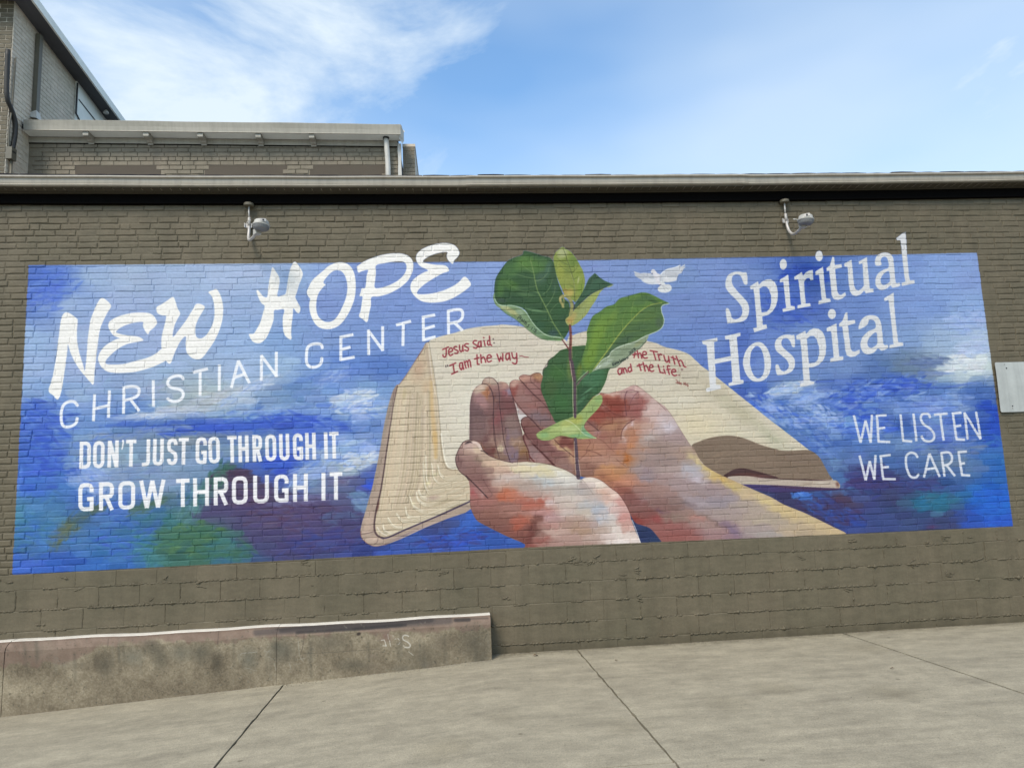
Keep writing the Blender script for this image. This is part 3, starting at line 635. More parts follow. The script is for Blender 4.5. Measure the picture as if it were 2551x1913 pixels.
    F_(2470, 1250, 50, 60, 0, 120, [(30, 104, 212), (36, 94, 206), (40, 112, 220)], 16, 5, .5); F_(2070, 1270, 90, 34, 20, 190, [(56, 70, 150), (64, 56, 104), (52, 88, 176), (72, 52, 92)], 12, 4, .6); F_(2000, 1234, 26, 12, 0, 40, [(64, 116, 206), (84, 134, 214)], 10, 4, .8)
    F_(120, 720, 70, 50, -20, 110, [(72, 112, 216), (84, 122, 220), (104, 140, 222)], 16, 5, .45); F_(2010, 680, 70, 26, 0, 110, [(52, 90, 192), (46, 84, 188)], 14, 5, .6); F_(1960, 760, 70, 60, 20, 120, [(66, 100, 202), (84, 118, 208)], 14, 5, .45)
    brick_touch(full, (20, 900, 2540, 1440), 7, 3, 5, .45)


TOP = [(71.5, 661), (355, 659), (640, 656.7), (950, 654), (1260, 651.5), (1445, 648.3), (1680, 644.5), (1920, 640), (2180, 635.5), (2434, 629.8)]
BOT = [(2524.5, 1310.8), (2220, 1325), (1920, 1338.5), (1600, 1351.5), (1280, 1365), (950, 1383), (640, 1399.6), (330, 1416), (30, 1431.5)]


def paint_book(mural):
    # open book: block of pages at left, cream pages, dark underside at right
    cov = P('B', [(1040,285),(960,370),(860,530),(760,690),(690,790),(630,868),(595,880),(545,960),(500,1100),(460,1260),(420,1450),(395,1600)])
    cov = np.concatenate([cov, P('C', [(380,150),(345,340),(300,560),(260,740),(215,900),(170,1060),(120,1230),(98,1350),(115,1440),(200,1520),(300,1555),(400,1540),(480,1520),(700,1430),(1000,1290),(1300,1170),(1640,1025),(1700,700),(1500,0)]),
                          P('B', [(1991, 1500), (1991, 700), (1400, 300)])])
    bb, m = cover([smooth(cov, n=3)]); lay(bb, m, (178, 158, 142)); mc = mask_of((bb, m))
    bl('C', [(330,500,60,500,14,(160,145,128),.6),(200,1250,110,240,10,(205,180,160),.7),(300,1450,200,70,-10,(212,188,168),.7),(900,1330,500,40,-24,(200,180,168),.8),(700,1400,400,18,-24,(130,115,130),.6)], mc)
    bl('B', [(480,1300,40,500,14,(150,138,125),.7),(560,960,40,160,15,(150,125,120),.6)], mc)
    line('C', [(110,1385),(200,1370),(290,1345)], 2, (120,100,95), .8, True, mc)
    line('C', [(340,1440),(330,1490),(290,1520)], 3, (150,130,120), .8, True, mc)
    line('B', [(1040,285),(860,530),(690,790),(630,868),(590,882)], 1.6, (120,70,80), .7, False, mc)
    line('C', [(98,1350),(115,1440),(200,1520),(300,1557),(400,1542),(480,1522)], 2.5, (130,80,80), .8, True, mc)
    # block of page edges
    pe = np.concatenate([P('B', [(1040,295),(960,400),(860,560),(760,720),(690,820),(640,880),(605,890),(575,1050),(545,1200),(525,1350),(500,1500)]),
                         P('C', [(495,0),(460,230),(430,450),(405,620),(375,800),(345,950),(318,1100),(300,1250),(310,1340),(350,1400),(410,1430),(480,1420),(700,1325),(1000,1195),(1270,1080),(1500,975),(1620,925),(1620,400),(1300,0)]),
                         P('B', [(1250,1300),(1180,1000),(1120,600)])])
    bb, m = cover([smooth(pe, n=3)]); lay(bb, m, (203, 188, 160)); mp = mask_of((bb, m))
    bl('B', [(900,650,130,260,10,(196,165,138),.75),(820,800,120,120,0,(205,185,155),.5),(1000,900,90,160,0,(205,175,140),.5),(700,1000,60,120,0,(198,182,140),.6),(850,1150,120,240,0,(196,182,158),.5),(960,1350,60,200,0,(192,178,165),.5)], mp)
    for i in range(44):
        x = 590 + i * 13 + rs.uniform(-6, 6); d = rs.choice([-22, 14, -14, 18])
        c = np.array((200, 184, 156)) + d + rs.uniform(-4, 4, 3)
        x2 = 330 + (x - 590) * 1.35
        p0 = P('B', [(x, 900 + rs.uniform(0, 200))])[0]; p1 = P('C', [(x2 + 100, 500)])[0]; p2 = P('C', [(x2, 1150 - (x2 - 330) * .55)])[0]
        line('X', [p0, p1, p2], rs.uniform(1.5, 4), c, .55, True, mp, soft=1.0)
    line('B', [(1075,760),(1080,1000),(1085,1200),(1105,1400),(1125,1659)], 7, (208,172,112), .55, True, mp, 12, soft=3)
    line('C', [(1125,0),(1135,180),(1135,330)], 11, (212,178,118), .75, True, mp, 7, soft=3)
    line('B', [(1000,330),(1040,560),(1075,800)], 9, (185,165,145), .6, True, mp, 7, soft=3)
    line('B', [(1035,310),(1060,560),(1090,800),(1130,1000)], 3, (225,215,195), .6, True, mp, soft=1)
    # curled page edges toward the thumb
    for k, (a, b, c, d, e) in enumerate([((1000,300),(1005,560),(1030,660),(1110,735),(1590,590)),((960,380),(975,640),(1010,760),(1100,800),(1590,640)),((1085,400),(1100,560),(1150,640),(1250,660),(1590,540)),
                                        ((900,760),(940,850),(1020,890),(1160,880),(1590,690)),((870,800),(900,900),(1000,965),(1160,940),(1590,790)),((1170,430),(1190,530),(1250,590),(1340,600),(1560,520)),
                                        ((780,860),(830,980),(960,1060),(1130,1030),(1590,870)),((720,1000),(760,1120),(900,1135),(1060,1090),(1600,900)),((600,1100),(680,1190),(820,1195),(1000,1130),(1600,930)),
                                        ((480,1150),(560,1260),(700,1280),(900,1200),(1300,1050)),((400,1250),(440,1340),(560,1350),(800,1260),(1200,1090))]):
        R_ = np.random.RandomState(60 + k)
        for t in range(3):
            o = np.array([R_.uniform(-9, 9), t * 17 + R_.uniform(-5, 5)])
            q = [tuple(np.array(s_) + o * (1 - .35 * (i == 4))) for i, s_ in enumerate((a, b, c, d, e))]
            line('C', [(x - 5, y + 8) for x, y in q], 1.9, (164, 150, 120), .5, True, mp, 1.2, soft=.9)
            line('C', q, 1.7, (228, 220, 196), .75, True, mp, .8, soft=.7)
            if R_.rand() < .6: line('C', q[:3], 2.6, (232, 226, 204), .5, True, mp, 1.4, soft=1)
    bl('C', [(1100,880,120,50,-10,(176,150,140),.6),(1250,930,200,40,-20,(165,150,120),.55),(1400,1010,200,40,-24,(150,140,112),.5),(760,1150,40,30,0,(232,228,205),.6),(980,840,50,40,40,(225,215,190),.7),(1130,560,60,40,-30,(226,218,178),.7),(1030,680,50,40,-30,(224,216,170),.7),(830,960,50,40,0,(224,216,178),.6),(440,1360,60,40,-20,(170,160,135),.7),(560,1240,100,20,-24,(222,212,185),.6)], mp)
    line('C', [(330,1290),(380,1360),(460,1400)], 3, (225,215,195), .9, True, mp)
    line('C', [(400,1270),(430,1330),(520,1370)], 2.5, (225,215,195), .9, True, mp)
    # dark gap between the cover and the pages
    line('B', [(610,892),(575,1050),(545,1200),(525,1350),(500,1500),(480,1659)], 2.4, (112,92,88), .9, True, mc, 3)
    line('C', [(495,0),(460,230),(430,450),(405,620),(375,800),(340,950),(308,1100),(290,1250),(300,1350),(340,1408),(410,1440)], 3, (92,70,72), .92, True, mc, 5)
    line('C', [(395,1438),(480,1428),(700,1330),(1000,1203),(1270,1087),(1500,982),(1620,928)], 3.6, (74,60,84), .95, True, mc, 4)
    bl('C', [(335,1000,22,120,12,(95,50,45),.8)], mc)
    # cream pages
    lp = np.concatenate([P('B', [(1045,283),(1110,240),(1240,198),(1400,160),(1550,110),(1750,75),(1991,55)]), P('F', [(150,1003),(300,1015),(430,1035),(700,1100),(900,1180),(940,1300),(940,1659)]),
                         P('G', [(700,900),(0,1300)]), P('C', [(1440,478),(1360,476),(1300,446),(1262,350),(1237,200),(1212,0)]), P('B', [(1190,1350),(1167,1100),(1143,900),(1112,700),(1072,450)])])
    rp = np.concatenate([P('F', [(930,1190),(1000,1130),(1080,1100),(1160,1080),(1400,1040),(1650,1100),(1880,1195),(1960,1215),(2060,1250)]), P('T', [(1100,190),(1330,290),(1500,330),(1700,385),(1850,450),(1980,570),(2130,710)]),
                         P('U', [(1700,720),(1850,840),(2000,960),(2212,1130)]), P('R', [(1430,80),(1560,180),(1700,290),(1790,360),(1860,410),(1920,500),(1985,615),(2020,662),(1900,690),(900,660),(500,500),(0,0)]), P('G', [(900,900),(900,300)])])
    i1 = cover([smooth(lp, n=3)]); lay(*i1, (212, 205, 186)); ml = mask_of(i1)
    i2 = cover([smooth(rp, n=3)]); lay(*i2, (208, 200, 178)); mr = mask_of(i2)
    bl('X', [(1190,1010,90,110,0,(217,214,198),.7),(1120,860,60,50,0,(208,196,170),.5),(1300,870,110,60,0,(205,196,178),.6),(1230,830,60,24,0,(206,190,168),.4),(1330,930,90,40,0,(213,206,190),.6),(1160,1120,30,50,0,(224,220,200),.5)], ml)
    line('B', [(1045,300),(1072,450),(1112,700),(1143,900),(1167,1100),(1190,1350),(1210,1600)], 1.6, (150,140,125), .7, True, soft=.8)
    line('C', [(1212,0),(1237,200),(1262,350),(1300,446),(1360,478),(1440,480)], 3.2, (232,228,210), .9, True)
    line('C', [(1195,30),(1215,220),(1240,370),(1285,470),(1350,500),(1450,500)], 2.6, (165,150,125), .8, True)
    bl('X', [(1700,930,60,46,25,(186,178,158),.65),(1780,975,70,30,38,(184,176,150),.7),(1850,1030,80,30,38,(186,180,152),.8),(1930,1095,80,24,38,(182,182,155),.8),(1740,1060,100,70,10,(216,204,170),.75),(1850,1120,110,40,10,(206,192,164),.7),(1650,880,50,26,20,(200,188,168),.6),(1640,950,60,30,0,(204,198,182),.6),(1840,1080,70,26,0,(212,206,180),.6),(1500,870,60,26,-20,(206,188,172),.5),(1700,1000,50,26,0,(212,208,190),.5),(1960,1112,60,14,8,(208,202,182),.6)], mr)
    ul = fill('R', [(525,300),(600,255),(740,210),(900,190),(1030,205),(1150,245),(1260,290),(1400,330),(1490,350),(1600,350),(1760,345),(1860,400),(1920,490),(1980,600),(2012,658),(1900,660),(1500,650),(900,640),(790,585),(700,535),(640,482),(580,395)], (137,118,100)); mu = mask_of(ul)
    bl('R', [(700,300,150,60,-10,(128,108,90),.6),(1700,430,250,70,5,(132,114,98),.5),(1200,450,300,50,5,(148,128,108),.6),(800,400,160,30,-25,(158,135,112),.5),(1500,560,300,40,8,(142,124,106),.5),(800,520,60,60,30,(150,130,110),.4)], mu)
    line('R', [(780,480),(900,400),(1080,350),(1300,340)], 3, (162,140,118), .5, True, mu, 1.5, soft=1.2)
    fill('R', [(865,612),(900,590),(960,555),(1030,538),(1100,541),(1200,565),(1330,600),(1430,630),(1500,647),(2010,662),(2010,672),(1500,662),(1300,650),(1000,640),(900,640)], (78,50,50))
    fill('R', [(930,612),(1100,585),(1250,602),(1400,628),(1250,632),(1050,625)], (110,68,62), soft=1, a=.7)
    st = fill('R', [(905,632),(1000,618),(1150,622),(1300,642),(1500,655),(1800,668),(2010,662),(2060,668),(2092,700),(2092,742),(2040,748),(1700,732),(1400,716),(1060,706),(960,670)], (190,176,160)); ms = mask_of(st)
    bl('R', [(1750,700,90,20,0,(160,140,125),.5),(2070,705,30,40,0,(120,75,65),.8),(1150,690,150,18,0,(182,176,150),.6),(1250,640,120,14,5,(165,140,138),.6),(1900,690,80,14,0,(214,205,190),.7)], ms)
    fill('R', [(1070,708),(1400,718),(1700,735),(2040,750),(2092,748),(2110,762),(1560,790),(1380,790),(1250,770),(1130,740)], (72,58,112), a=.9)
    fill('R', [(1350,718),(1560,728),(1900,745),(2090,752),(2000,765),(1560,748)], (84,46,66), a=.7, soft=1)
    return ml * (1 - mu), mr * (1 - np.maximum(mu, ms))


def paint_hands():
    K = 'K'; G = 'G'
    pend = []
    bl = lambda r, l, c: pend.append((r, l))
    # ---- right hand (forearm to the lower right)
    rh = np.concatenate([P(G, [(365,215),(385,180),(440,165),(500,175),(530,160),(580,143),(640,150),(720,200),(1400,395),(1550,384),(1650,365),(1740,322),(1820,296),(1900,340),(2000,420),(2100,505)]),
                         P('U', [(1300,1010),(1370,1100),(1430,1200),(1500,1310),(1560,1400),(1610,1480)]),
                         P('R', [(530,300),(580,400),(640,490),(720,545),(800,592),(880,628),(1050,705),(1220,780),(1380,850),(1500,920),(1700,1000),(1870,1080),(2030,1160),(2175,1240),(2100,1340),(300,1400),(205,1312),(140,1230),(80,1170),(0,1140)]),
                         P('K', [(2040,1150),(1950,1000),(1700,720),(1100,560)]), P(G, [(600,1090),(500,990),(430,890),(390,790),(392,750),(350,650),(300,520),(265,400),(247,300),(270,250),(320,230),(380,238)])])
    it = cover([smooth(rh, n=3)]); it2 = cover([smooth(P(G, [(500,1000),(440,900),(400,1000),(400,1200),(500,1330),(900,1380),(900,1150),(640,1080)]), n=3)]); lay(*it, (158, 120, 108)); lay(*it2, (150, 112, 104)); m = mask_of(it, it2)
    # palm and fingers
    bl(G, [(500,420,220,150,40,(160,112,105),.7),(340,270,80,50,-10,(205,165,148),.8),(320,360,70,80,20,(150,70,62),.7),(400,400,80,60,30,(165,118,110),.6),(520,560,90,60,40,(165,105,98),.6),(620,690,140,70,30,(132,108,112),.7),(450,450,120,60,45,(150,118,112),.5),(700,620,110,50,50,(142,98,92),.6),(430,215,70,40,0,(196,148,128),.8),(590,200,70,50,0,(190,142,95),.8),(560,230,26,60,0,(135,85,75),.6),(620,330,60,120,-40,(140,88,86),.7),(640,250,50,40,0,(155,105,90),.6)], m)
    bl(G, [(480,800,60,60,0,(125,75,68),.7),(560,860,120,60,45,(135,88,80),.7),(650,1000,160,70,45,(128,78,75),.7),(780,1120,160,60,42,(135,85,82),.7),(880,1060,200,38,42,(205,170,125),.8),(990,1180,110,32,42,(200,160,120),.7),(820,1060,120,30,42,(168,120,110),.5),(560,1130,80,80,40,(150,118,118),.6),(620,1190,90,50,30,(178,140,135),.6)], m)
    bl(G, [(960,1010,150,70,20,(130,68,58),.8),(1150,1080,120,110,0,(175,120,92),.8),(1300,1100,160,130,0,(186,132,105),.8),(1500,1050,180,110,10,(172,118,98),.7),(1250,1330,220,120,0,(150,104,88),.7),(1350,1250,220,60,0,(180,135,115),.6),(980,1310,160,80,30,(150,115,108),.6),(1500,1240,160,70,0,(190,145,122),.6)], m)
    bl(G, [(1380,640,190,120,25,(150,68,52),.9),(1330,720,120,90,20,(160,72,55),.8),(1560,560,200,120,5,(140,62,45),.95),(1540,620,170,60,5,(158,55,42),.7),(1500,440,160,40,3,(192,120,98),.8),(1600,400,200,24,-5,(214,180,165),.8),(1420,560,60,60,30,(205,165,150),.7),(1480,630,120,26,30,(190,140,125),.8),(1300,800,160,50,35,(150,105,95),.7),(1290,860,120,40,40,(170,125,112),.7)], m)
    bl(G, [(1560,800,200,90,-12,(182,132,98),.85),(1500,930,170,80,0,(165,115,92),.8),(1600,900,140,90,0,(170,118,90),.7),(1400,930,90,50,0,(165,95,85),.6),(1340,900,60,60,0,(165,130,140),.5),(1560,1020,110,90,10,(150,100,82),.7),(1520,700,180,40,-10,(160,110,95),.6)], m)
    bl(G, [(1800,540,120,190,5,(158,98,92),.9),(1830,620,90,110,0,(160,82,76),.8),(1760,430,70,70,0,(190,150,150),.8),(1880,500,50,120,0,(165,95,88),.8),(1800,350,120,60,10,(212,182,172),.8),(1900,380,90,80,40,(210,182,172),.7)], m)
    bl(G, [(2040,620,170,220,35,(205,180,172),.9),(2130,760,120,130,0,(208,202,208),.85),(2020,800,150,90,0,(196,165,155),.7),(1800,940,160,190,5,(196,135,102),.95),(1860,860,110,130,0,(190,130,102),.7),(1740,1060,120,80,0,(200,135,92),.9),(1700,1190,60,110,5,(196,112,45),.9),(1690,1240,50,60,0,(188,98,28),.8),(1990,960,150,120,0,(196,182,176),.7),(2100,1100,180,110,0,(158,138,128),.8),(2060,1000,200,50,5,(150,140,138),.6),(1950,1150,170,70,0,(170,148,140),.7)], m)
    bl(G, [(1690,860,40,120,15,(214,190,190),.8),(1660,950,22,90,5,(222,205,205),.7),(1780,780,50,60,20,(214,190,190),.7),(1900,1090,120,50,0,(185,140,115),.6)], m)
    bl(K, [(1780,620,190,110,10,(200,138,92),.9),(1850,680,220,60,10,(205,135,95),.8),(1750,560,130,40,0,(212,155,105),.8),(1980,700,150,60,8,(196,135,108),.7),(1900,780,160,80,0,(168,100,82),.7),(2050,800,160,60,0,(165,125,115),.6),(2100,560,170,60,0,(165,148,145),.7),(2150,660,120,50,0,(158,145,155),.6),(2000,900,200,90,20,(140,85,78),.7),(2100,1000,180,90,20,(142,95,88),.7),(2150,900,150,70,10,(160,130,128),.6),(2060,1130,120,60,0,(148,60,52),.8),(1500,600,160,50,0,(150,108,92),.7),(1580,450,150,50,0,(186,138,118),.6)], m)
    # wrist and forearm
    bl('R', [(150,300,200,140,0,(165,140,128),.8),(350,200,150,140,40,(170,150,148),.8),(280,100,120,80,0,(206,198,205),.9),(150,60,150,80,0,(200,170,158),.7),(120,250,100,40,0,(140,115,105),.6),(400,400,160,100,30,(172,146,132),.8),(200,450,300,80,0,(158,138,132),.8),(520,560,160,70,40,(182,180,188),.8),(600,650,90,30,20,(214,210,222),.8),(300,560,200,70,0,(178,158,152),.8),(60,560,90,60,0,(150,130,140),.6),(560,460,40,160,-42,(208,190,140),.9)], m)
    bl('R', [(700,560,120,36,35,(214,190,125),.9),(850,650,130,40,28,(214,180,105),.95),(950,740,120,50,25,(206,185,120),.9),(1100,800,120,60,25,(202,180,140),.85),(1300,880,180,50,28,(214,194,138),.9),(1500,980,180,50,28,(210,188,136),.9),(1750,1090,200,50,28,(208,188,142),.9),(1950,1170,200,50,28,(206,184,140),.9),(1200,860,120,60,20,(196,178,152),.7)], m)
    bl('R', [(700,760,300,90,5,(165,146,148),.8),(800,880,260,80,0,(158,148,155),.8),(400,700,300,80,0,(172,150,148),.7),(200,760,200,80,0,(165,130,120),.7),(600,900,200,60,15,(172,160,165),.6),(150,900,200,80,0,(140,105,98),.7),(350,950,120,50,30,(138,105,98),.6),(60,1000,140,80,0,(135,80,75),.8),(350,1050,260,60,0,(150,125,112),.7),(900,1010,260,70,0,(172,155,148),.7),(1150,960,200,60,10,(180,165,150),.7),(1300,1080,260,70,10,(182,168,148),.7)], m)
    bl('R', [(120,1060,120,60,20,(158,72,70),.7),(300,1150,260,70,5,(158,98,92),.8),(350,1250,220,60,0,(158,92,85),.8),(600,1060,110,40,20,(186,135,122),.7),(650,1140,180,60,10,(170,142,135),.7),(800,1230,200,50,0,(165,130,130),.7),(950,1190,150,40,30,(135,115,140),.7),(1000,1250,140,30,10,(150,120,135),.7),(1250,1170,200,60,0,(176,160,155),.7),(1350,1230,220,40,0,(172,165,160),.7),(1650,1200,220,60,0,(192,172,138),.7),(720,1080,120,18,30,(135,110,100),.8),(840,1150,90,16,40,(130,105,120),.7)], m)
    bl('R', [(520,920,190,20,8,(130,115,118),.5),(200,1000,120,24,20,(120,85,100),.5),(560,800,110,30,10,(160,138,130),.5)], m)
    field(pend, m, (158, 120, 108)); pend.clear()
    for q_, w_, c_ in (([(1400,560),(1500,640),(1680,690)], 12, (120, 50, 40)), ([(1420,470),(1560,500),(1690,520)], 14, (138, 58, 42)), ([(1250,760),(1340,820),(1390,830)], 8, (112, 58, 48)), ([(430,820),(520,960),(640,1100),(780,1240)], 10, (104, 56, 54)), ([(860,1010),(960,1030),(1040,1050)], 14, (126, 66, 56)), ([(620,430),(700,540),(780,660)], 8, (118, 74, 72)), ([(420,280),(520,400),(620,500)], 7, (112, 66, 66)), ([(1640,780),(1600,880),(1600,980)], 10, (134, 82, 66)), ([(1400,1420),(1600,1560),(1780,1660)], 14, (122, 66, 54))):
        line(G, q_, w_, c_, .42, True, m, None, soft=5)
    # outlines and creases
    later = []
    L = lambda r, p, w, c=(82, 46, 46), a=.85, w1=None: later.append((0, r, p, w, c, a, w1))
    L(G, [(250,300),(265,250),(320,230),(380,240),(450,310),(560,430),(680,535),(760,640),(830,760)], 1.3)
    L(G, [(247,300),(275,420),(320,500),(400,600),(480,690),(560,770),(640,860)], 1.6)
    L(G, [(365,215),(420,270),(520,380),(640,490)], 1.4)
    L(G, [(365,215),(385,180),(440,165),(510,180)], 1.0)
    L(G, [(520,260),(510,210),(540,165),(600,145),(660,160)], 1.0)
    L(G, [(520,260),(580,310),(660,380)], 1.2)
    L(G, [(395,790),(395,740),(430,705),(480,698),(530,730),(600,810),(650,865)], 2.2)
    L(G, [(395,790),(430,880),(500,990),(600,1090),(700,1190),(830,1325)], 3.4, (88, 40, 38), .9, 4.5)
    L(G, [(420,900),(435,1000),(480,1110),(500,1190),(560,1260)], 3.4, (105, 45, 42))
    L(G, [(810,980),(900,1070),(1000,1150),(1060,1200)], 1.6)
    L(G, [(1210,740),(1280,800),(1370,870)], 1.8)
    L(G, [(1200,760),(1185,830),(1230,890)], 1.2)
    L(G, [(1370,850),(1420,800),(1520,770),(1640,760),(1800,730)], 1.6, (130, 70, 55))
    L(G, [(1400,540),(1480,600),(1570,665),(1700,690)], 1.4, (110, 50, 42))
    L(G, [(1720,370),(1695,450),(1700,560),(1715,680)], 1.5, (95, 50, 60))
    L(G, [(1720,370),(1780,360),(1840,375),(1860,385),(1810,430),(1770,500),(1755,540)], 1.3, (125, 75, 85))
    L(G, [(1820,725),(1740,770),(1680,830),(1650,900),(1645,980)], 1.5, (95, 50, 50))
    L(G, [(1820,296),(1900,340),(2000,420),(2100,505),(2212,615)], 1.0, (110, 70, 65), .8)
    L('U', [(1300,1010),(1370,1100),(1430,1200),(1500,1310),(1560,1400)], .9, (130, 90, 80), .6)
    L(G, [(1240,980),(1260,1020),(1220,1090),(1210,1150),(1120,1230)], 1.6, (125, 72, 60), .7)
    L(G, [(1210,1120),(1300,1130),(1400,1180)], 3.0, (128, 80, 66), .6)
    L(G, [(1340,960),(1420,1000),(1500,1080),(1560,1130)], 1.6, (120, 70, 55), .5)
    L(G, [(1580,1220),(1640,1270),(1700,1310)], 1.4, (110, 60, 50), .5)
    L('K', [(1440,690),(1560,665),(1680,700),(1780,780),(1860,840),(1930,940),(1985,1050),(2010,1130)], 3.0, (105, 55, 50), .6)
    # ---- left hand fingers, standing up
    lf = np.concatenate([P('B', [(1603,1659),(1603,1400),(1608,1150),(1640,990),(1690,910),(1770,862),(1780,830),(1810,790),(1860,772),(1930,785),(1975,830)]),
                         P(G, [(95,262),(130,255),(190,262),(235,300),(270,400),(320,560),(360,720),(400,860),(425,990),(480,1110),(500,1230),(560,1290),(300,1340),(0,1300)]), P('K', [(225, 420)])])
    it = cover([smooth(lf, n=3)]); lay(*it, (140, 104, 102)); m2 = mask_of(it)
    bl('B', [(1770,930,90,70,20,(218,196,172),.9),(1860,980,70,90,0,(190,120,78),.9),(1740,1080,70,120,0,(176,132,132),.8),(1770,1150,90,80,0,(192,145,142),.85),(1700,1250,110,100,0,(120,90,90),.8),(1860,1260,60,160,0,(130,95,92),.6),(1720,1480,110,200,0,(136,104,102),.7),(1840,1450,60,180,0,(155,120,115),.5),(1880,800,80,40,20,(215,192,172),.8),(1930,900,50,70,0,(165,125,118),.7),(1905,1050,30,200,0,(160,115,105),.5)], m2)
    bl(G, [(30,260,70,50,0,(205,180,160),.8),(170,300,70,50,0,(212,170,150),.8),(160,390,70,60,0,(165,95,98),.8),(220,370,60,40,0,(155,140,160),.7),(80,420,40,140,0,(135,98,98),.6),(230,560,90,120,-8,(130,78,78),.8),(90,700,50,100,0,(160,90,92),.7),(260,780,90,140,-5,(148,120,112),.7),(30,650,40,200,0,(140,95,90),.6),(110,1020,60,70,-10,(192,160,140),.85),(150,1080,30,40,0,(222,205,170),.8),(230,1000,40,160,-5,(150,122,140),.6),(360,1040,110,80,10,(168,132,105),.85),(400,1130,80,70,0,(160,115,70),.8),(330,1010,60,30,0,(196,165,150),.7),(120,1170,70,60,0,(150,118,102),.7),(60,1120,50,80,0,(120,62,55),.7),(290,1180,40,80,0,(140,120,140),.6),(380,1200,80,50,0,(140,98,85),.7),(330,900,80,50,0,(150,125,125),.5)], m2)
    bl('K', [(260,150,60,150,0,(138,108,105),.6),(330,330,60,60,0,(175,120,80),.8),(400,250,50,160,0,(125,82,80),.6),(420,400,90,60,20,(120,68,62),.7),(520,430,60,50,0,(160,120,95),.6)], m2)
    field(pend, m2, (140, 104, 102)); pend.clear()
    CAN[:] = CAN * (1 - .05 * m2[..., None])
    for q_ in ([(60,420),(95,600),(110,800),(120,1000)], [(150,420),(165,640),(190,860),(215,1050)], [(300,480),(335,640),(375,800),(410,960)]):
        line(G, q_, 7, (96, 62, 62), .30, True, m2, 9, soft=5)
    line('B', [(1625,1000),(1612,1200),(1615,1450),(1620,1650)], 9, (88, 64, 70), .45, True, m2, 9, soft=5)
    L2 = lambda r, p, w, c=(70, 42, 46), a=.9, w1=None: later.append((1, r, p, w, c, a, w1))
    L2('B', [(1690,912),(1770,862),(1840,872),(1895,925),(1930,1030),(1938,1150),(1925,1300),(1940,1450),(1965,1659)], 1.3)
    L2('B', [(1775,860),(1800,795),(1860,773),(1930,788),(1991,855)], 1.4)
    L2('B', [(1640,990),(1610,1150),(1605,1400),(1605,1659)], 1.0, (95, 70, 80), .6)
    L2('B', [(1615,1310),(1720,1290),(1800,1305),(1925,1290)], 1.4, (90, 62, 62), .5)
    L2(G, [(60,215),(100,270),(120,400),(125,560),(150,750),(172,950),(200,1080),(260,1270)], 1.7)
    L2(G, [(0,330),(40,420),(50,600),(45,760),(55,950),(80,1060),(120,1210)], 1.4)
    L2(G, [(250,300),(280,420),(320,560),(360,720),(400,860),(425,990),(480,1110),(500,1240)], 1.8)
    L2(G, [(460,1130),(475,1240)], 2.0, (110, 60, 40))
    fill(G, [(312,500),(350,570),(410,630),(475,692),(430,700),(400,730),(388,775),(365,710),(340,610)], (205, 200, 196), sm=False)
    # ---- left thumb and palm in front
    fh = [(65,450),(80,400),(110,330),(150,272),(210,246),(290,262),(345,300),(370,355),(430,415),(540,460),(680,495),(870,487),(1050,505),(1180,540),(1290,580),(1390,640),(1440,682),(1490,664),(1580,660),(1680,700),(1780,780),(1860,840),(1930,940),(1985,1050),(2005,1130),(2050,1250),(2112,1400),(2080,1480),(900,1500),(830,1395),(640,1310),(380,1180),(300,1130),(250,1040),(228,960),(225,800),(210,690),(180,650),(110,590),(75,520)]
    it = fill(K, fh, (172, 140, 125)); m3 = mask_of(it)
    bl(K, [(180,420,130,110,20,(165,130,120),.8),(120,480,60,110,-20,(135,98,95),.8),(230,330,110,60,10,(208,178,165),.8),(290,340,60,40,20,(220,200,165),.7),(330,480,110,80,30,(150,125,108),.7),(420,500,150,50,35,(212,182,155),.8),(560,500,180,40,20,(214,188,160),.8),(250,560,150,70,40,(148,108,100),.8),(330,690,120,60,45,(140,98,92),.85),(420,760,60,120,-30,(150,105,98),.8),(300,800,80,80,0,(170,120,115),.7),(270,830,40,70,0,(180,85,88),.7),(370,850,30,40,0,(210,180,175),.6)], m3)
    bl(K, [(850,560,260,60,5,(222,212,172),.9),(1050,570,180,50,8,(216,208,165),.8),(700,520,150,40,5,(220,202,180),.7),(900,520,160,24,5,(216,212,202),.7),(620,600,80,34,0,(196,158,140),.7),(560,570,50,26,0,(215,185,160),.6),(1250,620,150,50,25,(224,222,208),.9),(980,660,110,40,0,(190,198,200),.85),(1100,720,110,40,0,(192,200,202),.85),(700,660,180,50,0,(205,190,180),.8),(620,740,160,50,0,(196,160,140),.8),(850,740,160,50,0,(178,158,145),.7),(1300,700,140,60,0,(210,208,200),.8)], m3)
    bl(K, [(1250,800,200,60,0,(190,180,170),.8),(1420,800,140,60,0,(182,175,172),.8),(1450,730,120,60,20,(178,165,158),.8),(1300,890,220,50,0,(205,195,182),.8),(1100,940,120,50,0,(214,196,192),.8),(1350,960,150,50,0,(202,192,175),.8),(1500,960,100,60,0,(186,188,190),.8),(1620,1000,90,70,20,(172,180,190),.9),(1660,1110,90,60,10,(178,186,200),.9),(1500,1050,150,60,0,(200,188,172),.7),(1300,1060,140,60,0,(206,192,182),.7),(900,860,150,50,0,(192,160,150),.7)], m3)
    bl(K, [(640,840,90,50,20,(200,112,78),.95),(600,880,60,60,0,(200,105,72),.7),(800,880,180,40,8,(196,120,95),.85),(900,950,220,60,3,(188,105,85),.95),(1020,920,60,50,0,(186,92,72),.7),(600,960,220,50,0,(158,110,98),.8),(400,920,160,60,0,(168,108,98),.85),(320,970,110,60,0,(165,110,102),.8),(450,1040,220,60,0,(150,102,88),.85),(300,1040,80,90,0,(140,92,85),.8),(700,1040,150,50,0,(172,122,108),.8),(560,1130,220,60,0,(142,92,80),.85),(450,1180,160,50,20,(128,80,72),.85),(950,1040,160,50,0,(198,148,140),.7)], m3)
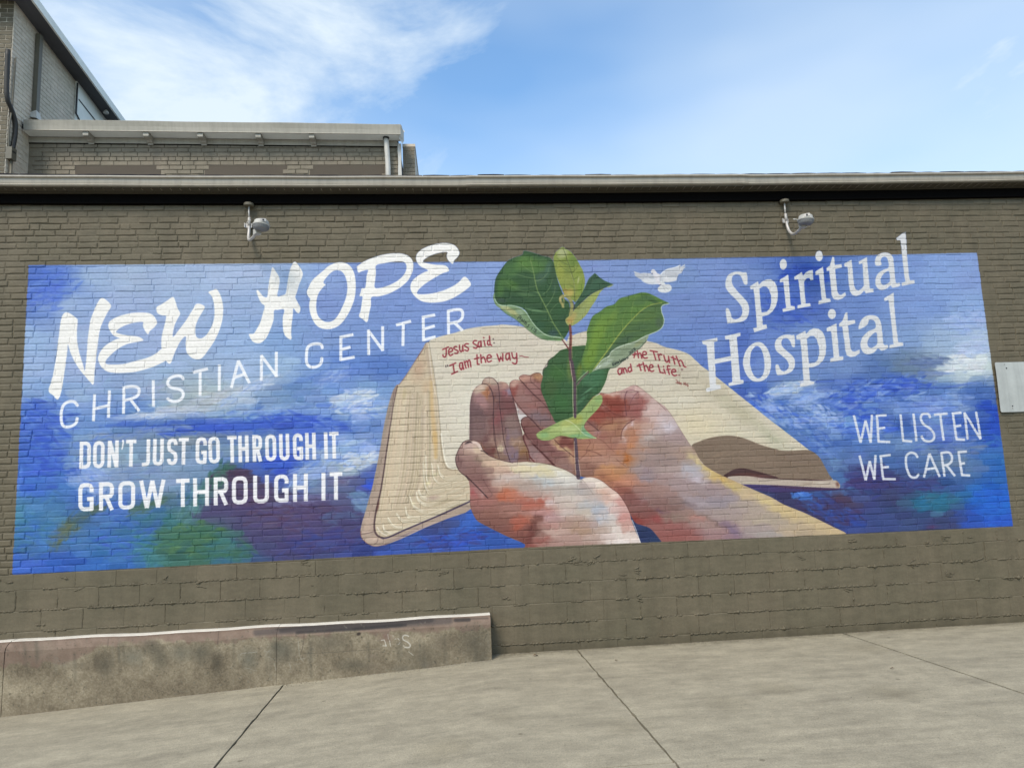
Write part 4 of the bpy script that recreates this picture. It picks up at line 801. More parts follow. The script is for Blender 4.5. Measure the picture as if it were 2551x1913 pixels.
    bl(K, [(800,1130,90,60,0,(185,98,75),.95),(760,1190,90,50,0,(175,85,62),.8),(860,1090,70,60,0,(190,120,98),.6),(900,1180,50,140,15,(110,58,50),.9),(880,1300,60,110,0,(118,58,50),.9),(700,1270,160,60,10,(140,80,68),.85),(800,1350,110,60,0,(128,72,62),.85),(960,1110,30,60,30,(120,70,62),.7),(960,1250,70,60,-30,(130,90,80),.7),(1000,1350,110,50,0,(165,100,90),.8),(900,1400,120,30,0,(150,80,70),.8)], m3)
    bl(K, [(1100,1100,160,60,0,(188,150,150),.8),(1100,1180,140,60,0,(196,150,140),.8),(1250,1160,140,60,0,(178,145,130),.8),(1400,1160,140,60,0,(180,150,130),.8),(1150,1260,220,50,0,(196,165,152),.85),(1450,1230,220,60,0,(180,148,125),.85),(1300,1320,260,50,0,(184,150,138),.85),(1550,1320,160,50,0,(190,165,152),.8),(1200,1390,260,40,0,(176,140,128),.8),(1600,1180,80,60,0,(186,170,165),.7),(1500,1390,200,30,0,(180,148,135),.8)], m3)
    bl(K, [(1620,760,70,60,20,(224,212,198),.9),(1740,980,70,90,0,(216,202,194),.8),(1760,1060,60,60,0,(214,204,196),.8),(1800,1240,70,60,0,(222,212,202),.8),(1640,850,50,60,0,(200,186,176),.6)], m3)
    bl(K, [(1600,720,110,50,20,(236,224,210),.9),(1680,820,110,60,20,(218,175,152),.9),(1700,900,110,50,10,(216,175,155),.8),(1820,850,80,50,35,(230,205,190),.8),(1880,950,70,100,-20,(214,162,152),.9),(1800,990,90,70,0,(218,190,182),.8),(1930,1080,60,120,-15,(210,150,142),.9),(1780,1100,100,70,0,(206,200,195),.9),(1850,1180,100,60,0,(216,206,196),.9),(1950,1200,50,100,-18,(206,165,152),.8),(1850,1290,160,60,0,(224,214,204),.95),(2000,1330,60,80,-20,(224,210,200),.8),(1900,1370,180,30,0,(230,222,214),.8)], m3)
    field(pend, m3, (172, 140, 125)); pend.clear()
    L3 = lambda r, p, w, c=(66, 40, 44), a=.9, w1=None: later.append((2, r, p, w, c, a, w1))
    L3(K, [(300,1130),(250,1040),(230,960),(226,880)], 1.0, (110, 70, 66), .7)
    L3(K, [(210,690),(180,650),(110,590),(75,520),(66,450),(80,400),(110,330),(150,272),(210,247),(250,253)], 1.6)
    L3(K, [(180,640),(250,710),(340,800),(420,885)], 2.4, (66, 40, 44), .92, 2.8)
    L3(K, [(420,885),(470,850),(420,770),(370,680)], 1.4, (110, 70, 68), .6)
    L3(K, [(345,300),(370,355),(430,415),(540,460),(680,495),(700,496)], 1.3)
    L3(K, [(345,362),(380,375),(420,400)], 1.8, (52, 36, 40))
    fill(K, [(165,290),(200,262),(240,262),(255,282),(225,280),(190,292)], (72, 52, 54), sm=True)
    fill(K, [(240,262),(300,268),(345,310),(360,350),(340,362),(300,300),(262,285)], (226, 206, 192), sm=True, a=.9)
    L3(K, [(870,487),(1050,505),(1180,542),(1290,582),(1390,642),(1430,680)], 1.2, (98, 62, 58), .8)
    L3(K, [(1430,672),(1470,690),(1530,770),(1580,840)], 1.0, (150, 130, 128), .7)
    L3(K, [(2012,1130),(2060,1250),(2108,1390)], 1.6, (240, 236, 230), .9)
    L3(K, [(640,1312),(380,1182),(300,1130)], 1.0, (110, 90, 110), .6)
    top = (m * (1 - m2) * (1 - m3), m2 * (1 - m3), m3)
    for k, q in enumerate(top):
        brick_touch(q, (1130, 930, 2110, 1370), 8, 4, 4, .5)
    for k, r, p, w, c, a, w1 in later:
        line(r, p, w, c, a, True, top[k] if k < 2 else None, w1)
    return m, m2, m3


def field(pend, clip, base):
    """blend all patches of one form into a continuous painted surface, then set the patches again as touches"""
    E_ = [(x / REG[r][2] + REG[r][0], y / REG[r][2] + REG[r][1], max(rx, 20) / REG[r][2], max(ry, 20) / REG[r][2], math.radians(an), c, a) for r, l in pend for x, y, rx, ry, an, c, a in l]
    ys, xs_ = np.where(clip > .02)
    y0, y1, x0, x1 = ys.min(), ys.max() + 1, xs_.min(), xs_.max() + 1
    st = 2
    Y, X = np.mgrid[y0:y1:st, x0:x1:st].astype(np.float32); h, w = Y.shape
    X = X + (vnoise(h, w, 9, 51) - .5) * 22 + (vnoise(h, w, 3.2, 52) - .5) * 12; Y = Y + (vnoise(h, w, 5, 53) - .5) * 12 + (vnoise(h, w, 2.4, 54) - .5) * 5
    num = np.ones((h, w, 3), np.float32) * np.array(base, np.float32) * .02; den = np.full((h, w), .02, np.float32)
    for cx, cy, rx, ry, an, c, a in E_:
        dx, dy = X + PX0 - cx, Y + PY0 - cy; ca, sa = math.cos(an), math.sin(an)
        q = ((dx * ca + dy * sa) / rx) ** 2 + ((-dx * sa + dy * ca) / ry) ** 2
        wg = a / (q + .2) ** 1.95
        g_ = np.array(c, np.float32); g_ = g_ * .88 + (g_.mean() * .5 + np.array((84, 67, 60), np.float32)) * .12
        num += wg[..., None] * g_; den += wg
    low = num / den[..., None]
    big_ = np.repeat(np.repeat(low, st, 0), st, 1)[:y1 - y0, :x1 - x0]
    big_ = np.stack([blur(big_[..., k], 1) for k in range(3)], -1)
    sl = (slice(y0, y1), slice(x0, x1)); m = clip[sl][..., None]
    CAN[sl] = CAN[sl] * (1 - m) + big_ * m
    for r, l in pend:
        for x, y, rx, ry, an, c, a in l:
            dab(x / REG[r][2] + REG[r][0], y / REG[r][2] + REG[r][1], rx * .62 / REG[r][2], ry * .55 / REG[r][2], math.radians(an), c, a * .34, clip, .35)


def brick_touch(clip, box, jx, jy, dv, a):
    """the painter worked brick by brick: each brick takes up one flat touch of the colour around it"""
    R_ = np.random.RandomState(int(box[0]))
    for x, z, L_, h, d in bricks:
        if not (-.1 < x < 11 and z < 4.4): continue
        u, v = project(np.array([x, x - L_ / 2, x + L_ / 2, x + L_ / 2, x - L_ / 2]), 0., np.array([z, z - h / 2, z - h / 2, z + h / 2, z + h / 2]))
        if not (box[0] < u[0] < box[2] and box[1] < v[0] < box[3]) or R_.rand() > .72: continue
        iy, ix = int(v[0]) - PY0, int(u[0]) - PX0
        if not (0 <= iy < PH and 0 <= ix < PW) or clip[iy, ix] < .6: continue
        f = R_.uniform(-.3, .3); wd = R_.uniform(.5, 1.05)
        cx = u[0] + f * (u[2] - u[1]) * (1 - wd)
        sx = min(max(int(cx + R_.normal(0, jx)) - PX0, 0), PW - 1); sy = min(max(iy + int(R_.normal(0, jy)), 0), PH - 1)
        if clip[sy, sx] < .6: continue
        c = np.clip(CAN[sy, sx] + R_.normal(0, dv) + R_.normal(0, dv * .4, 3), 4, 250)
        k = wd
        q = np.stack([cx + (u[1:] - u[0]) * k, v[1:]], 1) + R_.uniform(-1.5, 1.5, (4, 2))
        bb, m = cover([smooth(q, n=2)], 3); lay(bb, blur(m, 1), c, a * R_.uniform(.5, 1), clip, False)


def paint_leaves():
    F = 'F'; G = 'G'
    bl = lambda r, l, c: bl_(r, l, c, .42)
    # lower dark leaf
    l5 = np.concatenate([P(F, [(1180,1262),(1050,1260),(985,1265),(920,1290),(850,1310),(810,1345),(760,1390),(710,1430),(690,1500),(650,1540),(638,1600)]),
                         P(G, [(672,90),(660,150),(665,200),(640,300),(655,400),(690,480),(740,600),(790,700),(830,770),(900,750),(1040,700),(1110,660),(1200,560),(1290,450),(1370,400),(1420,320),(1460,230),(1490,120),(1520,60),(1400,-40)])])
    it = cover([smooth(l5, n=3)]); lay(*it, (62, 100, 56)); m = mask_of(it)
    bl(G, [(850,150,160,140,0,(66,112,52),.8),(760,330,110,160,0,(70,100,52),.7),(900,500,150,200,0,(64,112,58),.8),(950,330,110,140,0,(58,100,58),.7),(850,650,110,110,0,(58,98,52),.7),(1000,100,50,200,0,(120,140,70),.6),(1130,120,60,140,10,(120,140,50),.8),(1250,200,160,200,20,(76,126,88),.8),(1380,200,90,160,10,(72,122,82),.8),(1180,400,110,150,20,(46,84,52),.85),(1150,560,90,110,30,(52,92,60),.8),(1250,350,160,16,-35,(110,160,120),.7),(1320,340,60,90,20,(60,110,72),.6),(1150,480,120,30,-40,(92,140,100),.6)], m)
    for q in ([(720,220),(780,290)], [(720,490),(760,560),(820,600)], [(780,30),(880,110),(960,190)], [(740,480),(800,440)]):
        line(G, q, 2.0, (112, 145, 90), .5, True, m, 1, soft=1)
    line(G, [(740,0),(700,60),(672,100)], 1.4, (60, 40, 42), .6, True)
    line(F, [(760,1390),(700,1440),(690,1500),(645,1540),(640,1610)], 1.4, (48, 46, 44), .8, True)
    # left big leaf: face
    l1 = fill(F, [(410,120),(480,130),(560,155),(640,182),(700,192),(740,218),(772,270),(790,340),(800,420),(830,520),(870,620),(900,700),(955,760),(960,1000),(945,1080),(895,1165),(870,1168),(800,1152),(720,1142),(640,1100),(560,1030),(490,940),(440,850),(380,800),(260,772),(150,772),(75,742),(58,650),(60,540),(80,440),(140,340),(220,240),(300,198),(360,182),(395,160)], (56, 94, 54))
    m = mask_of(l1)
    bl(F, [(450,250,200,110,10,(96,138,62),.8),(560,330,150,90,0,(92,134,66),.7),(640,260,90,80,30,(88,128,70),.7),(250,350,150,120,-30,(78,122,60),.7),(380,300,120,90,0,(100,142,66),.5),(130,560,60,160,5,(86,130,60),.6),(250,520,150,80,25,(84,126,54),.7),(350,470,160,40,20,(56,96,50),.6),(620,440,90,110,30,(76,108,88),.7),(700,330,50,120,15,(80,116,96),.7),(760,400,50,160,0,(58,88,60),.7),(780,560,60,100,0,(66,100,80),.5),(660,560,110,110,0,(52,92,56),.7),(480,600,200,110,20,(54,92,54),.6),(430,640,130,26,5,(98,132,84),.6),(300,700,200,60,10,(48,84,52),.7),(140,710,80,40,15,(56,82,68),.8),(560,780,140,50,5,(48,84,48),.7),(550,830,120,22,10,(104,148,108),.7),(480,820,70,14,15,(110,150,112),.7),(640,960,100,80,20,(50,90,54),.7),(600,1000,90,60,40,(54,96,66),.6),(850,800,90,160,10,(56,98,56),.7),(880,960,70,110,0,(52,86,56),.7),(760,1100,80,50,0,(60,88,92),.7),(790,1040,60,40,0,(58,96,66),.5),(870,1080,60,70,0,(56,96,60),.6)], m)
    line(F, [(490,235),(525,370),(545,480),(575,600),(640,730),(700,850),(760,980),(830,1090),(880,1170)], 2.6, (120,148,86), .9, True, m, 3.2)
    for q, w in (([(545,480),(620,460),(690,390),(715,300)], 2.2), ([(530,450),(420,430),(320,400),(240,400)], 1.8), ([(640,640),(700,590),(740,500),(750,450)], 2), ([(680,780),(740,700),(780,600),(780,520)], 2.4),
                 ([(600,640),(520,600),(400,600),(300,570)], 1.6), ([(690,850),(600,840),(500,830),(400,800)], 2.6), ([(750,980),(690,950),(580,965)], 1.8), ([(520,380),(440,330),(350,260)], 1.4), ([(720,860),(760,800),(820,740)], 1.2),
                 ([(560,540),(450,560),(300,560),(180,480)], 1.2)):
        line(F, q, w, (124, 152, 100), .7, True, m, .8)
    line(F, [(410,120),(395,165),(300,200),(215,245),(140,345),(80,440),(60,540),(58,650)], 1.6, (48, 84, 58), .8, True)
    line(F, [(540,160),(530,240)], 1.6, (40, 70, 40), .7, True); line(F, [(700,190),(660,210)], 1.6, (36, 60, 44), .7, True)
    # its turned edge
    tu = fill(F, [(58,620),(42,680),(70,765),(130,812),(200,872),(300,932),(400,1012),(480,1082),(600,1162),(700,1190),(870,1198),(870,1166),(800,1152),(720,1142),(640,1104),(560,1032),(492,945),(440,860),(370,805),(260,772),(150,772),(90,742),(66,700)], (124, 152, 110)); mt = mask_of(tu)
    bl(F, [(180,800,90,40,20,(182,188,140),.8),(270,850,110,44,30,(186,186,130),.85),(360,850,70,40,30,(160,182,150),.7),(420,960,110,40,45,(130,158,118),.7),(560,1080,120,40,40,(116,150,115),.7),(700,1160,110,26,8,(92,132,84),.8),(300,900,60,20,30,(110,130,80),.6),(830,1180,60,16,0,(110,150,90),.8)], mt)
    line(F, [(60,690),(90,745),(150,775),(260,774),(370,805),(440,862),(492,945),(560,1034),(640,1104),(720,1140),(800,1150),(860,1160)], 2.0, (190, 214, 188), .85, True)
    line(F, [(130,815),(200,875),(300,935),(400,1015),(480,1085),(600,1165),(700,1193)], 1.0, (58, 84, 52), .7, True)
    # upright young leaf
    l2 = fill(F, [(872,70),(915,98),(970,130),(1030,200),(1080,290),(1120,370),(1142,470),(1132,560),(1092,650),(1030,730),(1000,715),(950,680),(900,650),(862,570),(832,500),(802,420),(780,320),(762,220),(780,150),(820,110)], (140, 156, 72)); m = mask_of(l2)
    bl(F, [(870,140,90,70,0,(180,186,140),.85),(850,180,60,50,0,(170,178,120),.6),(1000,240,80,110,30,(112,140,62),.8),(850,380,60,150,0,(158,166,74),.7),(930,480,90,130,0,(150,160,78),.6),(1060,430,70,140,0,(146,164,74),.7),(1090,560,50,100,10,(132,160,66),.7),(960,620,60,70,30,(196,176,96),.8),(900,610,40,60,0,(184,156,88),.7),(900,250,60,60,20,(124,142,64),.6),(940,350,70,60,0,(124,140,66),.6),(1060,470,14,60,10,(190,194,150),.6)], m)
    line(F, [(880,90),(920,200),(960,320),(1000,450),(1015,560),(1015,720)], 1.6, (96, 108, 60), .85, True, m)
    line(F, [(975,400),(1010,500),(1022,620)], 1.2, (178, 182, 130), .8, True, m)
    for q in ([(940,290),(860,250),(800,200)], [(970,370),(900,340),(830,280)], [(990,380),(1040,330),(1060,270)], [(1005,470),(1060,420)], [(1015,560),(960,530),(900,520)]):
        line(F, q, 1.5, (88, 106, 56), .65, True, m, .8)
    # small right leaf
    fill(F, [(1260,385),(1310,432),(1380,482),(1482,520),(1400,552),(1300,592),(1200,645),(1100,735),(1020,815),(990,800),(1060,700),(1130,580),(1190,450)], (62, 98, 70), sm=False)
    fill(F, [(1180,480),(1250,420),(1300,500),(1250,580),(1140,640)], (56, 88, 62), soft=2, a=.6)
    fill(F, [(1240,480),(1300,470),(1330,520),(1230,600),(1130,670),(1180,580)], (70, 112, 84), soft=2, a=.5)
    u3 = fill(F, [(1482,524),(1440,552),(1380,562),(1320,622),(1270,712),(1210,802),(1160,882),(1090,952),(1020,1002),(960,1022),(920,992),(908,940),(950,898),(1010,815),(1100,742),(1200,652),(1300,594),(1390,557)], (158, 168, 98)); m = mask_of(u3)
    bl(F, [(960,950,60,60,0,(190,158,88),.9),(1000,900,60,70,40,(184,164,100),.7),(1100,850,130,50,-50,(150,166,110),.6),(1240,680,130,36,-45,(166,182,100),.7),(1350,590,80,20,-35,(160,172,104),.7),(1080,780,110,30,-50,(138,150,90),.6)], m)
    line(F, [(1400,552),(1300,592),(1200,645),(1100,735),(1020,815)], 1.6, (44, 60, 56), .8, True)
    line(F, [(985,730),(1010,780),(1000,830)], 5, (62, 62, 88), .7, True)
    # curled sheath
    line(F, [(880,790),(870,760),(848,720),(850,680),(885,660),(930,670),(970,715),(985,770),(980,830),(968,880)], 6.2, (158, 156, 96), 1, True, None, 8.5)
    line(F, [(848,730),(845,690),(870,658),(905,655)], 1.8, (196, 184, 130), .8, True)
    line(F, [(885,690),(890,740),(882,800)], 4.5, (150, 150, 90), .9, True, None, 1.5)
    line(F, [(900,700),(945,720),(965,780),(955,860)], 1.6, (84, 92, 60), .6, True)
    # big right leaf
    l4 = fill(F, [(1820,620),(1900,628),(1980,662),(2060,705),(2150,750),(2075,768),(2052,800),(2062,862),(2088,940),(2072,1020),(2020,1072),(1930,1112),(1840,1150),(1740,1210),(1640,1240),(1520,1290),(1440,1360),(1360,1430),(1260,1540),(1200,1585),(1130,1560),(1098,1470),(1110,1390),(1140,1290),(1165,1180),(1165,1080),(1200,980),(1240,900),(1320,850),(1400,790),(1490,762),(1560,692),(1640,672),(1700,650)], (96, 134, 62)); m = mask_of(l4)
    mid = [(2060,742),(1920,772),(1800,850),(1700,950),(1600,1060),(1500,1190),(1400,1330),(1250,1530)]
    fill(F, mid + [(1300, 1560), (1700, 1300), (2150, 1100), (2150, 760)], (84, 116, 68), clip=m, a=.9)
    bl(F, [(1300,1100,110,260,20,(124,158,58),.8),(1220,1350,90,220,12,(122,156,56),.8),(1400,950,160,110,-30,(112,148,60),.6),(1160,1450,60,110,0,(116,150,54),.7),(1600,800,140,90,-40,(88,124,62),.7),(1800,720,150,70,-10,(84,120,66),.8),(1560,1000,60,180,35,(92,126,60),.6),(1480,900,50,140,30,(120,150,62),.5),(1900,680,110,40,15,(70,104,64),.7),(1980,730,80,26,18,(62,92,56),.7),(1380,1230,60,160,25,(104,142,56),.6),(1900,900,150,110,-20,(92,124,62),.7),(1800,1060,180,80,-30,(78,110,66),.7),(1600,1200,180,60,-35,(74,102,70),.8),(1450,1340,140,40,-45,(76,100,78),.8),(2030,980,60,80,0,(82,104,80),.7),(1750,930,90,60,-45,(100,134,64),.5),(1350,1470,110,26,-50,(84,110,78),.7)], m)
    line(F, mid, 1.8, (158, 172, 82), .95, True, m, 3.2)
    for q in ([(1700,950),(1700,850),(1720,740),(1760,660)], [(1800,850),(1860,780),(1880,700)], [(1600,1060),(1590,950),(1640,800)], [(1500,1190),(1480,1050),(1530,900)], [(1420,1310),(1370,1150),(1400,980)], [(1690,960),(1850,950),(2000,900)], [(1590,1080),(1750,1080),(1900,1060)]):
        line(F, q, 1.8, (136, 158, 78), .55, True, m, .8)
    line(F, [(1200,980),(1240,900),(1320,850),(1400,790),(1490,762),(1560,692),(1700,650),(1820,620)], 1.4, (70, 108, 60), .6, True)
    line(F, [(1820,620),(1830,700)], 1.3, (48, 78, 44), .7, True)
    u4 = fill(F, [(1905,1128),(1882,1190),(1800,1282),(1700,1352),(1600,1432),(1510,1510),(1400,1526),(1290,1542),(1225,1568),(1290,1490),(1350,1425),(1430,1385),(1450,1330),(1530,1270),(1640,1230),(1760,1192),(1840,1150)], (146, 162, 132)); m = mask_of(u4)
    bl(F, [(1780,1230,90,30,-35,(150,158,112),.7),(1600,1330,140,36,-35,(134,150,120),.8),(1400,1460,110,40,-35,(176,190,170),.8),(1520,1340,60,50,-30,(140,160,130),.7),(1650,1400,110,20,-38,(100,118,92),.8),(1300,1510,60,20,-35,(200,212,196),.8)], m)
    line(F, [(2150,750),(2080,768),(2056,800),(2064,862),(2090,940),(2074,1022),(2022,1074),(1930,1114),(1840,1152),(1740,1212),(1640,1240),(1530,1282),(1450,1335),(1435,1380),(1350,1425),(1270,1530)], 2.0, (196, 212, 190), .85, True)
    line(F, [(1880,1195),(1800,1285),(1700,1355),(1600,1435),(1510,1512),(1400,1528),(1290,1545)], 1.4, (58, 78, 62), .85, True)
    # pale hanging leaf
    l6 = fill(G, [(1330,428),(1400,425),(1412,500),(1375,570),(1312,642),(1235,722),(1192,782),(1186,832),(1230,882),(1290,932),(1342,962),(1260,966),(1150,972),(1040,960),(940,936),(860,936),(780,977),(720,992),(650,987),(600,960),(585,915),(620,880),(700,840),(800,790),(900,742),(1020,702),(1100,662),(1180,590),(1260,490)], (158, 180, 110)); m = mask_of(l6)
    bl(G, [(1360,480,60,60,0,(142,176,110),.7),(1280,580,60,110,35,(150,172,108),.7),(1080,740,110,60,0,(176,180,90),.8),(960,780,110,60,-20,(186,190,110),.7),(850,850,150,50,-15,(178,194,122),.7),(1000,860,160,60,0,(190,204,140),.7),(680,920,80,50,0,(138,180,120),.7),(1230,920,110,34,25,(120,176,140),.85),(1180,850,50,70,0,(118,164,128),.7),(1100,930,150,30,0,(128,176,124),.7),(700,860,100,20,-25,(126,146,80),.5),(1120,700,60,50,30,(160,170,80),.6)], m)
    line(G, [(945,730),(1040,775),(1120,850),(1200,920),(1330,960)], 1.3, (214, 220, 180), .85, True, m)
    line(G, [(1330,430),(1370,410),(1390,380)], 2, (200, 214, 200), .8, True)
    line(G, [(585,930),(650,988),(780,978),(860,938),(1040,962),(1150,973)], 1.1, (76, 88, 56), .6, True)
    # stem and side twigs
    line(F, [(870,1185),(910,1240),(955,1310)], 3.4, (120, 62, 58), 1, True)
    line(F, [(885,1195),(930,1250),(962,1290)], 1.4, (226, 208, 200), .8, True)
    line(F, [(962,1015),(972,1150),(965,1300),(965,1400),(985,1540),(1012,1659)], 6.2, (128, 74, 64), 1, True, None, 8)
    line(F, [(965,1300),(965,1400),(985,1540),(1012,1659)], 5.5, (92, 70, 76), .9, True, None, 8)
    line(G, [(1028,0),(1050,130),(1066,250),(1066,500),(1070,695)], 7.5, (92, 72, 82), 1, True, None, 6.5)
    line(G, [(1040,250),(1042,500),(1048,690)], 1.6, (214, 206, 172), .85, True)
    line(G, [(1005,0),(1025,140),(1040,250)], 1.4, (222, 212, 182), .85, True)
    line(G, [(1088,300),(1090,500),(1092,680)], 1.3, (150, 150, 116), .8, True)
    line(F, [(985,1120),(985,1300),(990,1400)], 1.2, (200, 160, 130), .7, True)
    line(G, [(1100,290),(1120,260),(1160,210),(1240,132)], 4.0, (112, 100, 92), 1, True, None, 3.0)
    line(G, [(1090,255),(1150,190),(1230,120)], 1.2, (222, 214, 190), .8, True)
    line(G, [(1074,975),(1088,1150),(1098,1320),(1112,1455)], 7.5, (94, 76, 88), 1, True, None, 9.5)
    line(G, [(1058,1000),(1066,1200),(1080,1400)], 1.3, (206, 190, 160), .8, True)
    line(G, [(1108,1230),(1125,1330),(1140,1440)], 1.2, (214, 196, 180), .8, True)


def paint_dove():
    V = 'V'
    w = (206, 209, 212)
    fill(V, [(130,515),(240,560),(350,590),(360,605),(500,580),(620,590),(760,605),(790,640),(850,660),(1040,620),(1120,640),(1180,760),(1150,960),(1040,1000),(800,1005),(640,980),(500,920),(420,840),(300,780),(190,700),(150,650),(180,630)], (190, 196, 204), sm=False)
    fill(V, [(420,840),(700,800),(1040,880),(1050,990),(800,1008),(640,982),(500,925)], (218, 222, 224), a=.8, soft=1)
    fill(V, [(1080,720),(1130,640),(1200,560),(1300,490),(1420,440),(1560,410),(1700,370),(1840,300),(1850,330),(1800,380),(1900,340),(2020,260),(2025,310),(1930,380),(2030,360),(2020,400),(1960,440),(1940,500),(1880,600),(1780,640),(1740,740),(1690,870),(1560,900),(1400,930),(1280,920),(1200,900),(1120,860)], (196, 201, 206), sm=False)
    line(V, [(1130,640),(1200,560),(1300,490),(1420,440),(1560,410),(1700,370),(1840,300)], 2.2, (226, 230, 234), .9, True)
    fill(V, [(1260,700),(1460,760),(1700,780),(1680,870),(1400,930),(1220,900)], (216, 219, 220), a=.8, soft=1)
    fill(V, [(770,520),(800,470),(850,455),(900,475),(950,530),(1000,600),(1080,640),(1090,740),(1080,860),(1120,960),(1190,1060),(1120,1080),(1040,1000),(900,800),(850,660),(800,610),(762,560)], (214, 214, 218))
    fill(V, [(1100,900),(1230,900),(1300,1000),(1450,1010),(1530,1140),(1480,1250),(1340,1310),(1180,1310),(1060,1270),(1015,1180),(1040,1110),(1130,1060),(1150,1010)], (212, 216, 216))
    for q in ([(180,630),(400,640),(560,700)], [(220,700),(400,730)], [(1330,600),(1700,600)], [(1300,680),(1740,660)], [(1180,1060),(1300,1240)], [(1200,1060),(1420,1200)], [(1090,720),(1100,770)], [(1160,1050),(1460,1040)]):
        line(V, q, .9, (150, 152, 160), .6)
    line(V, [(795,620),(830,600)], 1.6, (90, 80, 90), .9)
    line(V, [(1060,1040),(1130,1020)], 2, (60, 60, 90), .8)


def condensed(ch, x0, x1, y0, y1, w, col, sl, lean=0):
    """one tall sans letter in the block lettering; box in D units"""
    L, Rr, T, B = x0 + w / 2, x1 - w / 2, y0 + w / 2, y1 - w / 2
    c = min((x1 - x0) * .30, 30); mid = (y0 + y1) / 2
    wp = w / REG['D'][2]
    def q(pts):
        return [(x + lean * (y1 - y) / (y1 - y0), y + (x - x0) * sl) for x, y in pts]
    def s(pts, butt=True):
        line('D', q(pts), wp, col, .97, butt=butt, soft=.5)
    rT = [(L, T + c), (L + c * .3, T + c * .3), (L + c, T)]; rT2 = [(Rr - c, T), (Rr - c * .3, T + c * .3), (Rr, T + c)]
    rB = [(Rr, B - c), (Rr - c * .3, B - c * .3), (Rr - c, B)]; rB2 = [(L + c, B), (L + c * .3, B - c * .3), (L, B - c)]
    if ch == 'O': s(rT + rT2 + rB + rB2 + [rT[0]], False)
    elif ch == 'D': s([(L, y0), (L, y1)]); s([(x0, T)] + rT2 + rB + [(x0, B)])
    elif ch == 'N': s([(L, y0), (L, y1)]); s([(Rr, y0), (Rr, y1)]); s([(L + 2, y0 + 4), (Rr - 2, y1 - 4)])
    elif ch == 'T': s([(x0, T), (x1, T)]); s([((x0 + x1) / 2, y0), ((x0 + x1) / 2, y1)])
    elif ch == 'I': s([((x0 + x1) / 2, y0), ((x0 + x1) / 2, y1)])
    elif ch == 'H': s([(L, y0), (L, y1)]); s([(Rr, y0), (Rr, y1)]); s([(L, mid), (Rr, mid)])
    elif ch == 'U': s([(Rr, y0), (Rr, B - c)] + rB[1:] + rB2 + [(L, y0)])
    elif ch == 'J': s([(Rr, y0)] + rB + [(x0, B)])
    elif ch == 'S': s([(Rr, T + c * 1.7), (Rr, T + c)] + rT2[::-1][1:] + rT[::-1] + [(L, mid - 34), (L + 6, mid - 14), (Rr - 6, mid + 16), (Rr, mid + 36)] + rB + rB2 + [(L, B - c * 1.5)])
    elif ch == 'G': s([(Rr, T + c * 2.0), (Rr, T + c)] + rT2[::-1][1:] + rT[::-1] + rB2[::-1] + [(Rr, B), (Rr, mid)]); s([(Rr + w / 2, mid + w / 2), (Rr - w * 1.1, mid + w / 2)])
    elif ch == 'R': s([(L, y0), (L, y1)]); s([(x0, T)] + rT2 + [(Rr, mid - c * .7), (Rr - c * .4, mid), (L, mid + 4)]); s([(L + (Rr - L) * .45, mid), (Rr, y1)])
    elif ch == 'W':
        s([(L, y0), (L + (Rr - L) * .25, y1 - 4)]); s([(L + (Rr - L) * .25, y1 - 4), ((L + Rr) / 2, y0 + 4)]); s([((L + Rr) / 2, y0 + 4), (L + (Rr - L) * .75, y1 - 4)]); s([(L + (Rr - L) * .75, y1 - 4), (Rr, y0)])


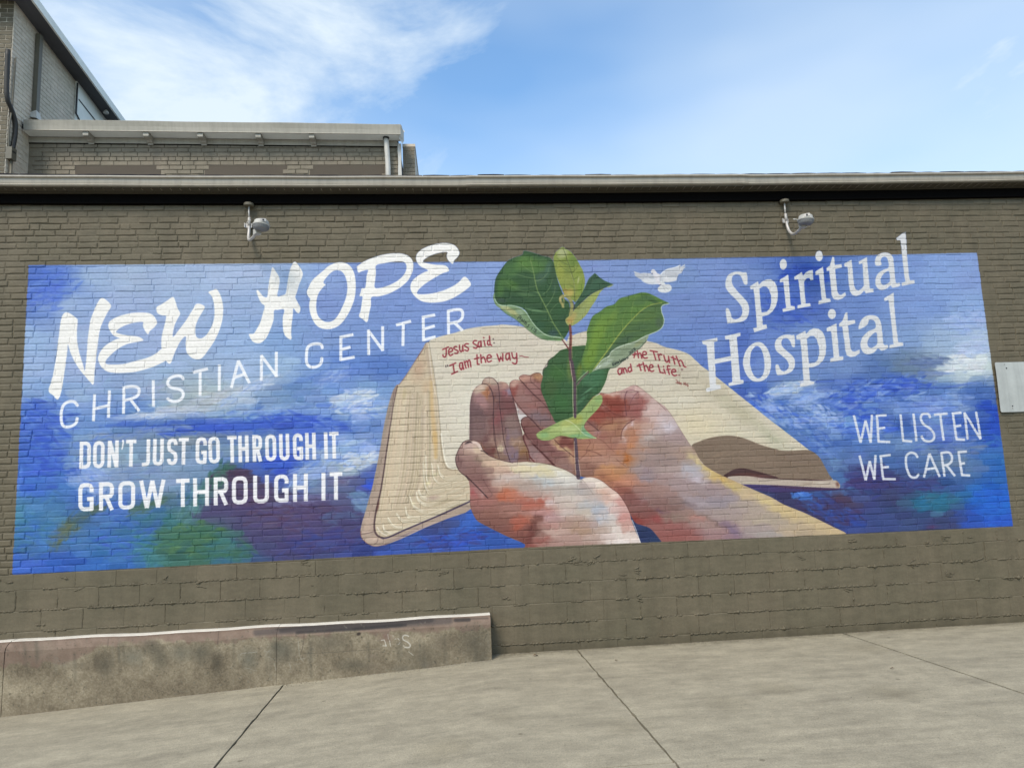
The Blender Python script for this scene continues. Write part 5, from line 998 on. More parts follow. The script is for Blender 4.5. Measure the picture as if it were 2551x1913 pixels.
def paint_letters():
    wh = (235, 235, 229)
    f = lambda r, p, *h: fill(r, p, wh, sm=True, holes=h)
    # brush lettering
    f('L', [(545,215),(572,200),(610,215),(655,250),(668,272),(660,380),(668,480),(685,560),(715,655),(730,700),(745,560),(755,420),(775,280),(800,205),(835,125),(880,76),(955,140),(925,200),(885,280),(860,350),(845,440),(830,560),(815,700),(803,820),(770,795),(740,760),(690,700),(650,640),(610,560),(592,505),(583,475),(577,540),(565,640),(548,750),(530,860),(500,950),(455,915),(415,875),(445,780),(465,680),(485,560),(500,440),(512,340),(525,260)])
    f('L', [(1273,390),(1242,350),(1228,312),(1230,284),(1180,285),(1110,300),(1040,330),(998,367),(1030,385),(1100,400),(1190,410),(1234,440),(1180,455),(1100,472),(1030,505),(960,560),(912,615),(912,642),(960,650),(1060,645),(1160,620),(1270,590),(1340,555),(1395,515),(1440,560),(1430,612),(1340,660),(1270,685),(1180,710),(1100,720),(1000,722),(930,712),(880,680),(850,630),(845,580),(875,520),(930,470),(1000,432),(1030,425),(980,402),(950,367),(932,320),(940,280),(985,250),(1050,225),(1140,205),(1230,202),(1290,210),(1330,240),(1352,290),(1325,330),(1290,360)])
    f('L', [(1487,68),(1510,110),(1530,170),(1550,212),(1520,270),(1497,330),(1488,412),(1540,350),(1600,270),(1650,190),(1695,127),(1762,150),(1740,200),(1700,270),(1680,350),(1690,410),(1730,425),(1780,390),(1820,320),(1845,230),(1840,120),(1820,60),(1793,27),(1830,10),(1865,2),(1900,60),(1920,150),(1915,250),(1890,350),(1850,440),(1790,530),(1740,592),(1700,606),(1650,592),(1610,550),(1597,480),(1600,408),(1560,440),(1525,500),(1495,570),(1465,642),(1430,620),(1395,560),(1388,440),(1402,360),(1430,240),(1400,228),(1360,213),(1345,180),(1350,153),(1380,135),(1430,105)])
    f('H', [(290,243),(320,280),(355,345),(350,420),(335,507),(390,497),(412,480),(425,400),(440,310),(460,240),(495,192),(540,240),(568,295),(560,340),(535,400),(515,470),(500,517),(520,560),(545,610),(542,650),(525,665),(500,642),(482,622),(475,700),(465,780),(462,860),(467,890),(455,908),(420,885),(395,850),(385,780),(385,700),(397,632),(340,634),(305,642),(300,720),(275,800),(240,880),(200,925),(160,942),(110,925),(80,880),(76,855),(118,850),(150,800),(180,740),(200,670),(217,598),(190,575),(165,530),(150,490),(143,460),(155,452),(180,480),(205,510),(240,515),(250,440),(262,360),(275,290)])
    f('H', [(760,270),(800,235),(860,205),(930,197),(990,220),(1030,270),(1050,340),(1055,430),(1045,520),(1020,600),(980,680),(930,750),(870,795),(800,812),(730,800),(680,760),(645,690),(628,620),(630,560),(636,535),(612,500),(605,465),(620,430),(650,370),(700,320)],
      [(870,270),(920,278),(955,320),(975,390),(975,470),(955,550),(920,630),(880,700),(840,735),(790,745),(740,725),(705,680),(692,620),(695,550),(710,490),(735,450),(765,415),(778,405),(758,380),(790,330),(830,290)])
    f('H', [(1080,225),(1130,190),(1210,155),(1320,125),(1440,115),(1520,130),(1570,170),(1585,230),(1570,300),(1530,370),(1460,430),(1370,480),(1270,510),(1200,518),(1195,590),(1180,660),(1160,745),(1120,720),(1085,692),(1100,640),(1110,570),(1116,512),(1090,507),(1100,470),(1110,435),(1140,432),(1150,380),(1155,320),(1166,268),(1110,280),(1080,292),(1068,260),(1065,235)],
      [(1244,225),(1320,205),(1420,190),(1490,192),(1520,225),(1510,290),(1460,350),(1380,400),(1290,430),(1230,428),(1235,350),(1240,290)])
    f('H', [(1945,212),(1905,180),(1890,140),(1896,105),(1840,108),(1760,130),(1700,160),(1673,190),(1710,205),(1790,220),(1880,228),(1912,275),(1850,300),(1770,345),(1700,390),(1640,440),(1618,482),(1660,490),(1740,485),(1830,465),(1920,430),(2000,380),(2050,330),(2090,355),(2113,402),(2080,440),(2010,490),(1930,535),(1850,560),(1760,568),(1680,560),(1620,530),(1575,480),(1557,430),(1570,375),(1620,325),(1680,290),(1718,270),(1650,235),(1615,190),(1610,140),(1640,95),(1700,60),(1790,30),(1880,22),(1950,35),(1990,70),(2007,110),(1995,145),(1960,180)])
    # thin capitals
    t = lambda r, *ps, w=7.4, c=(232, 236, 240): [line(r, p, w, c, .95, len(p) > 3, butt=True) for p in ps]
    t('L', [(668,1008),(640,972),(590,970),(545,1000),(527,1060),(527,1140),(550,1182),(600,1184),(650,1155),(665,1105)])
    t('L', [(812,905),(803,1138)], [(942,872),(932,1108)], [(806,1032),(938,1002)])
    t('L', [(1066,838),(1062,1075)], [(1060,850),(1130,838),(1185,848),(1197,882),(1170,928),(1066,960)], [(1118,945),(1198,1050)])
    t('L', [(1318,783),(1320,1012)])
    t('L', [(1578,778),(1560,752),(1510,748),(1455,775),(1445,820),(1480,850),(1550,865),(1577,900),(1565,940),(1520,966),(1475,964),(1437,940)])
    t('L', [(1660,718),(1790,685)], [(1722,700),(1722,920)])
    t('L', [(1888,650),(1887,878)])
    t('L', [(1990,852),(2052,615)], [(2050,615),(2147,810)], [(2012,762),(2118,728)])
    t('H', [(190,1050),(187,1285)], [(185,1050),(332,1248)], [(325,1018),(325,1250)])
    t('H', [(748,988),(735,952),(680,945),(625,965),(605,1010),(603,1110),(625,1150),(670,1160),(720,1142),(742,1102),(742,1075)])
    t('H', [(918,878),(918,1100)], [(908,887),(1033,860)], [(918,1000),(1007,974)], [(908,1092),(1045,1066)])
    t('H', [(1172,816),(1174,1048)], [(1166,818),(1306,1008)], [(1302,785),(1302,1010)])
    t('H', [(1425,774),(1563,737)], [(1492,755),(1488,965)])
    t('H', [(1675,700),(1678,922)], [(1662,704),(1785,680)], [(1675,812),(1782,780)], [(1668,912),(1790,880)])
    t('H', [(1905,636),(1908,858)], [(1898,647),(1970,632),(2025,637),(2038,682),(2010,735),(1910,760)], [(1955,745),(2037,824)])
    # block slogan
    c1 = (231, 232, 233)
    for ch, a, b in (('D',55,147),('O',165,258),('N',283,373),('T',432,515),('J',562,628),('U',650,738),('S',765,850),('T',858,940),('G',997,1088),('O',1105,1197),('T',1258,1335),('H',1347,1432),('R',1462,1541),('O',1565,1655),('U',1678,1762),('G',1790,1872),('H',1890,1976),('I',2043,2072),('T',2085,2162)):
        condensed(ch, a, b, 130 - (a - 60) * .0382, 351 - (a - 60) * .0405, 30, c1, -.04, lean=-5 if a > 1000 else 4)
    line('D', [(409,122),(412,140),(402,190)], 5, c1, .97, True, None, 3)
    for ch, a, b in (('G',48,172),('R',215,337),('O',372,508),('W',540,755),('T',840,950),('H',978,1108),('R',1145,1263),('O',1293,1421),('U',1465,1593),('G',1635,1753),('H',1788,1909),('I',2018,2052),('T',2085,2188)):
        condensed(ch, a, b, 467 - (a - 50) * .0435, 696 - (a - 50) * .0452, 33, (232, 233, 234), -.045)
    # serif title
    g = (212, 215, 216)
    s = lambda p, *h: fill('S', p, g, sm=False, holes=h)
    so = lambda p, *h: fill('S', p, g, sm=True, holes=h)
    so([(455,455),(460,555),(430,558),(415,520),(395,478),(360,465),(325,480),(315,520),(325,565),(365,620),(420,680),(465,735),(478,800),(460,870),(420,905),(350,920),(290,924),(272,918),(257,795),(285,790),(305,835),(315,872),(345,888),(390,870),(412,825),(405,770),(360,710),(300,650),(262,600),(255,540),(275,480),(320,448),(380,440),(420,448)])
    s([(485,578),(560,530),(570,562),(600,532),(640,514),(680,512),(715,535),(738,580),(748,640),(744,710),(728,765),(700,812),(660,845),(600,862),(607,940),(640,935),(648,972),(525,1010),(515,970),(550,965),(545,880),(535,760),(525,650),(518,605),(490,608)],
      [(574,600),(610,578),(640,580),(665,610),(683,665),(684,730),(670,785),(645,815),(595,824),(585,740),(578,660)])
    D = lambda x, y, rx, ry: fill('S', [(x + rx * math.cos(q * .6283), y + ry * math.sin(q * .6283)) for q in range(10)], g)
    D(798,372,34,50); D(1135,293,35,50); D(1255,838,38,48)
    s([(765,515),(800,495),(845,466),(852,560),(860,660),(868,760),(905,765),(910,795),(795,820),(790,790),(825,780),(815,690),(805,600),(798,537),(765,542)])
    s([(900,490),(972,443),(984,478),(1010,446),(1040,430),(1075,424),(1082,518),(1056,524),(1040,500),(1015,505),(995,535),(1000,640),(1010,740),(1050,735),(1055,765),(930,787),(930,757),(965,748),(955,640),(945,550),(938,512),(903,517)])
    s([(1098,440),(1172,393),(1180,480),(1190,590),(1203,690),(1240,695),(1245,722),(1130,748),(1130,715),(1160,705),(1150,610),(1140,520),(1132,470),(1100,472)])
    s([(1260,300),(1276,304),(1283,378),(1345,370),(1350,400),(1286,416),(1295,520),(1308,630),(1322,655),(1340,660),(1380,633),(1387,662),(1355,692),(1310,707),(1272,697),(1253,660),(1243,560),(1230,432),(1205,437),(1205,405),(1235,385)])
    s([(1370,365),(1440,328),(1448,400),(1456,500),(1465,575),(1480,608),(1505,618),(1535,598),(1556,570),(1550,480),(1543,362),(1510,372),(1508,345),(1585,303),(1592,400),(1602,500),(1614,600),(1645,600),(1648,632),(1572,644),(1560,618),(1525,655),(1480,670),(1445,660),(1425,625),(1412,540),(1403,396),(1372,392)])
    so([(1662,330),(1685,285),(1740,262),(1790,267),(1825,300),(1838,380),(1847,470),(1858,545),(1890,545),(1893,575),(1825,592),(1805,572),(1765,602),(1710,612),(1672,580),(1664,525),(1685,462),(1740,422),(1786,402),(1784,345),(1765,305),(1735,303),(1714,330),(1720,377),(1667,382)],
       [(1790,438),(1745,458),(1716,500),(1716,545),(1742,566),(1780,550),(1800,522)])
    s([(1862,125),(1900,95),(1925,75),(1948,70),(1955,200),(1965,330),(1975,440),(1988,522),(2030,520),(2033,550),(1912,575),(1910,545),(1945,535),(1930,430),(1915,300),(1905,200),(1895,145),(1865,147)])
    s([(35,1090),(178,1060),(180,1092),(148,1102),(155,1262),(304,1232),(290,1077),(252,1077),(248,1045),(395,1012),(397,1042),(362,1055),(378,1250),(395,1455),(425,1458),(425,1490),(285,1515),(282,1488),(320,1475),(307,1276),(157,1306),(168,1500),(210,1505),(212,1540),(75,1570),(72,1537),(110,1525),(92,1310),(78,1132),(40,1120)])
    so([(420,1310),(432,1220),(470,1150),(530,1107),(590,1105),(640,1150),(675,1230),(683,1320),(665,1400),(620,1455),(560,1473),(500,1460),(448,1400)],
       [(487,1290),(495,1200),(530,1147),(565,1142),(600,1190),(618,1270),(620,1350),(600,1418),(560,1442),(520,1410),(495,1350)])
    so([(903,1040),(907,1140),(882,1145),(865,1100),(840,1068),(800,1070),(780,1105),(795,1150),(850,1200),(898,1250),(907,1310),(885,1370),(830,1400),(775,1410),(738,1405),(724,1322),(752,1315),(768,1352),(800,1375),(838,1357),(850,1315),(830,1270),(780,1225),(730,1180),(718,1125),(735,1075),(785,1040),(845,1030),(880,1037)])
    s([(920,1040),(1005,995),(1015,1025),(1045,990),(1085,970),(1130,976),(1168,1005),(1192,1060),(1202,1140),(1195,1220),(1172,1275),(1130,1315),(1080,1336),(1040,1340),(1050,1470),(1088,1470),(1088,1495),(955,1525),(955,1490),(990,1480),(980,1350),(970,1200),(958,1080),(922,1077)],
      [(1020,1072),(1050,1045),(1085,1044),(1112,1075),(1132,1140),(1136,1210),(1120,1270),(1095,1295),(1040,1302),(1030,1200)])
    s([(1205,970),(1298,925),(1305,1020),(1315,1130),(1326,1237),(1362,1235),(1362,1268),(1240,1290),(1238,1258),(1272,1245),(1262,1130),(1250,1020),(1244,997),(1208,1002)])
    s([(1380,828),(1400,820),(1406,900),(1472,893),(1475,925),(1407,945),(1418,1050),(1430,1155),(1445,1185),(1470,1190),(1515,1172),(1518,1205),(1475,1235),(1430,1243),(1395,1225),(1380,1170),(1370,1080),(1352,957),(1322,957),(1322,930),(1355,900)])
    so([(1505,978),(1525,905),(1570,860),(1630,848),(1688,868),(1718,930),(1730,1030),(1742,1122),(1778,1130),(1778,1160),(1722,1182),(1690,1160),(1650,1200),(1590,1215),(1545,1192),(1524,1130),(1540,1060),(1595,1002),(1660,972),(1666,930),(1645,897),(1605,895),(1590,935),(1550,965)],
       [(1672,1012),(1625,1040),(1592,1090),(1595,1138),(1625,1156),(1665,1135),(1682,1105)])
    s([(1745,690),(1800,658),(1835,636),(1842,760),(1852,880),(1865,1000),(1880,1102),(1922,1105),(1925,1135),(1795,1160),(1795,1130),(1835,1120),(1822,1000),(1805,850),(1793,740),(1785,707),(1748,717)])
    # thin hand-drawn capitals at right
    c2 = (214, 219, 226)
    u = lambda *ps: [line('Q', p, 6.0, c2, .93, len(p) > 5, butt=True) for p in ps]
    u([(748,1085),(806,1322)], [(806,1322),(850,1130)], [(850,1130),(894,1322)], [(894,1322),(905,1080)])
    u([(948,1085),(962,1318)], [(940,1090),(1030,1086)], [(952,1202),(1020,1192)], [(955,1312),(1062,1316)])
    u([(1150,1078),(1174,1312)], [(1168,1304),(1253,1312)], [(1262,1070),(1288,1310)])
    u([(1405,1108),(1392,1078),(1345,1075),(1325,1108),(1345,1160),(1405,1202),(1438,1245),(1435,1290),(1400,1312),(1352,1300),(1330,1262)])
    u([(1438,1082),(1556,1072)], [(1492,1078),(1522,1304)])
    u([(1600,1064),(1634,1298)], [(1594,1072),(1676,1064)], [(1615,1184),(1674,1174)], [(1628,1292),(1706,1297)])
    u([(1700,1062),(1730,1296)], [(1700,1062),(1840,1292)], [(1802,1055),(1840,1292)])
    u([(798,1432),(850,1646)], [(850,1646),(885,1480)], [(885,1480),(925,1640)], [(925,1640),(935,1428)])
    u([(978,1432),(1002,1642)], [(970,1440),(1066,1428)], [(990,1536),(1050,1530)], [(998,1634),(1110,1636)])
    u([(1298,1450),(1280,1420),(1240,1408),(1205,1430),(1197,1480),(1210,1560),(1240,1615),(1285,1620),(1308,1590)])
    u([(1352,1622),(1400,1415)], [(1400,1415),(1488,1616)], [(1372,1552),(1455,1538)])
    u([(1502,1408),(1530,1614)], [(1496,1412),(1560,1405),(1590,1430),(1592,1480),(1560,1510),(1515,1518)], [(1545,1512),(1620,1610)])
    u([(1650,1398),(1682,1608)], [(1642,1404),(1722,1398)], [(1664,1504),(1706,1498)], [(1676,1600),(1750,1604)])


def paint_small_text():
    r = (150, 38, 52)
    j = lambda *ps, w=3.0: [(line('J', p, w + 1.6, (205, 150, 145), .45, len(p) > 3), line('J', p, w, r, .92, len(p) > 3)) for p in ps]
    j([(195,430),(315,378)], [(268,400),(268,530),(245,590),(205,575),(200,540)])
    j([(325,490),(400,458),(385,402),(345,410),(322,460),(328,530),(360,560),(408,530)])
    j([(490,370),(450,370),(430,410),(480,440),(522,470),(500,510),(450,512)])
    j([(550,340),(555,430),(580,475),(612,450),(620,345)], [(618,380),(630,465)])
    j([(738,312),(690,310),(655,345),(700,380),(742,410),(720,460),(665,440)])
    j([(910,245),(865,245),(838,290),(890,330),(935,360),(900,405),(850,390)])
    j([(1000,262),(960,270),(945,330),(965,380),(998,340),(1003,250)], [(1003,260),(1012,370)])
    j([(1068,240),(1092,350)], [(1062,178),(1068,184)])
    j([(1185,148),(1200,325),(1232,345)], [(1182,240),(1150,250),(1145,310),(1170,340),(1195,318)])
    line('J', [(1265,208),(1267,212)], 3.6, (110, 90, 90), .9); line('J', [(1282,290),(1284,294)], 3.6, (110, 90, 90), .9)
    line('J', [(258,768),(266,808)], 2, (90, 70, 80), .9); line('J', [(294,758),(302,790)], 2, (90, 70, 80), .9)
    j([(345,772),(470,716)], [(415,742),(442,930)], [(385,952),(508,895)])
    j([(600,712),(560,725),(555,800),(590,860),(612,800),(610,708)], [(610,720),(640,850)])
    j([(650,682),(690,825)], [(668,712),(700,672),(722,702),(742,805)], [(722,702),(750,652),(775,682),(792,795)])
    j([(920,545),(930,740),(965,742)], [(870,632),(965,602)])
    j([(1000,540),(1016,712)], [(1010,625),(1060,590),(1090,640),(1106,702)])
    j([(1130,612),(1225,592),(1190,542),(1142,570),(1135,650),(1170,695),(1228,668)])
    j([(1345,530),(1398,680)], [(1398,680),(1422,592)], [(1422,592),(1470,668)], [(1470,668),(1468,518)])
    j([(1590,512),(1540,530),(1535,610),(1562,652),(1600,600),(1604,502)], [(1604,520),(1626,655)])
    j([(1660,500),(1678,590),(1722,620),(1758,580)], [(1760,510),(1768,690),(1730,735),(1675,712)])
    line('J', [(1830,572),(1880,568),(1930,588),(2010,595)], 2, (150, 60, 66), .9, True)
    t = lambda *ps, w=3.0: [(line('T', p, w + 1.6, (205, 150, 145), .45, len(p) > 3), line('T', p, w, r, .9, len(p) > 3)) for p in ps]
    t([(700,405),(680,515)], [(655,455),(735,440)])
    t([(745,372),(775,520)], [(760,452),(800,422),(830,460),(842,530)])
    t([(862,462),(938,442),(920,392),(872,400),(862,480),(900,530),(960,522)])
    t([(1020,370),(1170,396)], [(1085,385),(1136,560)])
    t([(1185,442),(1216,570)], [(1200,482),(1230,442),(1266,456)])
    t([(1310,472),(1342,580),(1380,612),(1412,560),(1410,490)], [(1412,520),(1432,625)])
    t([(1500,490),(1542,655)], [(1465,512),(1556,546)])
    t([(1570,486),(1655,700)], [(1620,602),(1665,572),(1700,612),(1735,700),(1775,716)])
    t([(410,747),(352,760),(336,820),(370,875),(412,830),(415,752)], [(415,770),(422,850)])
    t([(435,742),(466,840)], [(450,782),(480,738),(510,770),(532,830)])
    t([(605,656),(632,800)], [(610,722),(565,732),(555,790),(590,822),(625,780)])
    t([(785,652),(827,790)], [(745,692),(850,662)])
    t([(870,620),(916,800)], [(900,702),(935,682),(962,720),(992,800)])
    t([(1005,732),(1080,716),(1060,672),(1015,682),(1010,770),(1050,810),(1096,796)])
    t([(1190,672),(1232,826)], [(1232,826),(1300,842)])
    t([(1310,762),(1342,855)], [(1303,704),(1307,708)])
    t([(1430,702),(1395,688),(1388,730),(1427,870)], [(1375,772),(1442,762)])
    t([(1475,822),(1560,812),(1540,767),(1485,782),(1480,850),(1530,900),(1582,888)])
    line('T', [(1622,888),(1634,876),(1645,890),(1632,900),(1622,888)], 1.2, (120, 40, 50), .9)
    line('T', [(1680,755),(1682,785)], 1.8, (110, 60, 70), .8); line('T', [(1708,758),(1710,785)], 1.8, (110, 60, 70), .8)
    c = (140, 66, 60)
    for p in ([(1560,985),(1590,1000),(1585,1050),(1562,1045)], [(1605,1030),(1595,1055),(1612,1065),(1620,1045),(1605,1030)], [(1635,1015),(1632,1075)], [(1634,1050),(1650,1045),(1652,1080)], [(1665,1050),(1662,1085)], [(1663,1062),(1682,1055),(1686,1090)],
              [(1730,1040),(1735,1095)], [(1758,1045),(1745,1080),(1775,1085)], [(1768,1050),(1770,1105)], [(1790,1065),(1791,1069)], [(1790,1095),(1791,1099)], [(1820,1060),(1800,1095),(1815,1125),(1832,1110),(1812,1095)]):
        line('T', p, 1.3, c, .9, len(p) > 3)
    d = (42, 58, 42)
    for p in ([(845,295),(790,330),(765,385)], [(845,295),(865,320),(840,350),(800,345)], [(880,355),(840,352),(850,385),(825,400)], [(905,385),(870,405),(885,430),(915,400),(905,440)], [(960,400),(920,470)], [(985,450),(945,500)], [(985,455),(1000,475),(970,520)], [(1000,475),(1025,485),(995,545)],
              [(1100,545),(1060,540),(1070,575),(1040,600),(1025,590)], [(1185,615),(1140,680)], [(1225,650),(1227,654)], [(1195,700),(1197,704)], [(1250,665),(1290,680),(1255,705),(1280,720),(1255,750),(1225,735)]):
        line('P', p, 1.5, d, .9, len(p) > 3)
    e = (44, 56, 50)
    for p in ([(215,640),(235,695)], [(215,640),(255,625),(250,655),(228,665),(265,680)], [(275,655),(300,640),(285,625),(272,655),(300,668)], [(300,615),(325,650),(328,605)], [(340,630),(362,612),(345,602),(338,630),(365,640)], [(370,560),(395,620)], [(415,565),(400,600),(425,590),(418,560),(435,595)], [(440,535),(460,585)], [(430,562),(462,548)],
              [(470,540),(485,570)], [(495,530),(490,560),(510,550),(495,530)], [(520,510),(540,545)], [(528,522),(545,505),(560,530)], [(570,400),(600,385),(605,405),(585,440),(620,415)], [(615,370),(640,360),(640,385),(625,410),(655,390)], [(655,350),(656,354)], [(668,372),(669,376)], [(665,330),(690,318),(698,340),(680,370),(710,350)]):
        line('T', p, 1.6, e, .9, len(p) > 3)


def paint_all():
    paint_background()
    mur = cover([np.array(TOP + BOT)]); mm = mask_of(mur)
    ALP[:] = mm
    hold = ALP.copy()
    ml, mr = paint_book(mm)
    a, b, c = paint_hands()
    ALP[:] = hold                                   # the book and hands stop at the foot of the picture
    scrub(np.maximum(ml, mr) * (1 - np.maximum(a, np.maximum(b, c))), 1100, 16, 5, 0, 20, 7, 3, .4, (1070, 800, 2040, 1200))
    brick_touch(np.maximum(ml, mr) * (1 - np.maximum(a, np.maximum(b, c))), (1070, 800, 2040, 1130), 8, 4, 2.5, .45)
    paint_dove()
    paint_letters()
    # titles are painted over the sky but under the cover edge of the book
    paint_small_text_and_leaves()
    up = np.zeros_like(ALP); up[:700 - PY0 + 40] = 1
    ALP[:] = np.where(np.arange(PH)[:, None] > 200, ALP * np.where(np.arange(PH)[:, None] > 600, mm, 1), ALP)


def paint_small_text_and_leaves():
    paint_leaves(); paint_small_text()
# ------------------------------------------------------------------ materials
paint_all()
BROWN = rgb(110, 103, 84, k=BK)
mural_im, mural_ext = picture('mural_paint', -.2, .98, 11.5, 3.9, .0036, -.008, EL)


def masonry(name, picture_on=True, bumpk=.35, col=BROWN):
    m = bpy.data.materials.new(name); m.use_nodes = True
    nt = m.node_tree; N = nt.nodes.new; L = nt.links.new
    b = nt.nodes['Principled BSDF']; b.inputs['Roughness'].default_value = .62; b.inputs['Specular IOR Level'].default_value = .3
    geo = N('ShaderNodeNewGeometry')
    n = N('ShaderNodeTexNoise'); n.inputs['Scale'].default_value = 1.7; n.inputs['Detail'].default_value = 8; L(geo.outputs['Position'], n.inputs['Vector'])
    r = N('ShaderNodeValToRGB'); r.color_ramp.elements[0].position = .3; r.color_ramp.elements[1].position = .72
    r.color_ramp.elements[0].color = tuple(v * q for v, q in zip(col[:3], (.93, .95, .93))) + (1,); r.color_ramp.elements[1].color = tuple(v * q for v, q in zip(col[:3], (1.09, 1.06, 1.06))) + (1,)
    L(n.outputs['Fac'], r.inputs[0]); src = r.outputs[0]
    def mul(src, sock, lo, hi, p0, p1):
        rr_ = N('ShaderNodeValToRGB'); rr_.color_ramp.elements[0].position = p0; rr_.color_ramp.elements[0].color = lo + (1,); rr_.color_ramp.elements[1].position = p1; rr_.color_ramp.elements[1].color = hi + (1,)
        q = N('ShaderNodeMixRGB'); q.blend_type = 'MULTIPLY'; q.inputs['Fac'].default_value = 1; L(sock, rr_.inputs[0]); L(src, q.inputs['Color1']); L(rr_.outputs[0], q.inputs['Color2']); return q.outputs[0]
    def nz(scale, sc, det):
        mp_ = N('ShaderNodeMapping'); mp_.inputs['Scale'].default_value = sc; L(geo.outputs['Position'], mp_.inputs['Vector'])
        n_ = N('ShaderNodeTexNoise'); n_.inputs['Scale'].default_value = scale; n_.inputs['Detail'].default_value = det; n_.inputs['Roughness'].default_value = .65; L(mp_.outputs[0], n_.inputs['Vector']); return n_.outputs['Fac']
    src = mul(src, nz(1.0, (4.5, 1, .45), 6), (.86, .86, .85), (1.05, 1.05, 1.05), .34, .6)      # rain streaks
    src = mul(src, nz(5.5, (1, 1, 3.0), 3), (.90, .90, .89), (1.07, 1.07, 1.07), .36, .64)       # brick-sized fading
    sp = N('ShaderNodeSeparateXYZ'); L(geo.outputs['Position'], sp.inputs[0])
    am = N('ShaderNodeMath'); am.operation = 'MULTIPLY_ADD'; am.inputs[1].default_value = .34; L(nz(3.0, (1, 1, .6), 8), am.inputs[0]); L(sp.outputs['Z'], am.inputs[2])
    src = mul(src, am.outputs[0], (.72, .71, .68), (1, 1, 1), .14, .30)                            # splash dirt at the foot
    if picture_on:
        t, _ = wall_picture_nodes(m, mural_im, mural_ext)
        mx = N('ShaderNodeMixRGB'); L(t.outputs['Alpha'], mx.inputs['Fac']); L(src, mx.inputs['Color1']); L(t.outputs['Color'], mx.inputs['Color2']); src = mx.outputs[0]
    # worn, slightly blotchy paint film
    n2 = N('ShaderNodeTexNoise'); n2.inputs['Scale'].default_value = 38; n2.inputs['Detail'].default_value = 6; L(geo.outputs['Position'], n2.inputs['Vector'])
    hs = N('ShaderNodeMixRGB'); hs.blend_type = 'MULTIPLY'; hs.inputs['Fac'].default_value = 1
    r2 = N('ShaderNodeValToRGB'); r2.color_ramp.elements[0].position = .25; r2.color_ramp.elements[0].color = (.9, .9, .9, 1); r2.color_ramp.elements[1].position = .75; r2.color_ramp.elements[1].color = (1.06, 1.06, 1.06, 1)
    L(n2.outputs['Fac'], r2.inputs[0]); L(src, hs.inputs['Color1']); L(r2.outputs[0], hs.inputs['Color2']); L(hs.outputs[0], b.inputs['Base Color'])
    n3 = N('ShaderNodeTexNoise'); n3.inputs['Scale'].default_value = 26; n3.inputs['Detail'].default_value = 7; n3.inputs['Roughness'].default_value = .7; L(geo.outputs['Position'], n3.inputs['Vector'])
    bp = N('ShaderNodeBump'); bp.inputs['Strength'].default_value = bumpk; bp.inputs['Distance'].default_value = .012; L(n3.outputs['Fac'], bp.inputs['Height']); L(bp.outputs[0], b.inputs['Normal'])
    return m


M_WALL = masonry('painted_brick')
M_BLOCK = masonry('painted_block', True, .22)
M_BACK = masonry('painted_brick_plain', False, .3, rgb(106, 100, 86, k=1.75))
M_SIDE = masonry('grey_painted_brick', False, .3, rgb(158, 152, 138, k=2.0))
M_PANEL = mat('smooth_dark_render', rgb(78, 70, 58, k=1.2), .8, var=.08, vs=2, bump=.1, bs=30)
M_TRIM = mat('taupe_aluminium', rgb(176, 171, 156, k=TK), .42, var=.06, vs=1.2, bump=.06, bs=7, drip=.16)
M_TRIMB = mat('cream_wood_trim', rgb(172, 169, 154, k=TK), .5, var=.07, vs=2.2, bump=.08, bs=12, drip=.14)
M_SOFF = mat('brown_vinyl_soffit', rgb(108, 104, 90, k=.8), .6, var=.06, vs=4)
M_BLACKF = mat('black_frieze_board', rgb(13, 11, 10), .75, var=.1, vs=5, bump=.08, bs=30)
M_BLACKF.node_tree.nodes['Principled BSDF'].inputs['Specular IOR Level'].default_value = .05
M_SHING = mat('black_shingle', rgb(34, 32, 38), .9, var=.3, vs=60, bump=.6, bs=160)
M_GALV = mat('galvanised_pipe', rgb(196, 194, 188), .5, .25, var=.08, vs=30)
M_LAMP = mat('grey_lamp_housing', rgb(196, 196, 188), .7, var=.08, vs=24, drip=.2)
M_LENS = mat('prismatic_lens', rgb(128, 130, 130), .45, var=.08, vs=60)
M_DARK = mat('dark_plastic', rgb(34, 34, 36), .5)
M_SIGN = mat('bare_sign_sheet', rgb(184, 190, 186), .5, var=.09, vs=5, bump=.12, bs=5, drip=.12)
M_PIPE = mat('brown_painted_pipe', rgb(104, 100, 84), .5, var=.08, vs=12)
M_CABLE = mat('dark_cable', rgb(48, 46, 42), .6)
M_CLAD = mat('pale_cladding', rgb(222, 218, 206, k=1.6), .6, var=.1, vs=1.5, bump=.05)
M_WHITE = mat('white_painted_metal', rgb(205, 205, 196), .5, var=.08, vs=9, bump=.05)

# ------------------------------------------------------------------ ground and pavement
def gh(x): return 0.0 if x >= 4.9 else -.052 * (4.9 - x) * min(1, (4.9 - x) / .6)


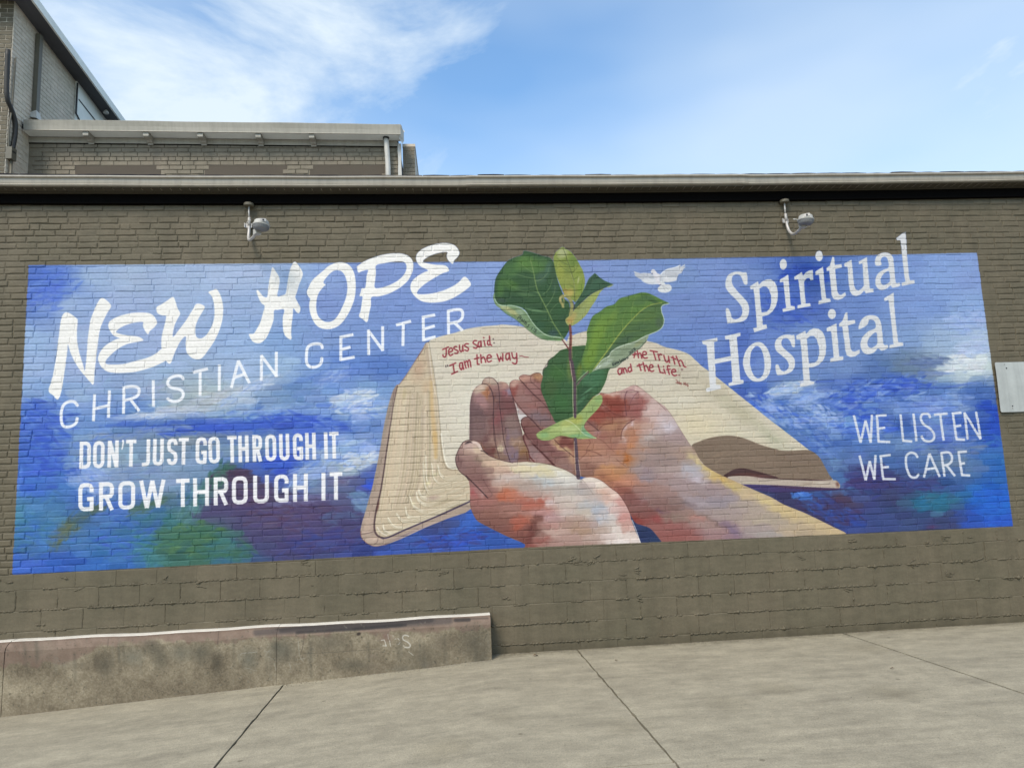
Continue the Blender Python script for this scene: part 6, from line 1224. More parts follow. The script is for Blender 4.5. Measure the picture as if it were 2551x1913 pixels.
def concrete(name, a, b, c, streak=(1.0, 3.2, 1)):
    m = bpy.data.materials.new(name); m.use_nodes = True
    nt = m.node_tree; N = nt.nodes.new; L = nt.links.new; p = nt.nodes['Principled BSDF']; p.inputs['Roughness'].default_value = .88
    geo = N('ShaderNodeNewGeometry'); mp = N('ShaderNodeMapping'); mp.inputs['Scale'].default_value = streak; L(geo.outputs['Position'], mp.inputs[0])
    n1 = N('ShaderNodeTexNoise'); n1.inputs['Scale'].default_value = 1.6; n1.inputs['Detail'].default_value = 12; n1.inputs['Roughness'].default_value = .74; n1.inputs['Distortion'].default_value = .15; L(mp.outputs[0], n1.inputs['Vector'])
    r = N('ShaderNodeValToRGB'); e = r.color_ramp.elements; e[0].position = .34; e[0].color = a; e[1].position = .68; e[1].color = c
    q = r.color_ramp.elements.new(.5); q.color = b; L(n1.outputs['Fac'], r.inputs[0])
    n2 = N('ShaderNodeTexNoise'); n2.inputs['Scale'].default_value = 90; n2.inputs['Detail'].default_value = 4; L(geo.outputs['Position'], n2.inputs['Vector'])
    r2 = N('ShaderNodeValToRGB'); r2.color_ramp.elements[0].position = .3; r2.color_ramp.elements[0].color = (.8, .8, .8, 1); r2.color_ramp.elements[1].position = .7; r2.color_ramp.elements[1].color = (1.12, 1.12, 1.12, 1)
    L(n2.outputs['Fac'], r2.inputs[0]); mx = N('ShaderNodeMixRGB'); mx.blend_type = 'MULTIPLY'; mx.inputs['Fac'].default_value = 1
    L(r.outputs[0], mx.inputs['Color1']); L(r2.outputs[0], mx.inputs['Color2']); L(mx.outputs[0], p.inputs['Base Color'])
    def spots(src, scale, lo, thr, wid, seed):
        v = N('ShaderNodeTexVoronoi'); v.feature = 'F1'; v.inputs['Scale'].default_value = scale; v.inputs['Randomness'].default_value = 1
        m_ = N('ShaderNodeMapping'); m_.inputs['Location'].default_value = (seed, seed * 2, 0); L(geo.outputs['Position'], m_.inputs[0]); L(m_.outputs[0], v.inputs['Vector'])
        rr_ = N('ShaderNodeValToRGB'); rr_.color_ramp.elements[0].position = thr; rr_.color_ramp.elements[0].color = lo + (1,); rr_.color_ramp.elements[1].position = thr + wid; rr_.color_ramp.elements[1].color = (1, 1, 1, 1)
        q = N('ShaderNodeMixRGB'); q.blend_type = 'MULTIPLY'; q.inputs['Fac'].default_value = 1; L(v.outputs['Distance'], rr_.inputs[0]); L(src, q.inputs['Color1']); L(rr_.outputs[0], q.inputs['Color2']); return q.outputs[0]
    s_ = spots(mx.outputs[0], 2.2, (.62, .60, .57), .035, .012, 3.3); s_ = spots(s_, 9.0, (.7, .7, .68), .05, .03, 7.1); s_ = spots(s_, .9, (.86, .85, .82), .10, .16, 5.2); s_ = spots(s_, 60.0, (.72, .71, .68), .12, .14, 1.7)
    n5 = N('ShaderNodeTexNoise'); n5.inputs['Scale'].default_value = 7; n5.inputs['Detail'].default_value = 9; n5.inputs['Roughness'].default_value = .75; L(geo.outputs['Position'], n5.inputs['Vector'])
    sp = N('ShaderNodeSeparateXYZ'); L(geo.outputs['Position'], sp.inputs[0])
    am = N('ShaderNodeMath'); am.operation = 'MULTIPLY_ADD'; am.inputs[1].default_value = -.42; L(n5.outputs['Fac'], am.inputs[0])
    a2 = N('ShaderNodeMath'); a2.operation = 'MULTIPLY_ADD'; a2.inputs[1].default_value = 1.0; a2.inputs[2].default_value = .56; L(sp.outputs['Y'], a2.inputs[0]); L(a2.outputs[0], am.inputs[2])
    r5 = N('ShaderNodeValToRGB'); r5.color_ramp.elements[0].position = .16; r5.color_ramp.elements[0].color = (1, 1, 1, 1); r5.color_ramp.elements[1].position = .38; r5.color_ramp.elements[1].color = (.62, .60, .55, 1)
    q5 = N('ShaderNodeMixRGB'); q5.blend_type = 'MULTIPLY'; q5.inputs['Fac'].default_value = 1; L(am.outputs[0], r5.inputs[0]); L(s_, q5.inputs['Color1']); L(r5.outputs[0], q5.inputs['Color2'])
    r6 = N('ShaderNodeValToRGB'); r6.color_ramp.elements[0].position = .3; r6.color_ramp.elements[0].color = (.84, .84, .83, 1); r6.color_ramp.elements[1].position = .66; r6.color_ramp.elements[1].color = (1.1, 1.1, 1.09, 1)
    q6 = N('ShaderNodeMixRGB'); q6.blend_type = 'MULTIPLY'; q6.inputs['Fac'].default_value = 1; L(n5.outputs['Fac'], r6.inputs[0]); L(q5.outputs[0], q6.inputs['Color1']); L(r6.outputs[0], q6.inputs['Color2'])
    L(q6.outputs[0], p.inputs['Base Color'])
    bp = N('ShaderNodeBump'); bp.inputs['Strength'].default_value = .5; bp.inputs['Distance'].default_value = .006; L(n2.outputs['Fac'], bp.inputs['Height']); L(bp.outputs[0], p.inputs['Normal'])
    return m


M_CONC = concrete('pavement_concrete', rgb(148, 142, 122, k=.98), rgb(166, 160, 138, k=.98), rgb(184, 177, 153, k=.98))
M_JOINT = mat('joint_filler', rgb(52, 48, 42), .9, var=.2, vs=20)
M_ASPH = mat('asphalt', (.06, .06, .058, 1), .9, var=.25, vs=25, bump=.5, bs=120)

g = MB(); g.quad((-300, -300, -.9), (300, -300, -.9), (300, 300, -.9), (-300, 300, -.9))
tag(g.build('ground', M_ASPH), kind='structure')
jb = MB()
xs = [-6 + i * .5 for i in range(60)]
jb.sweep(lambda x: [(x, .3, gh(x) - .03), (x, -14, gh(x) - .03)], xs)
pav = thing('pavement', kind='structure')
jb.build('joint_bed', M_JOINT, pav)
XS = [-6.2, -3.22, -.25, 2.73]; YS = [.02, -3.02, -6.05, -9.1]
def slab(x0, x1, y0, y1, s0=0, s1=0):
    m = MB(); n = 40; k = 40; g_ = .006
    rnd = random.Random(int(x0 * 100 + y0 * 10))
    tl = rnd.uniform(-.003, .003)
    top = []
    for i in range(n + 1):
        row = []
        for j in range(k + 1):
            yy = y0 - g_ + (y1 - y0 + 2 * g_) * j / k
            xa = x0 + g_ + s0 * (y0 - yy); xb = x1 - g_ + s1 * (y0 - yy)
            x = xa + (xb - xa) * i / n
            e = min(i, n - i, j, k - j)
            if i in (0, n): x += rnd.uniform(-.003, .0035) * (2.5 if rnd.random() < .08 else 1) * (1 if i == 0 else -1) + (.002 if i == 0 else -.002)
            row.append((x, yy, gh(x) + tl - (.003 if e == 0 else 0)))
        top.append(row)
    v = [p for r in top for p in r]; f = [(i * (k + 1) + j, (i + 1) * (k + 1) + j, (i + 1) * (k + 1) + j + 1, i * (k + 1) + j + 1) for i in range(n) for j in range(k)]
    m.add(v, [q[::-1] for q in f])
    ring = [top[i][0] for i in range(n + 1)] + [top[n][j] for j in range(1, k + 1)] + [top[i][k] for i in range(n - 1, -1, -1)] + [top[0][j] for j in range(k - 1, 0, -1)]
    for a, b in zip(ring, ring[1:] + ring[:1]): m.quad(a, b, (b[0], b[1], b[2] - .1), (a[0], a[1], a[2] - .1))
    return m.build('slab', M_CONC, pav)
bx = [(-6.2, 0), (-3.22, 0), (-.25, 0), (2.73, 0), (5.70, .034), (8.635, .088), (11.6, .06), (14.6, 0)]
for (a, sa), (b, sb) in zip(bx, bx[1:]):
    slab(a, b, .02, -3.02, sa, sb)
    for y0, y1 in ((-3.02, -6.05), (-6.05, -9.1), (-9.1, -12.2)): slab(a + 3.04 * sa, b + 3.04 * sb, y0, y1)

# ------------------------------------------------------------------ painted wall with the mural
wallb = thing('painted_brick_building', 'olive brown painted brick building whose long wall carries the blue church mural', 'building', (5.2, 0, 0))
wallb_inv = wallb.location.copy()
def wz_top(x): return 4.905 + .0010 * (x - 5.2) ** 2
rnd = random.Random(6)

def P_(m, name, mt, parent, smooth=False):
    o = m.build(name, mt, parent, smooth)
    par = parent
    while par is not None:
        o.location = Vector(o.location) - (Vector(par.location) if par.parent is None else Vector((0, 0, 0))); par = par.parent
    return o

# mortar skin: a wavy, thickly painted sheet just behind the brick faces
def skin(x0, x1, z0, z1, y, step, amp, seed, name, mt, parent):
    nx, nz = int((x1 - x0) / step) + 1, int((z1 - z0) / step) + 1
    rr = np.random.RandomState(seed)
    h = (vnoise(nz, nx, 3, seed) + vnoise(nz, nx, 9, seed + 1) * 1.3 - 1.1) * amp
    X, Z = np.meshgrid(np.linspace(x0, x1, nx), np.linspace(z0, z1, nz))
    v = np.stack([X, y + h, Z], -1).reshape(-1, 3)
    i = np.arange((nz - 1) * nx).reshape(nz - 1, nx)[:, :-1].ravel()
    f = np.stack([i, i + 1, i + nx + 1, i + nx], 1)
    me = bpy.data.meshes.new(name); me.from_pydata(v.tolist(), [], f.tolist()); me.materials.append(mt)
    for p in me.polygons: p.use_smooth = True
    o = link(name, me, parent); o.location = -Vector(parent.location); return o
skin(X0, X1, -.5, 4.96, -.0008, .034, .0026, 3, 'mortar_bed', M_WALL, wallb)
bk = MB(); bk.box((X0, .02, -.6), (X1, .3, 4.97)); o = bk.build('wall_core', M_PANEL, wallb); o.location = -Vector(wallb.location)

def brick_verts(w, h, d, rnd, jit, bev):
    """front towards -y, origin at the middle of the back; the long edges are split in three and wander"""
    def edge(y, ins, j):
        xs_ = [-w / 2 + ins, -w / 6, w / 6, w / 2 - ins]
        P = [(x, -h / 2 + ins) for x in xs_] + [(x, h / 2 - ins) for x in reversed(xs_)]
        return P
    base = edge(0, 0, 0)
    jj = [(rnd.uniform(-jit, jit), rnd.uniform(-jit, jit)) for _ in base]
    tx, tz = rnd.uniform(-.012, .012), rnd.uniform(-.032, .032)
    out = []
    for ins, y in ((-.002, .004), (.0, -d * .55), (bev, -d)):
        for (x, z), (a, b) in zip(edge(0, ins, 0), jj):
            yy = y + (tx * x + tz * z if y < 0 else 0)
            out.append((x + a, yy, z + b))
    n = 8
    f = [(n * r + i, n * r + (i + 1) % n, n * (r + 1) + (i + 1) % n, n * (r + 1) + i) for r in range(2) for i in range(n)]
    a = 2 * n
    f += [(a, a + 1, a + 6, a + 7), (a + 1, a + 2, a + 5, a + 6), (a + 2, a + 3, a + 4, a + 5)]
    return out, f

# the 300 that show largest become parts of their own
def show(b):
    u, v = project(np.array([b[0] - b[2] / 2, b[0] + b[2] / 2, b[0] + b[2] / 2, b[0] - b[2] / 2]), 0., np.array([b[1] - b[3] / 2] * 2 + [b[1] + b[3] / 2] * 2))
    if u.min() < 5 or u.max() > 2546: return 0
    return .5 * abs(sum(u[i] * v[(i + 1) % 4] - u[(i + 1) % 4] * v[i] for i in range(4)))
order = sorted(range(len(bricks)), key=lambda i: -show(bricks[i])); big = set(order[:300])
variants = []
for k in range(12):
    v, f = brick_verts(.2, .057, .0075, random.Random(50 + k), .0028, .008)
    m = MB(); m.add(v, f); variants.append(m.mesh('brick', M_WALL, False))
rest = MB(); wl = Vector(wallb.location)
for i, (x, z, L_, h, d) in enumerate(bricks):
    if z + h / 2 > wz_top(x) + .06: continue
    if i in big:
        o = link('brick', variants[rnd.randrange(12)], wallb); o.location = Vector((x, 0, z)) - wl; o.scale = (L_ / .2, d / .0075, h / .057)
    else:
        v, f = brick_verts(L_, h, d, rnd, .0028, .008); rest.add([(a + x, b, c + z) for a, b, c in v], f)
me = bpy.data.meshes.new('brickwork'); me.from_pydata(rest.v, [], rest.f); me.materials.append(M_WALL); me.update()
o = link('brickwork', me, wallb); o.location = -wl; tag(o, kind='stuff')

# concrete block base
ZR = [(.892, z_b), (.689, .892), (.485, .689), (.281, .485), (.082, .281), (-.12, .082), (-.32, -.12), (-.5, -.32)]
PH_ = [8.57, 8.805, 8.66, 8.80, 8.63, 8.53, 8.73, 8.5]
PITCH_ = .398
rb = random.Random(9)
bl_var = []
for k in range(8):
    v, f = brick_verts(.39, .196, .007, random.Random(80 + k), .0026, .005)
    m = MB(); m.add(v, f); bl_var.append(m.mesh('concrete_block', M_BLOCK, False))
bead = MB()
def ragged(p0, p1, rad, seed, gap=.25):
    """squeezed-out mortar: a broken, lumpy ridge along a joint"""
    rr = random.Random(seed); a = Vector(p0); b = Vector(p1); n = max(3, int((b - a).length / .013)); run = []; on = rr.random() > gap
    for i in range(n + 1):
        if rr.random() < .09: on = rr.random() > gap
        if on:
            p = a.lerp(b, i / n) + Vector((0, rr.uniform(-.0015, .0015), rr.uniform(-.0035, .0035))); run.append((p, rad * rr.uniform(.35, 1.5) * (2.0 if rr.random() < .05 else 1)))
        if (not on or i == n) and run:
            if len(run) > 2:
                run[0] = (run[0][0], .001); run[-1] = (run[-1][0], .001)
                bead.tube([q[0] for q in run], [q[1] for q in run], 5, False)
            run = []
for r, ((za, zb), ph) in enumerate(zip(ZR, PH_)):
    k0 = int((X0 - ph) / PITCH_) - 1
    x = ph + k0 * PITCH_
    while x < X1:
        if x > X0 - .2:
            d = max(.0022, rb.gauss(.0042, .0016)); w_ = PITCH_ - rb.choice([.002, .003, .006, .008]); h_ = zb - za - rb.choice([.004, .006, .009])
            o = link('concrete_block', bl_var[rb.randrange(8)], wallb); o.location = Vector((x + PITCH_ / 2, 0, (za + zb) / 2)) - wl; o.scale = (w_ / .39, d / .007, h_ / .196)
            if rb.random() < .55: ragged((x, -.004, za + .01), (x, -.004, zb - .01), .004, rb.random(), .45)
        x += PITCH_
    x = X0
    while x < X1:
        ragged((x, -.0055, za), (x + .5, -.0055, za), .0085 if r else .0065, rb.random(), .25); x += .5
# smears of render on the first block course
for i in range(46):
    x = rb.uniform(-1, 12.5); z = rb.choice([.892, .892, .96, .85, .70, .5]) + rb.uniform(-.05, .05)
    for q in range(rb.randint(1, 4)):
        l = rb.uniform(.03, .12); ragged((x, -.007, z), (x + l, -.007, z + rb.uniform(-.04, .04)), rb.uniform(.004, .0075), rb.random(), .1); z += .014
me = bpy.data.meshes.new('mortar_ridges'); me.from_pydata(bead.v, [], bead.f); me.materials.append(M_BLOCK)
for p in me.polygons: p.use_smooth = True
o = link('mortar_ridges', me, wallb); o.location = -wl; tag(o, kind='stuff')

# eave: frieze board, soffit, gutter, shingles, roof
def gz(x): return 5.164 + .00092 * (x - 5.2) ** 2
ST = [X0 + i * (X1 - X0) / 60 for i in range(61)]
def off(o): o.location = -wl; return o
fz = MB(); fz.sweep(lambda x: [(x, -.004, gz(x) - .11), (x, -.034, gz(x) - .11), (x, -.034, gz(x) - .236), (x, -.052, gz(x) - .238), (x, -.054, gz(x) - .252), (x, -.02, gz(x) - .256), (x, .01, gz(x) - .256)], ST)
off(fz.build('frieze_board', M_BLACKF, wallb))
sf = MB()
for i in range(int((X1 - X0) / .1)):
    x = X0 + i * .1
    a, b = x, x + .1
    sf.quad((a, -.17, gz(a) - .128), (b - .012, -.17, gz(b) - .128), (b - .012, -.03, gz(b) - .128), (a, -.03, gz(a) - .128))
    sf.quad((b - .012, -.17, gz(b) - .128), (b, -.17, gz(b) - .119), (b, -.03, gz(b) - .119), (b - .012, -.03, gz(b) - .128))
    sf.quad((b - .012, -.055, gz(b) - .1282), (b - .012, -.055, gz(b) - .136), (b - .012, -.034, gz(b) - .136), (b - .012, -.034, gz(b) - .1282))
off(sf.build('vented_soffit', M_SOFF, wallb))
sj = MB(); sj.sweep(lambda x: [(x, -.034, gz(x) - .128), (x, -.062, gz(x) - .130), (x, -.064, gz(x) - .139), (x, -.034, gz(x) - .141)], ST)
off(sj.build('soffit_channel', M_SOFF, wallb))
GP = [(-.05, 0.0), (-.188, .003), (-.204, -.006), (-.211, -.018), (-.208, -.025), (-.196, -.029), (-.187, -.034), (-.186, -.060), (-.183, -.080), (-.180, -.088), (-.190, -.096), (-.196, -.103), (-.190, -.112), (-.178, -.117), (-.150, -.120), (-.148, -.126), (-.1, -.126), (-.098, -.121), (-.06, -.121), (-.05, -.126)]
secs = [(X0, 1.62, 0), (1.62, 4.72, .0), (4.72, 7.9, .004), (7.9, X1, .0)]
for a, b, up in secs:
    st = [a + .001 + (b - a - .002) * i / 24 for i in range(25)]
    m = MB(); m.sweep(lambda x: [(x, y - up, gz(x) + z + up + .0012 * math.sin(x * 5 + a)) for y, z in GP], st)
    off(m.build('gutter_section', M_TRIM, wallb, False))
for x in (4.72, 7.9):
    m = MB(); m.sweep(lambda t: [(t, y - .004 if y < -.1 else y, gz(t) + z + .001) for y, z in GP[1:14]], [x - .035, x + .03]); off(m.build('gutter_joint', M_TRIM, wallb))
rs_ = random.Random(3)
x = X0
while x < X1:
    w_ = .305; k = rs_.uniform(-.004, .007); z = gz(x) + .012 + rs_.uniform(-.002, .007)
    m = MB(); n = 5; pts = []
    for i in range(n + 1):
        xx = x + .004 + (w_ - .008) * i / n; e = .004 * math.sin(i / n * math.pi) + rs_.uniform(-.0015, .0015)
        pts.append((xx, z + e))
    m.sweep(lambda i: [(pts[i][0], -.05, pts[i][1] + .03), (pts[i][0], -.178 + k, pts[i][1] + .002), (pts[i][0], -.182 + k, pts[i][1] - .008), (pts[i][0], -.06, pts[i][1] - .012)], range(n + 1))
    off(m.build('shingle', M_SHING, wallb)); x += w_
rf = MB()
rf.sweep(lambda x: [(x, -.165, gz(x) + .004), (x, 3.55, gz(x) + .93)], ST)
off(rf.build('roof', mat('pale_bounce_roof', (.24, .235, .23, 1), .9, var=.2, vs=8), wallb))  # unseen roof slope, made pale grey to bounce light onto the rear wall

# ------------------------------------------------------------------ low concrete wall in front, left
set_canvas(-60, 1480, 1340, 520)
paint_kerb()
kim, kext = picture('kerb_stains', -.9, -.62, 6.0, 1.1, .004, lambda Z: np.interp(Z, [.344, .379, .406, .418], [-.229, -.212, -.175, -.138]), EL)
M_KERB = bpy.data.materials.new('stained_concrete'); M_KERB.use_nodes = True
t, geo = wall_picture_nodes(M_KERB, kim, kext); nt = M_KERB.node_tree; b = nt.nodes['Principled BSDF']; b.inputs['Roughness'].default_value = .85
n = nt.nodes.new('ShaderNodeTexNoise'); n.inputs['Scale'].default_value = 60; n.inputs['Detail'].default_value = 6; nt.links.new(geo.outputs['Position'], n.inputs['Vector'])
bp = nt.nodes.new('ShaderNodeBump'); bp.inputs['Strength'].default_value = .5; bp.inputs['Distance'].default_value = .006
nt.links.new(n.outputs['Fac'], bp.inputs['Height']); nt.links.new(bp.outputs[0], b.inputs['Normal'])
mx = nt.nodes.new('ShaderNodeMixRGB'); mx.inputs['Color1'].default_value = rgb(112, 106, 92, k=CK); nt.links.new(t.outputs['Alpha'], mx.inputs['Fac']); nt.links.new(t.outputs['Color'], mx.inputs['Color2']); nt.links.new(mx.outputs[0], b.inputs['Base Color'])
M_KTOP = mat('pale_worn_cap', rgb(222, 219, 206, k=1.0), .8, var=.1, vs=7, bump=.2, bs=50)
kb = thing('low_concrete_wall', 'low stained concrete wall with pale worn top and white scribbles, left of the pavement', 'wall', (2.2, -.12, 0))
def kz(x): return .424 + .004 * math.sin(x * 3.1) + .003 * math.sin(x * 7.7 + 1)
for a, b_ in ((-2.0, .105), (.105, 2.662), (2.659, 4.795)):
    n = max(8, int((b_ - a) / .05)); st = [a + .003 + (b_ - a - .006) * i / n for i in range(n + 1)]; rr = random.Random(int(a * 10))
    jit = {s: (rr.uniform(-.003, .003), rr.uniform(-.003, .003), rr.uniform(-.002, .002)) for s in st}
    fb = lambda x: [(x, .0, kz(x) - .008), (x, -.012, kz(x) - .004), (x, -.07, kz(x) + jit[x][0] * .5), (x, -.125 + jit[x][1], kz(x) + jit[x][2]), (x, -.138 + jit[x][1], kz(x) - .006)]
    m = MB(); m.sweep(fb, st)
    cap = m.build('cap', M_KTOP, kb); cap.location = -Vector(kb.location)
    m = MB(); m.sweep(lambda x: [(x, -.1385 + jit[x][1], kz(x) - .006), (x, -.175 + jit[x][1], kz(x) - .018), (x, -.212 + jit[x][1] * 1.3, kz(x) - .045), (x, -.228 + jit[x][1] * 1.3, kz(x) - .08), (x, -.231, .2), (x, -.232, 0), (x, -.236, -.6), (x, -.03, -.6), (x, -.03, kz(x) - .02)], st)
    for x in (st[0], st[-1]):
        e = [(x, -.1385, kz(x) - .006), (x, -.212, kz(x) - .045), (x, -.228, kz(x) - .08), (x, -.231, .2), (x, -.236, -.6), (x, .0, -.6), (x, .0, kz(x) - .008), (x, -.12, kz(x) - .004)]
        m.quad(*(e if x == st[-1] else e[::-1]))
    o = m.build('wall_segment', M_KERB, kb); o.location = -Vector(kb.location)
    if a > 2:
        rg = MB(); rr = random.Random(4)
        for q in range(34):
            z = .36 - q * .0125; s = rr.uniform(.003, .009); rg.add(*[[(4.790 + dx * s * .6, -.230 + dy * s, z + dz * s) for dx, dy, dz in ((-1, 0, 0), (0, -1, 0), (1, 0, 0), (0, 1, 0), (0, 0, -1.2), (0, 0, 1.2))], [(0, 1, 5), (1, 2, 5), (2, 3, 5), (3, 0, 5), (1, 0, 4), (2, 1, 4), (3, 2, 4), (0, 3, 4)]][0:2])
        o = rg.build('broken_edge', M_KERB, kb); o.location = -Vector(kb.location); tag(o, kind='stuff')

# ------------------------------------------------------------------ dusk-to-dawn lamps on the wall
def spline(p, n=6):
    a = smooth(np.array([[q[0], q[1]] for q in p]), False, n); b = smooth(np.array([[q[2], 0] for q in p]), False, n)
    return [(u[0], u[1], w_[0]) for u, w_ in zip(a, b)]

def lamp(loc, arm, head, yaw, label, cable):
    t = thing('wall_lamp', label, 'lamp', loc, 'floodlights on hooked pipes under the eave'); L0 = Vector(loc)
    rel = lambda P: [Vector(p) - L0 for p in P]
    m = MB(); m.lathe([(.0, .012), (.05, .012), (.054, .006), (.054, -.014), (.046, -.022), (0, -.022)], (0, 0, 0)); m.build('junction_box', M_PIPE, t, False)
    m = MB(); m.tube(rel([(loc[0], loc[1], loc[2] - .02), (loc[0] + .001, loc[1] + .005, loc[2] - .10), arm[0]]), .0095, 10); m.build('conduit', M_GALV, t, True)
    a = Vector(arm[0]); b = Vector(arm[1])
    m = MB(); m.tube(rel([a + Vector((0, 0, .012)), a, a.lerp(b, .3), a.lerp(b, .95)]), [.016, .017, .0165, .016], 12); m.build('coupling', M_GALV, t, True)
    m = MB(); m.tube(rel(spline(arm[1:])), .0158, 12); m.build('arm', M_GALV, t, True)
    c = b - L0
    m = MB(); m.box((c.x - .05, c.y + .008, c.z - .012), (c.x + .028, c.y + .013, c.z + .036)); m.box((c.x - .05, c.y - .012, c.z - .012), (c.x - .044, c.y + .013, c.z + .036)); m.build('wall_bracket', M_GALV, t)
    h = Vector(head) - L0; M = Matrix.Rotation(yaw, 3, 'Z') @ Matrix.Rotation(math.radians(4), 3, 'Y') @ Matrix.Scale(.94, 3)
    m = MB(); m.lathe([(.086, -.012), (.094, -.006), (.094, .004), (.084, .008), (.080, .030), (.076, .046), (.066, .054), (0, .056)], h, k=28, M=M); hs = m.build('lamp_head', M_LAMP, t, False)
    m = MB(); m.lathe([(.0, -.052), (.060, -.054), (.072, -.050), (.080, -.038), (.087, -.014), (.087, -.010)], h, k=28, M=M); m.build('lens', M_LENS, t, False)
    m = MB()
    for k in range(28):
        q = 2 * math.pi * k / 28; r1, r2 = .0795, .0872
        p1 = h + M @ Vector((math.cos(q) * r1, math.sin(q) * r1, -.045)); p2 = h + M @ Vector((math.cos(q) * r2, math.sin(q) * r2, -.014))
        m.tube([p1, p2], .0016, 4)
    m.build('lens_ribs', M_LENS, t)
    # photo-control window facing the viewer, clamp for the arm
    f = Vector((0, -1, 0)); f = (Vector(CAMP) - Vector(head)); f.z = 0; f.normalize(); s = Vector((-f.y, f.x, 0))
    m = MB(); q = [h + f * .082 + s * u_ + Vector((0, 0, w_)) for u_, w_ in ((-.008, .014), (.046, .014), (.046, .046), (-.008, .046))]
    m.add(q + [p - f * .02 for p in q], [(0, 1, 2, 3), (0, 4, 5, 1), (1, 5, 6, 2), (2, 6, 7, 3), (3, 7, 4, 0)]); pl = m.build('photocell_plate', M_GALV, t)
    m = MB(); m.lathe([(.009, -.004), (.009, .006), (.005, .009), (0, .009)], h + f * .084 + s * .018 + Vector((0, 0, .03)), k=12, M=f.to_track_quat('Z', 'Y').to_matrix()); m.build('photocell', M_DARK, pl)
    e = Vector(arm[-1]) - L0; d = (h - e); d.z = 0; d.normalize()
    m = MB(); cc = e + d * .01; sv = Vector((-d.y, d.x, 0))
    pts = [cc + sv * a_ * .03 + d * b_ * .035 + Vector((0, 0, c_ * .028)) for a_ in (-1, 1) for b_ in (-1, 1) for c_ in (-1, 1)]
    m.add(pts, [(0, 1, 3, 2), (4, 6, 7, 5), (0, 4, 5, 1), (2, 3, 7, 6), (0, 2, 6, 4), (1, 5, 7, 3)]); m.build('arm_clamp', M_LAMP, t)
    m = MB(); m.tube(rel(cable), .004, 6); m.build('wire', M_WHITE, t, True)
    return t
LY = -.056
lamp((2.297, LY, 4.902), [(2.300, LY + .012, 4.745), (2.301, LY + .006, 4.655), (2.302, LY, 4.60), (2.306, LY - .03, 4.52), (2.335, LY - .10, 4.462), (2.40, LY - .20, 4.455), (2.46, LY - .27, 4.487)], (2.525, -.40, 4.535), .5,
     'floodlight on a short hooked pipe above and left of the word HOPE', [(2.345, -.30, 4.60), (2.35, -.27, 4.63), (2.375, -.29, 4.636), (2.39, -.31, 4.62)])
lamp((8.413, LY, 4.902), [(8.418, LY + .012, 4.74), (8.42, LY + .006, 4.655), (8.42, LY, 4.60), (8.419, LY - .04, 4.52), (8.418, LY - .12, 4.458), (8.418, LY - .24, 4.45), (8.418, LY - .34, 4.475)], (8.42, -.475, 4.512), 0,
     'floodlight on a long hooked pipe above the words Spiritual Hospital', [(8.36, -.36, 4.56), (8.35, -.34, 4.575), (8.37, -.33, 4.58), (8.39, -.36, 4.56)])

# ------------------------------------------------------------------ blank metal sheet at the right edge
sg = thing('blank_sign', 'blank weathered whitish metal sheet screwed to the wall beside the right end of the mural', 'sign', (11.24, -.03, 2.633))
m = MB(); sl_ = Vector(sg.location)
def sy(x, z): return -.024 - .016 * ((x - 11.24) / .45) ** 2 - .004 * math.sin(z * 7 + x * 3)
nx, nz = 12, 10; gx0, gx1, gz0, gz1 = 10.783, 11.70, 2.342, 2.926
def rc(x, z):
    r = .018
    for cx, cz in ((gx0 + r, gz0 + r), (gx1 - r, gz0 + r), (gx0 + r, gz1 - r), (gx1 - r, gz1 - r)):
        if (x < gx0 + r or x > gx1 - r) and (z < gz0 + r or z > gz1 - r) and abs(x - cx) <= r + 1e-6 and abs(z - cz) <= r + 1e-6:
            d_ = Vector((x - cx, z - cz));
            if d_.length > r: d_ = d_ / d_.length * r; return cx + d_.x, cz + d_.y
    return x, z
gxs = [gx0, gx0 + .008, gx0 + .018] + [gx0 + .018 + (gx1 - gx0 - .036) * i / nx for i in range(1, nx)] + [gx1 - .018, gx1 - .008, gx1]
gzs = [gz0, gz0 + .008, gz0 + .018] + [gz0 + .018 + (gz1 - gz0 - .036) * i / nz for i in range(1, nz)] + [gz1 - .018, gz1 - .008, gz1]
fr = [[Vector((rc(x, z)[0], sy(x, z), rc(x, z)[1])) - sl_ for z in gzs] for x in gxs]
for i in range(len(gxs) - 1):
    for j in range(len(gzs) - 1):
        m.quad(fr[i][j], fr[i + 1][j], fr[i + 1][j + 1], fr[i][j + 1])
        q = [p + Vector((0, .003, 0)) for p in (fr[i][j], fr[i][j + 1], fr[i + 1][j + 1], fr[i + 1][j])]; m.quad(*q)
m.build('sheet', M_SIGN, sg)
for x, z, r, mt_ in ((10.925, 2.855, .008, M_DARK), (10.905, 2.90, .004, M_PIPE), (10.942, 2.412, .007, M_DARK), (10.94, 2.384, .004, M_PIPE), (11.55, 2.86, .008, M_DARK), (11.55, 2.41, .008, M_DARK)):
    m = MB(); m.lathe([(r, 0), (r, .003), (r * .5, .0045), (0, .0045)], Vector((x, sy(x, z) - .0005, z)) - sl_, k=10, M=Matrix.Rotation(math.pi / 2, 3, 'X')); m.build('screw', mt_, sg)

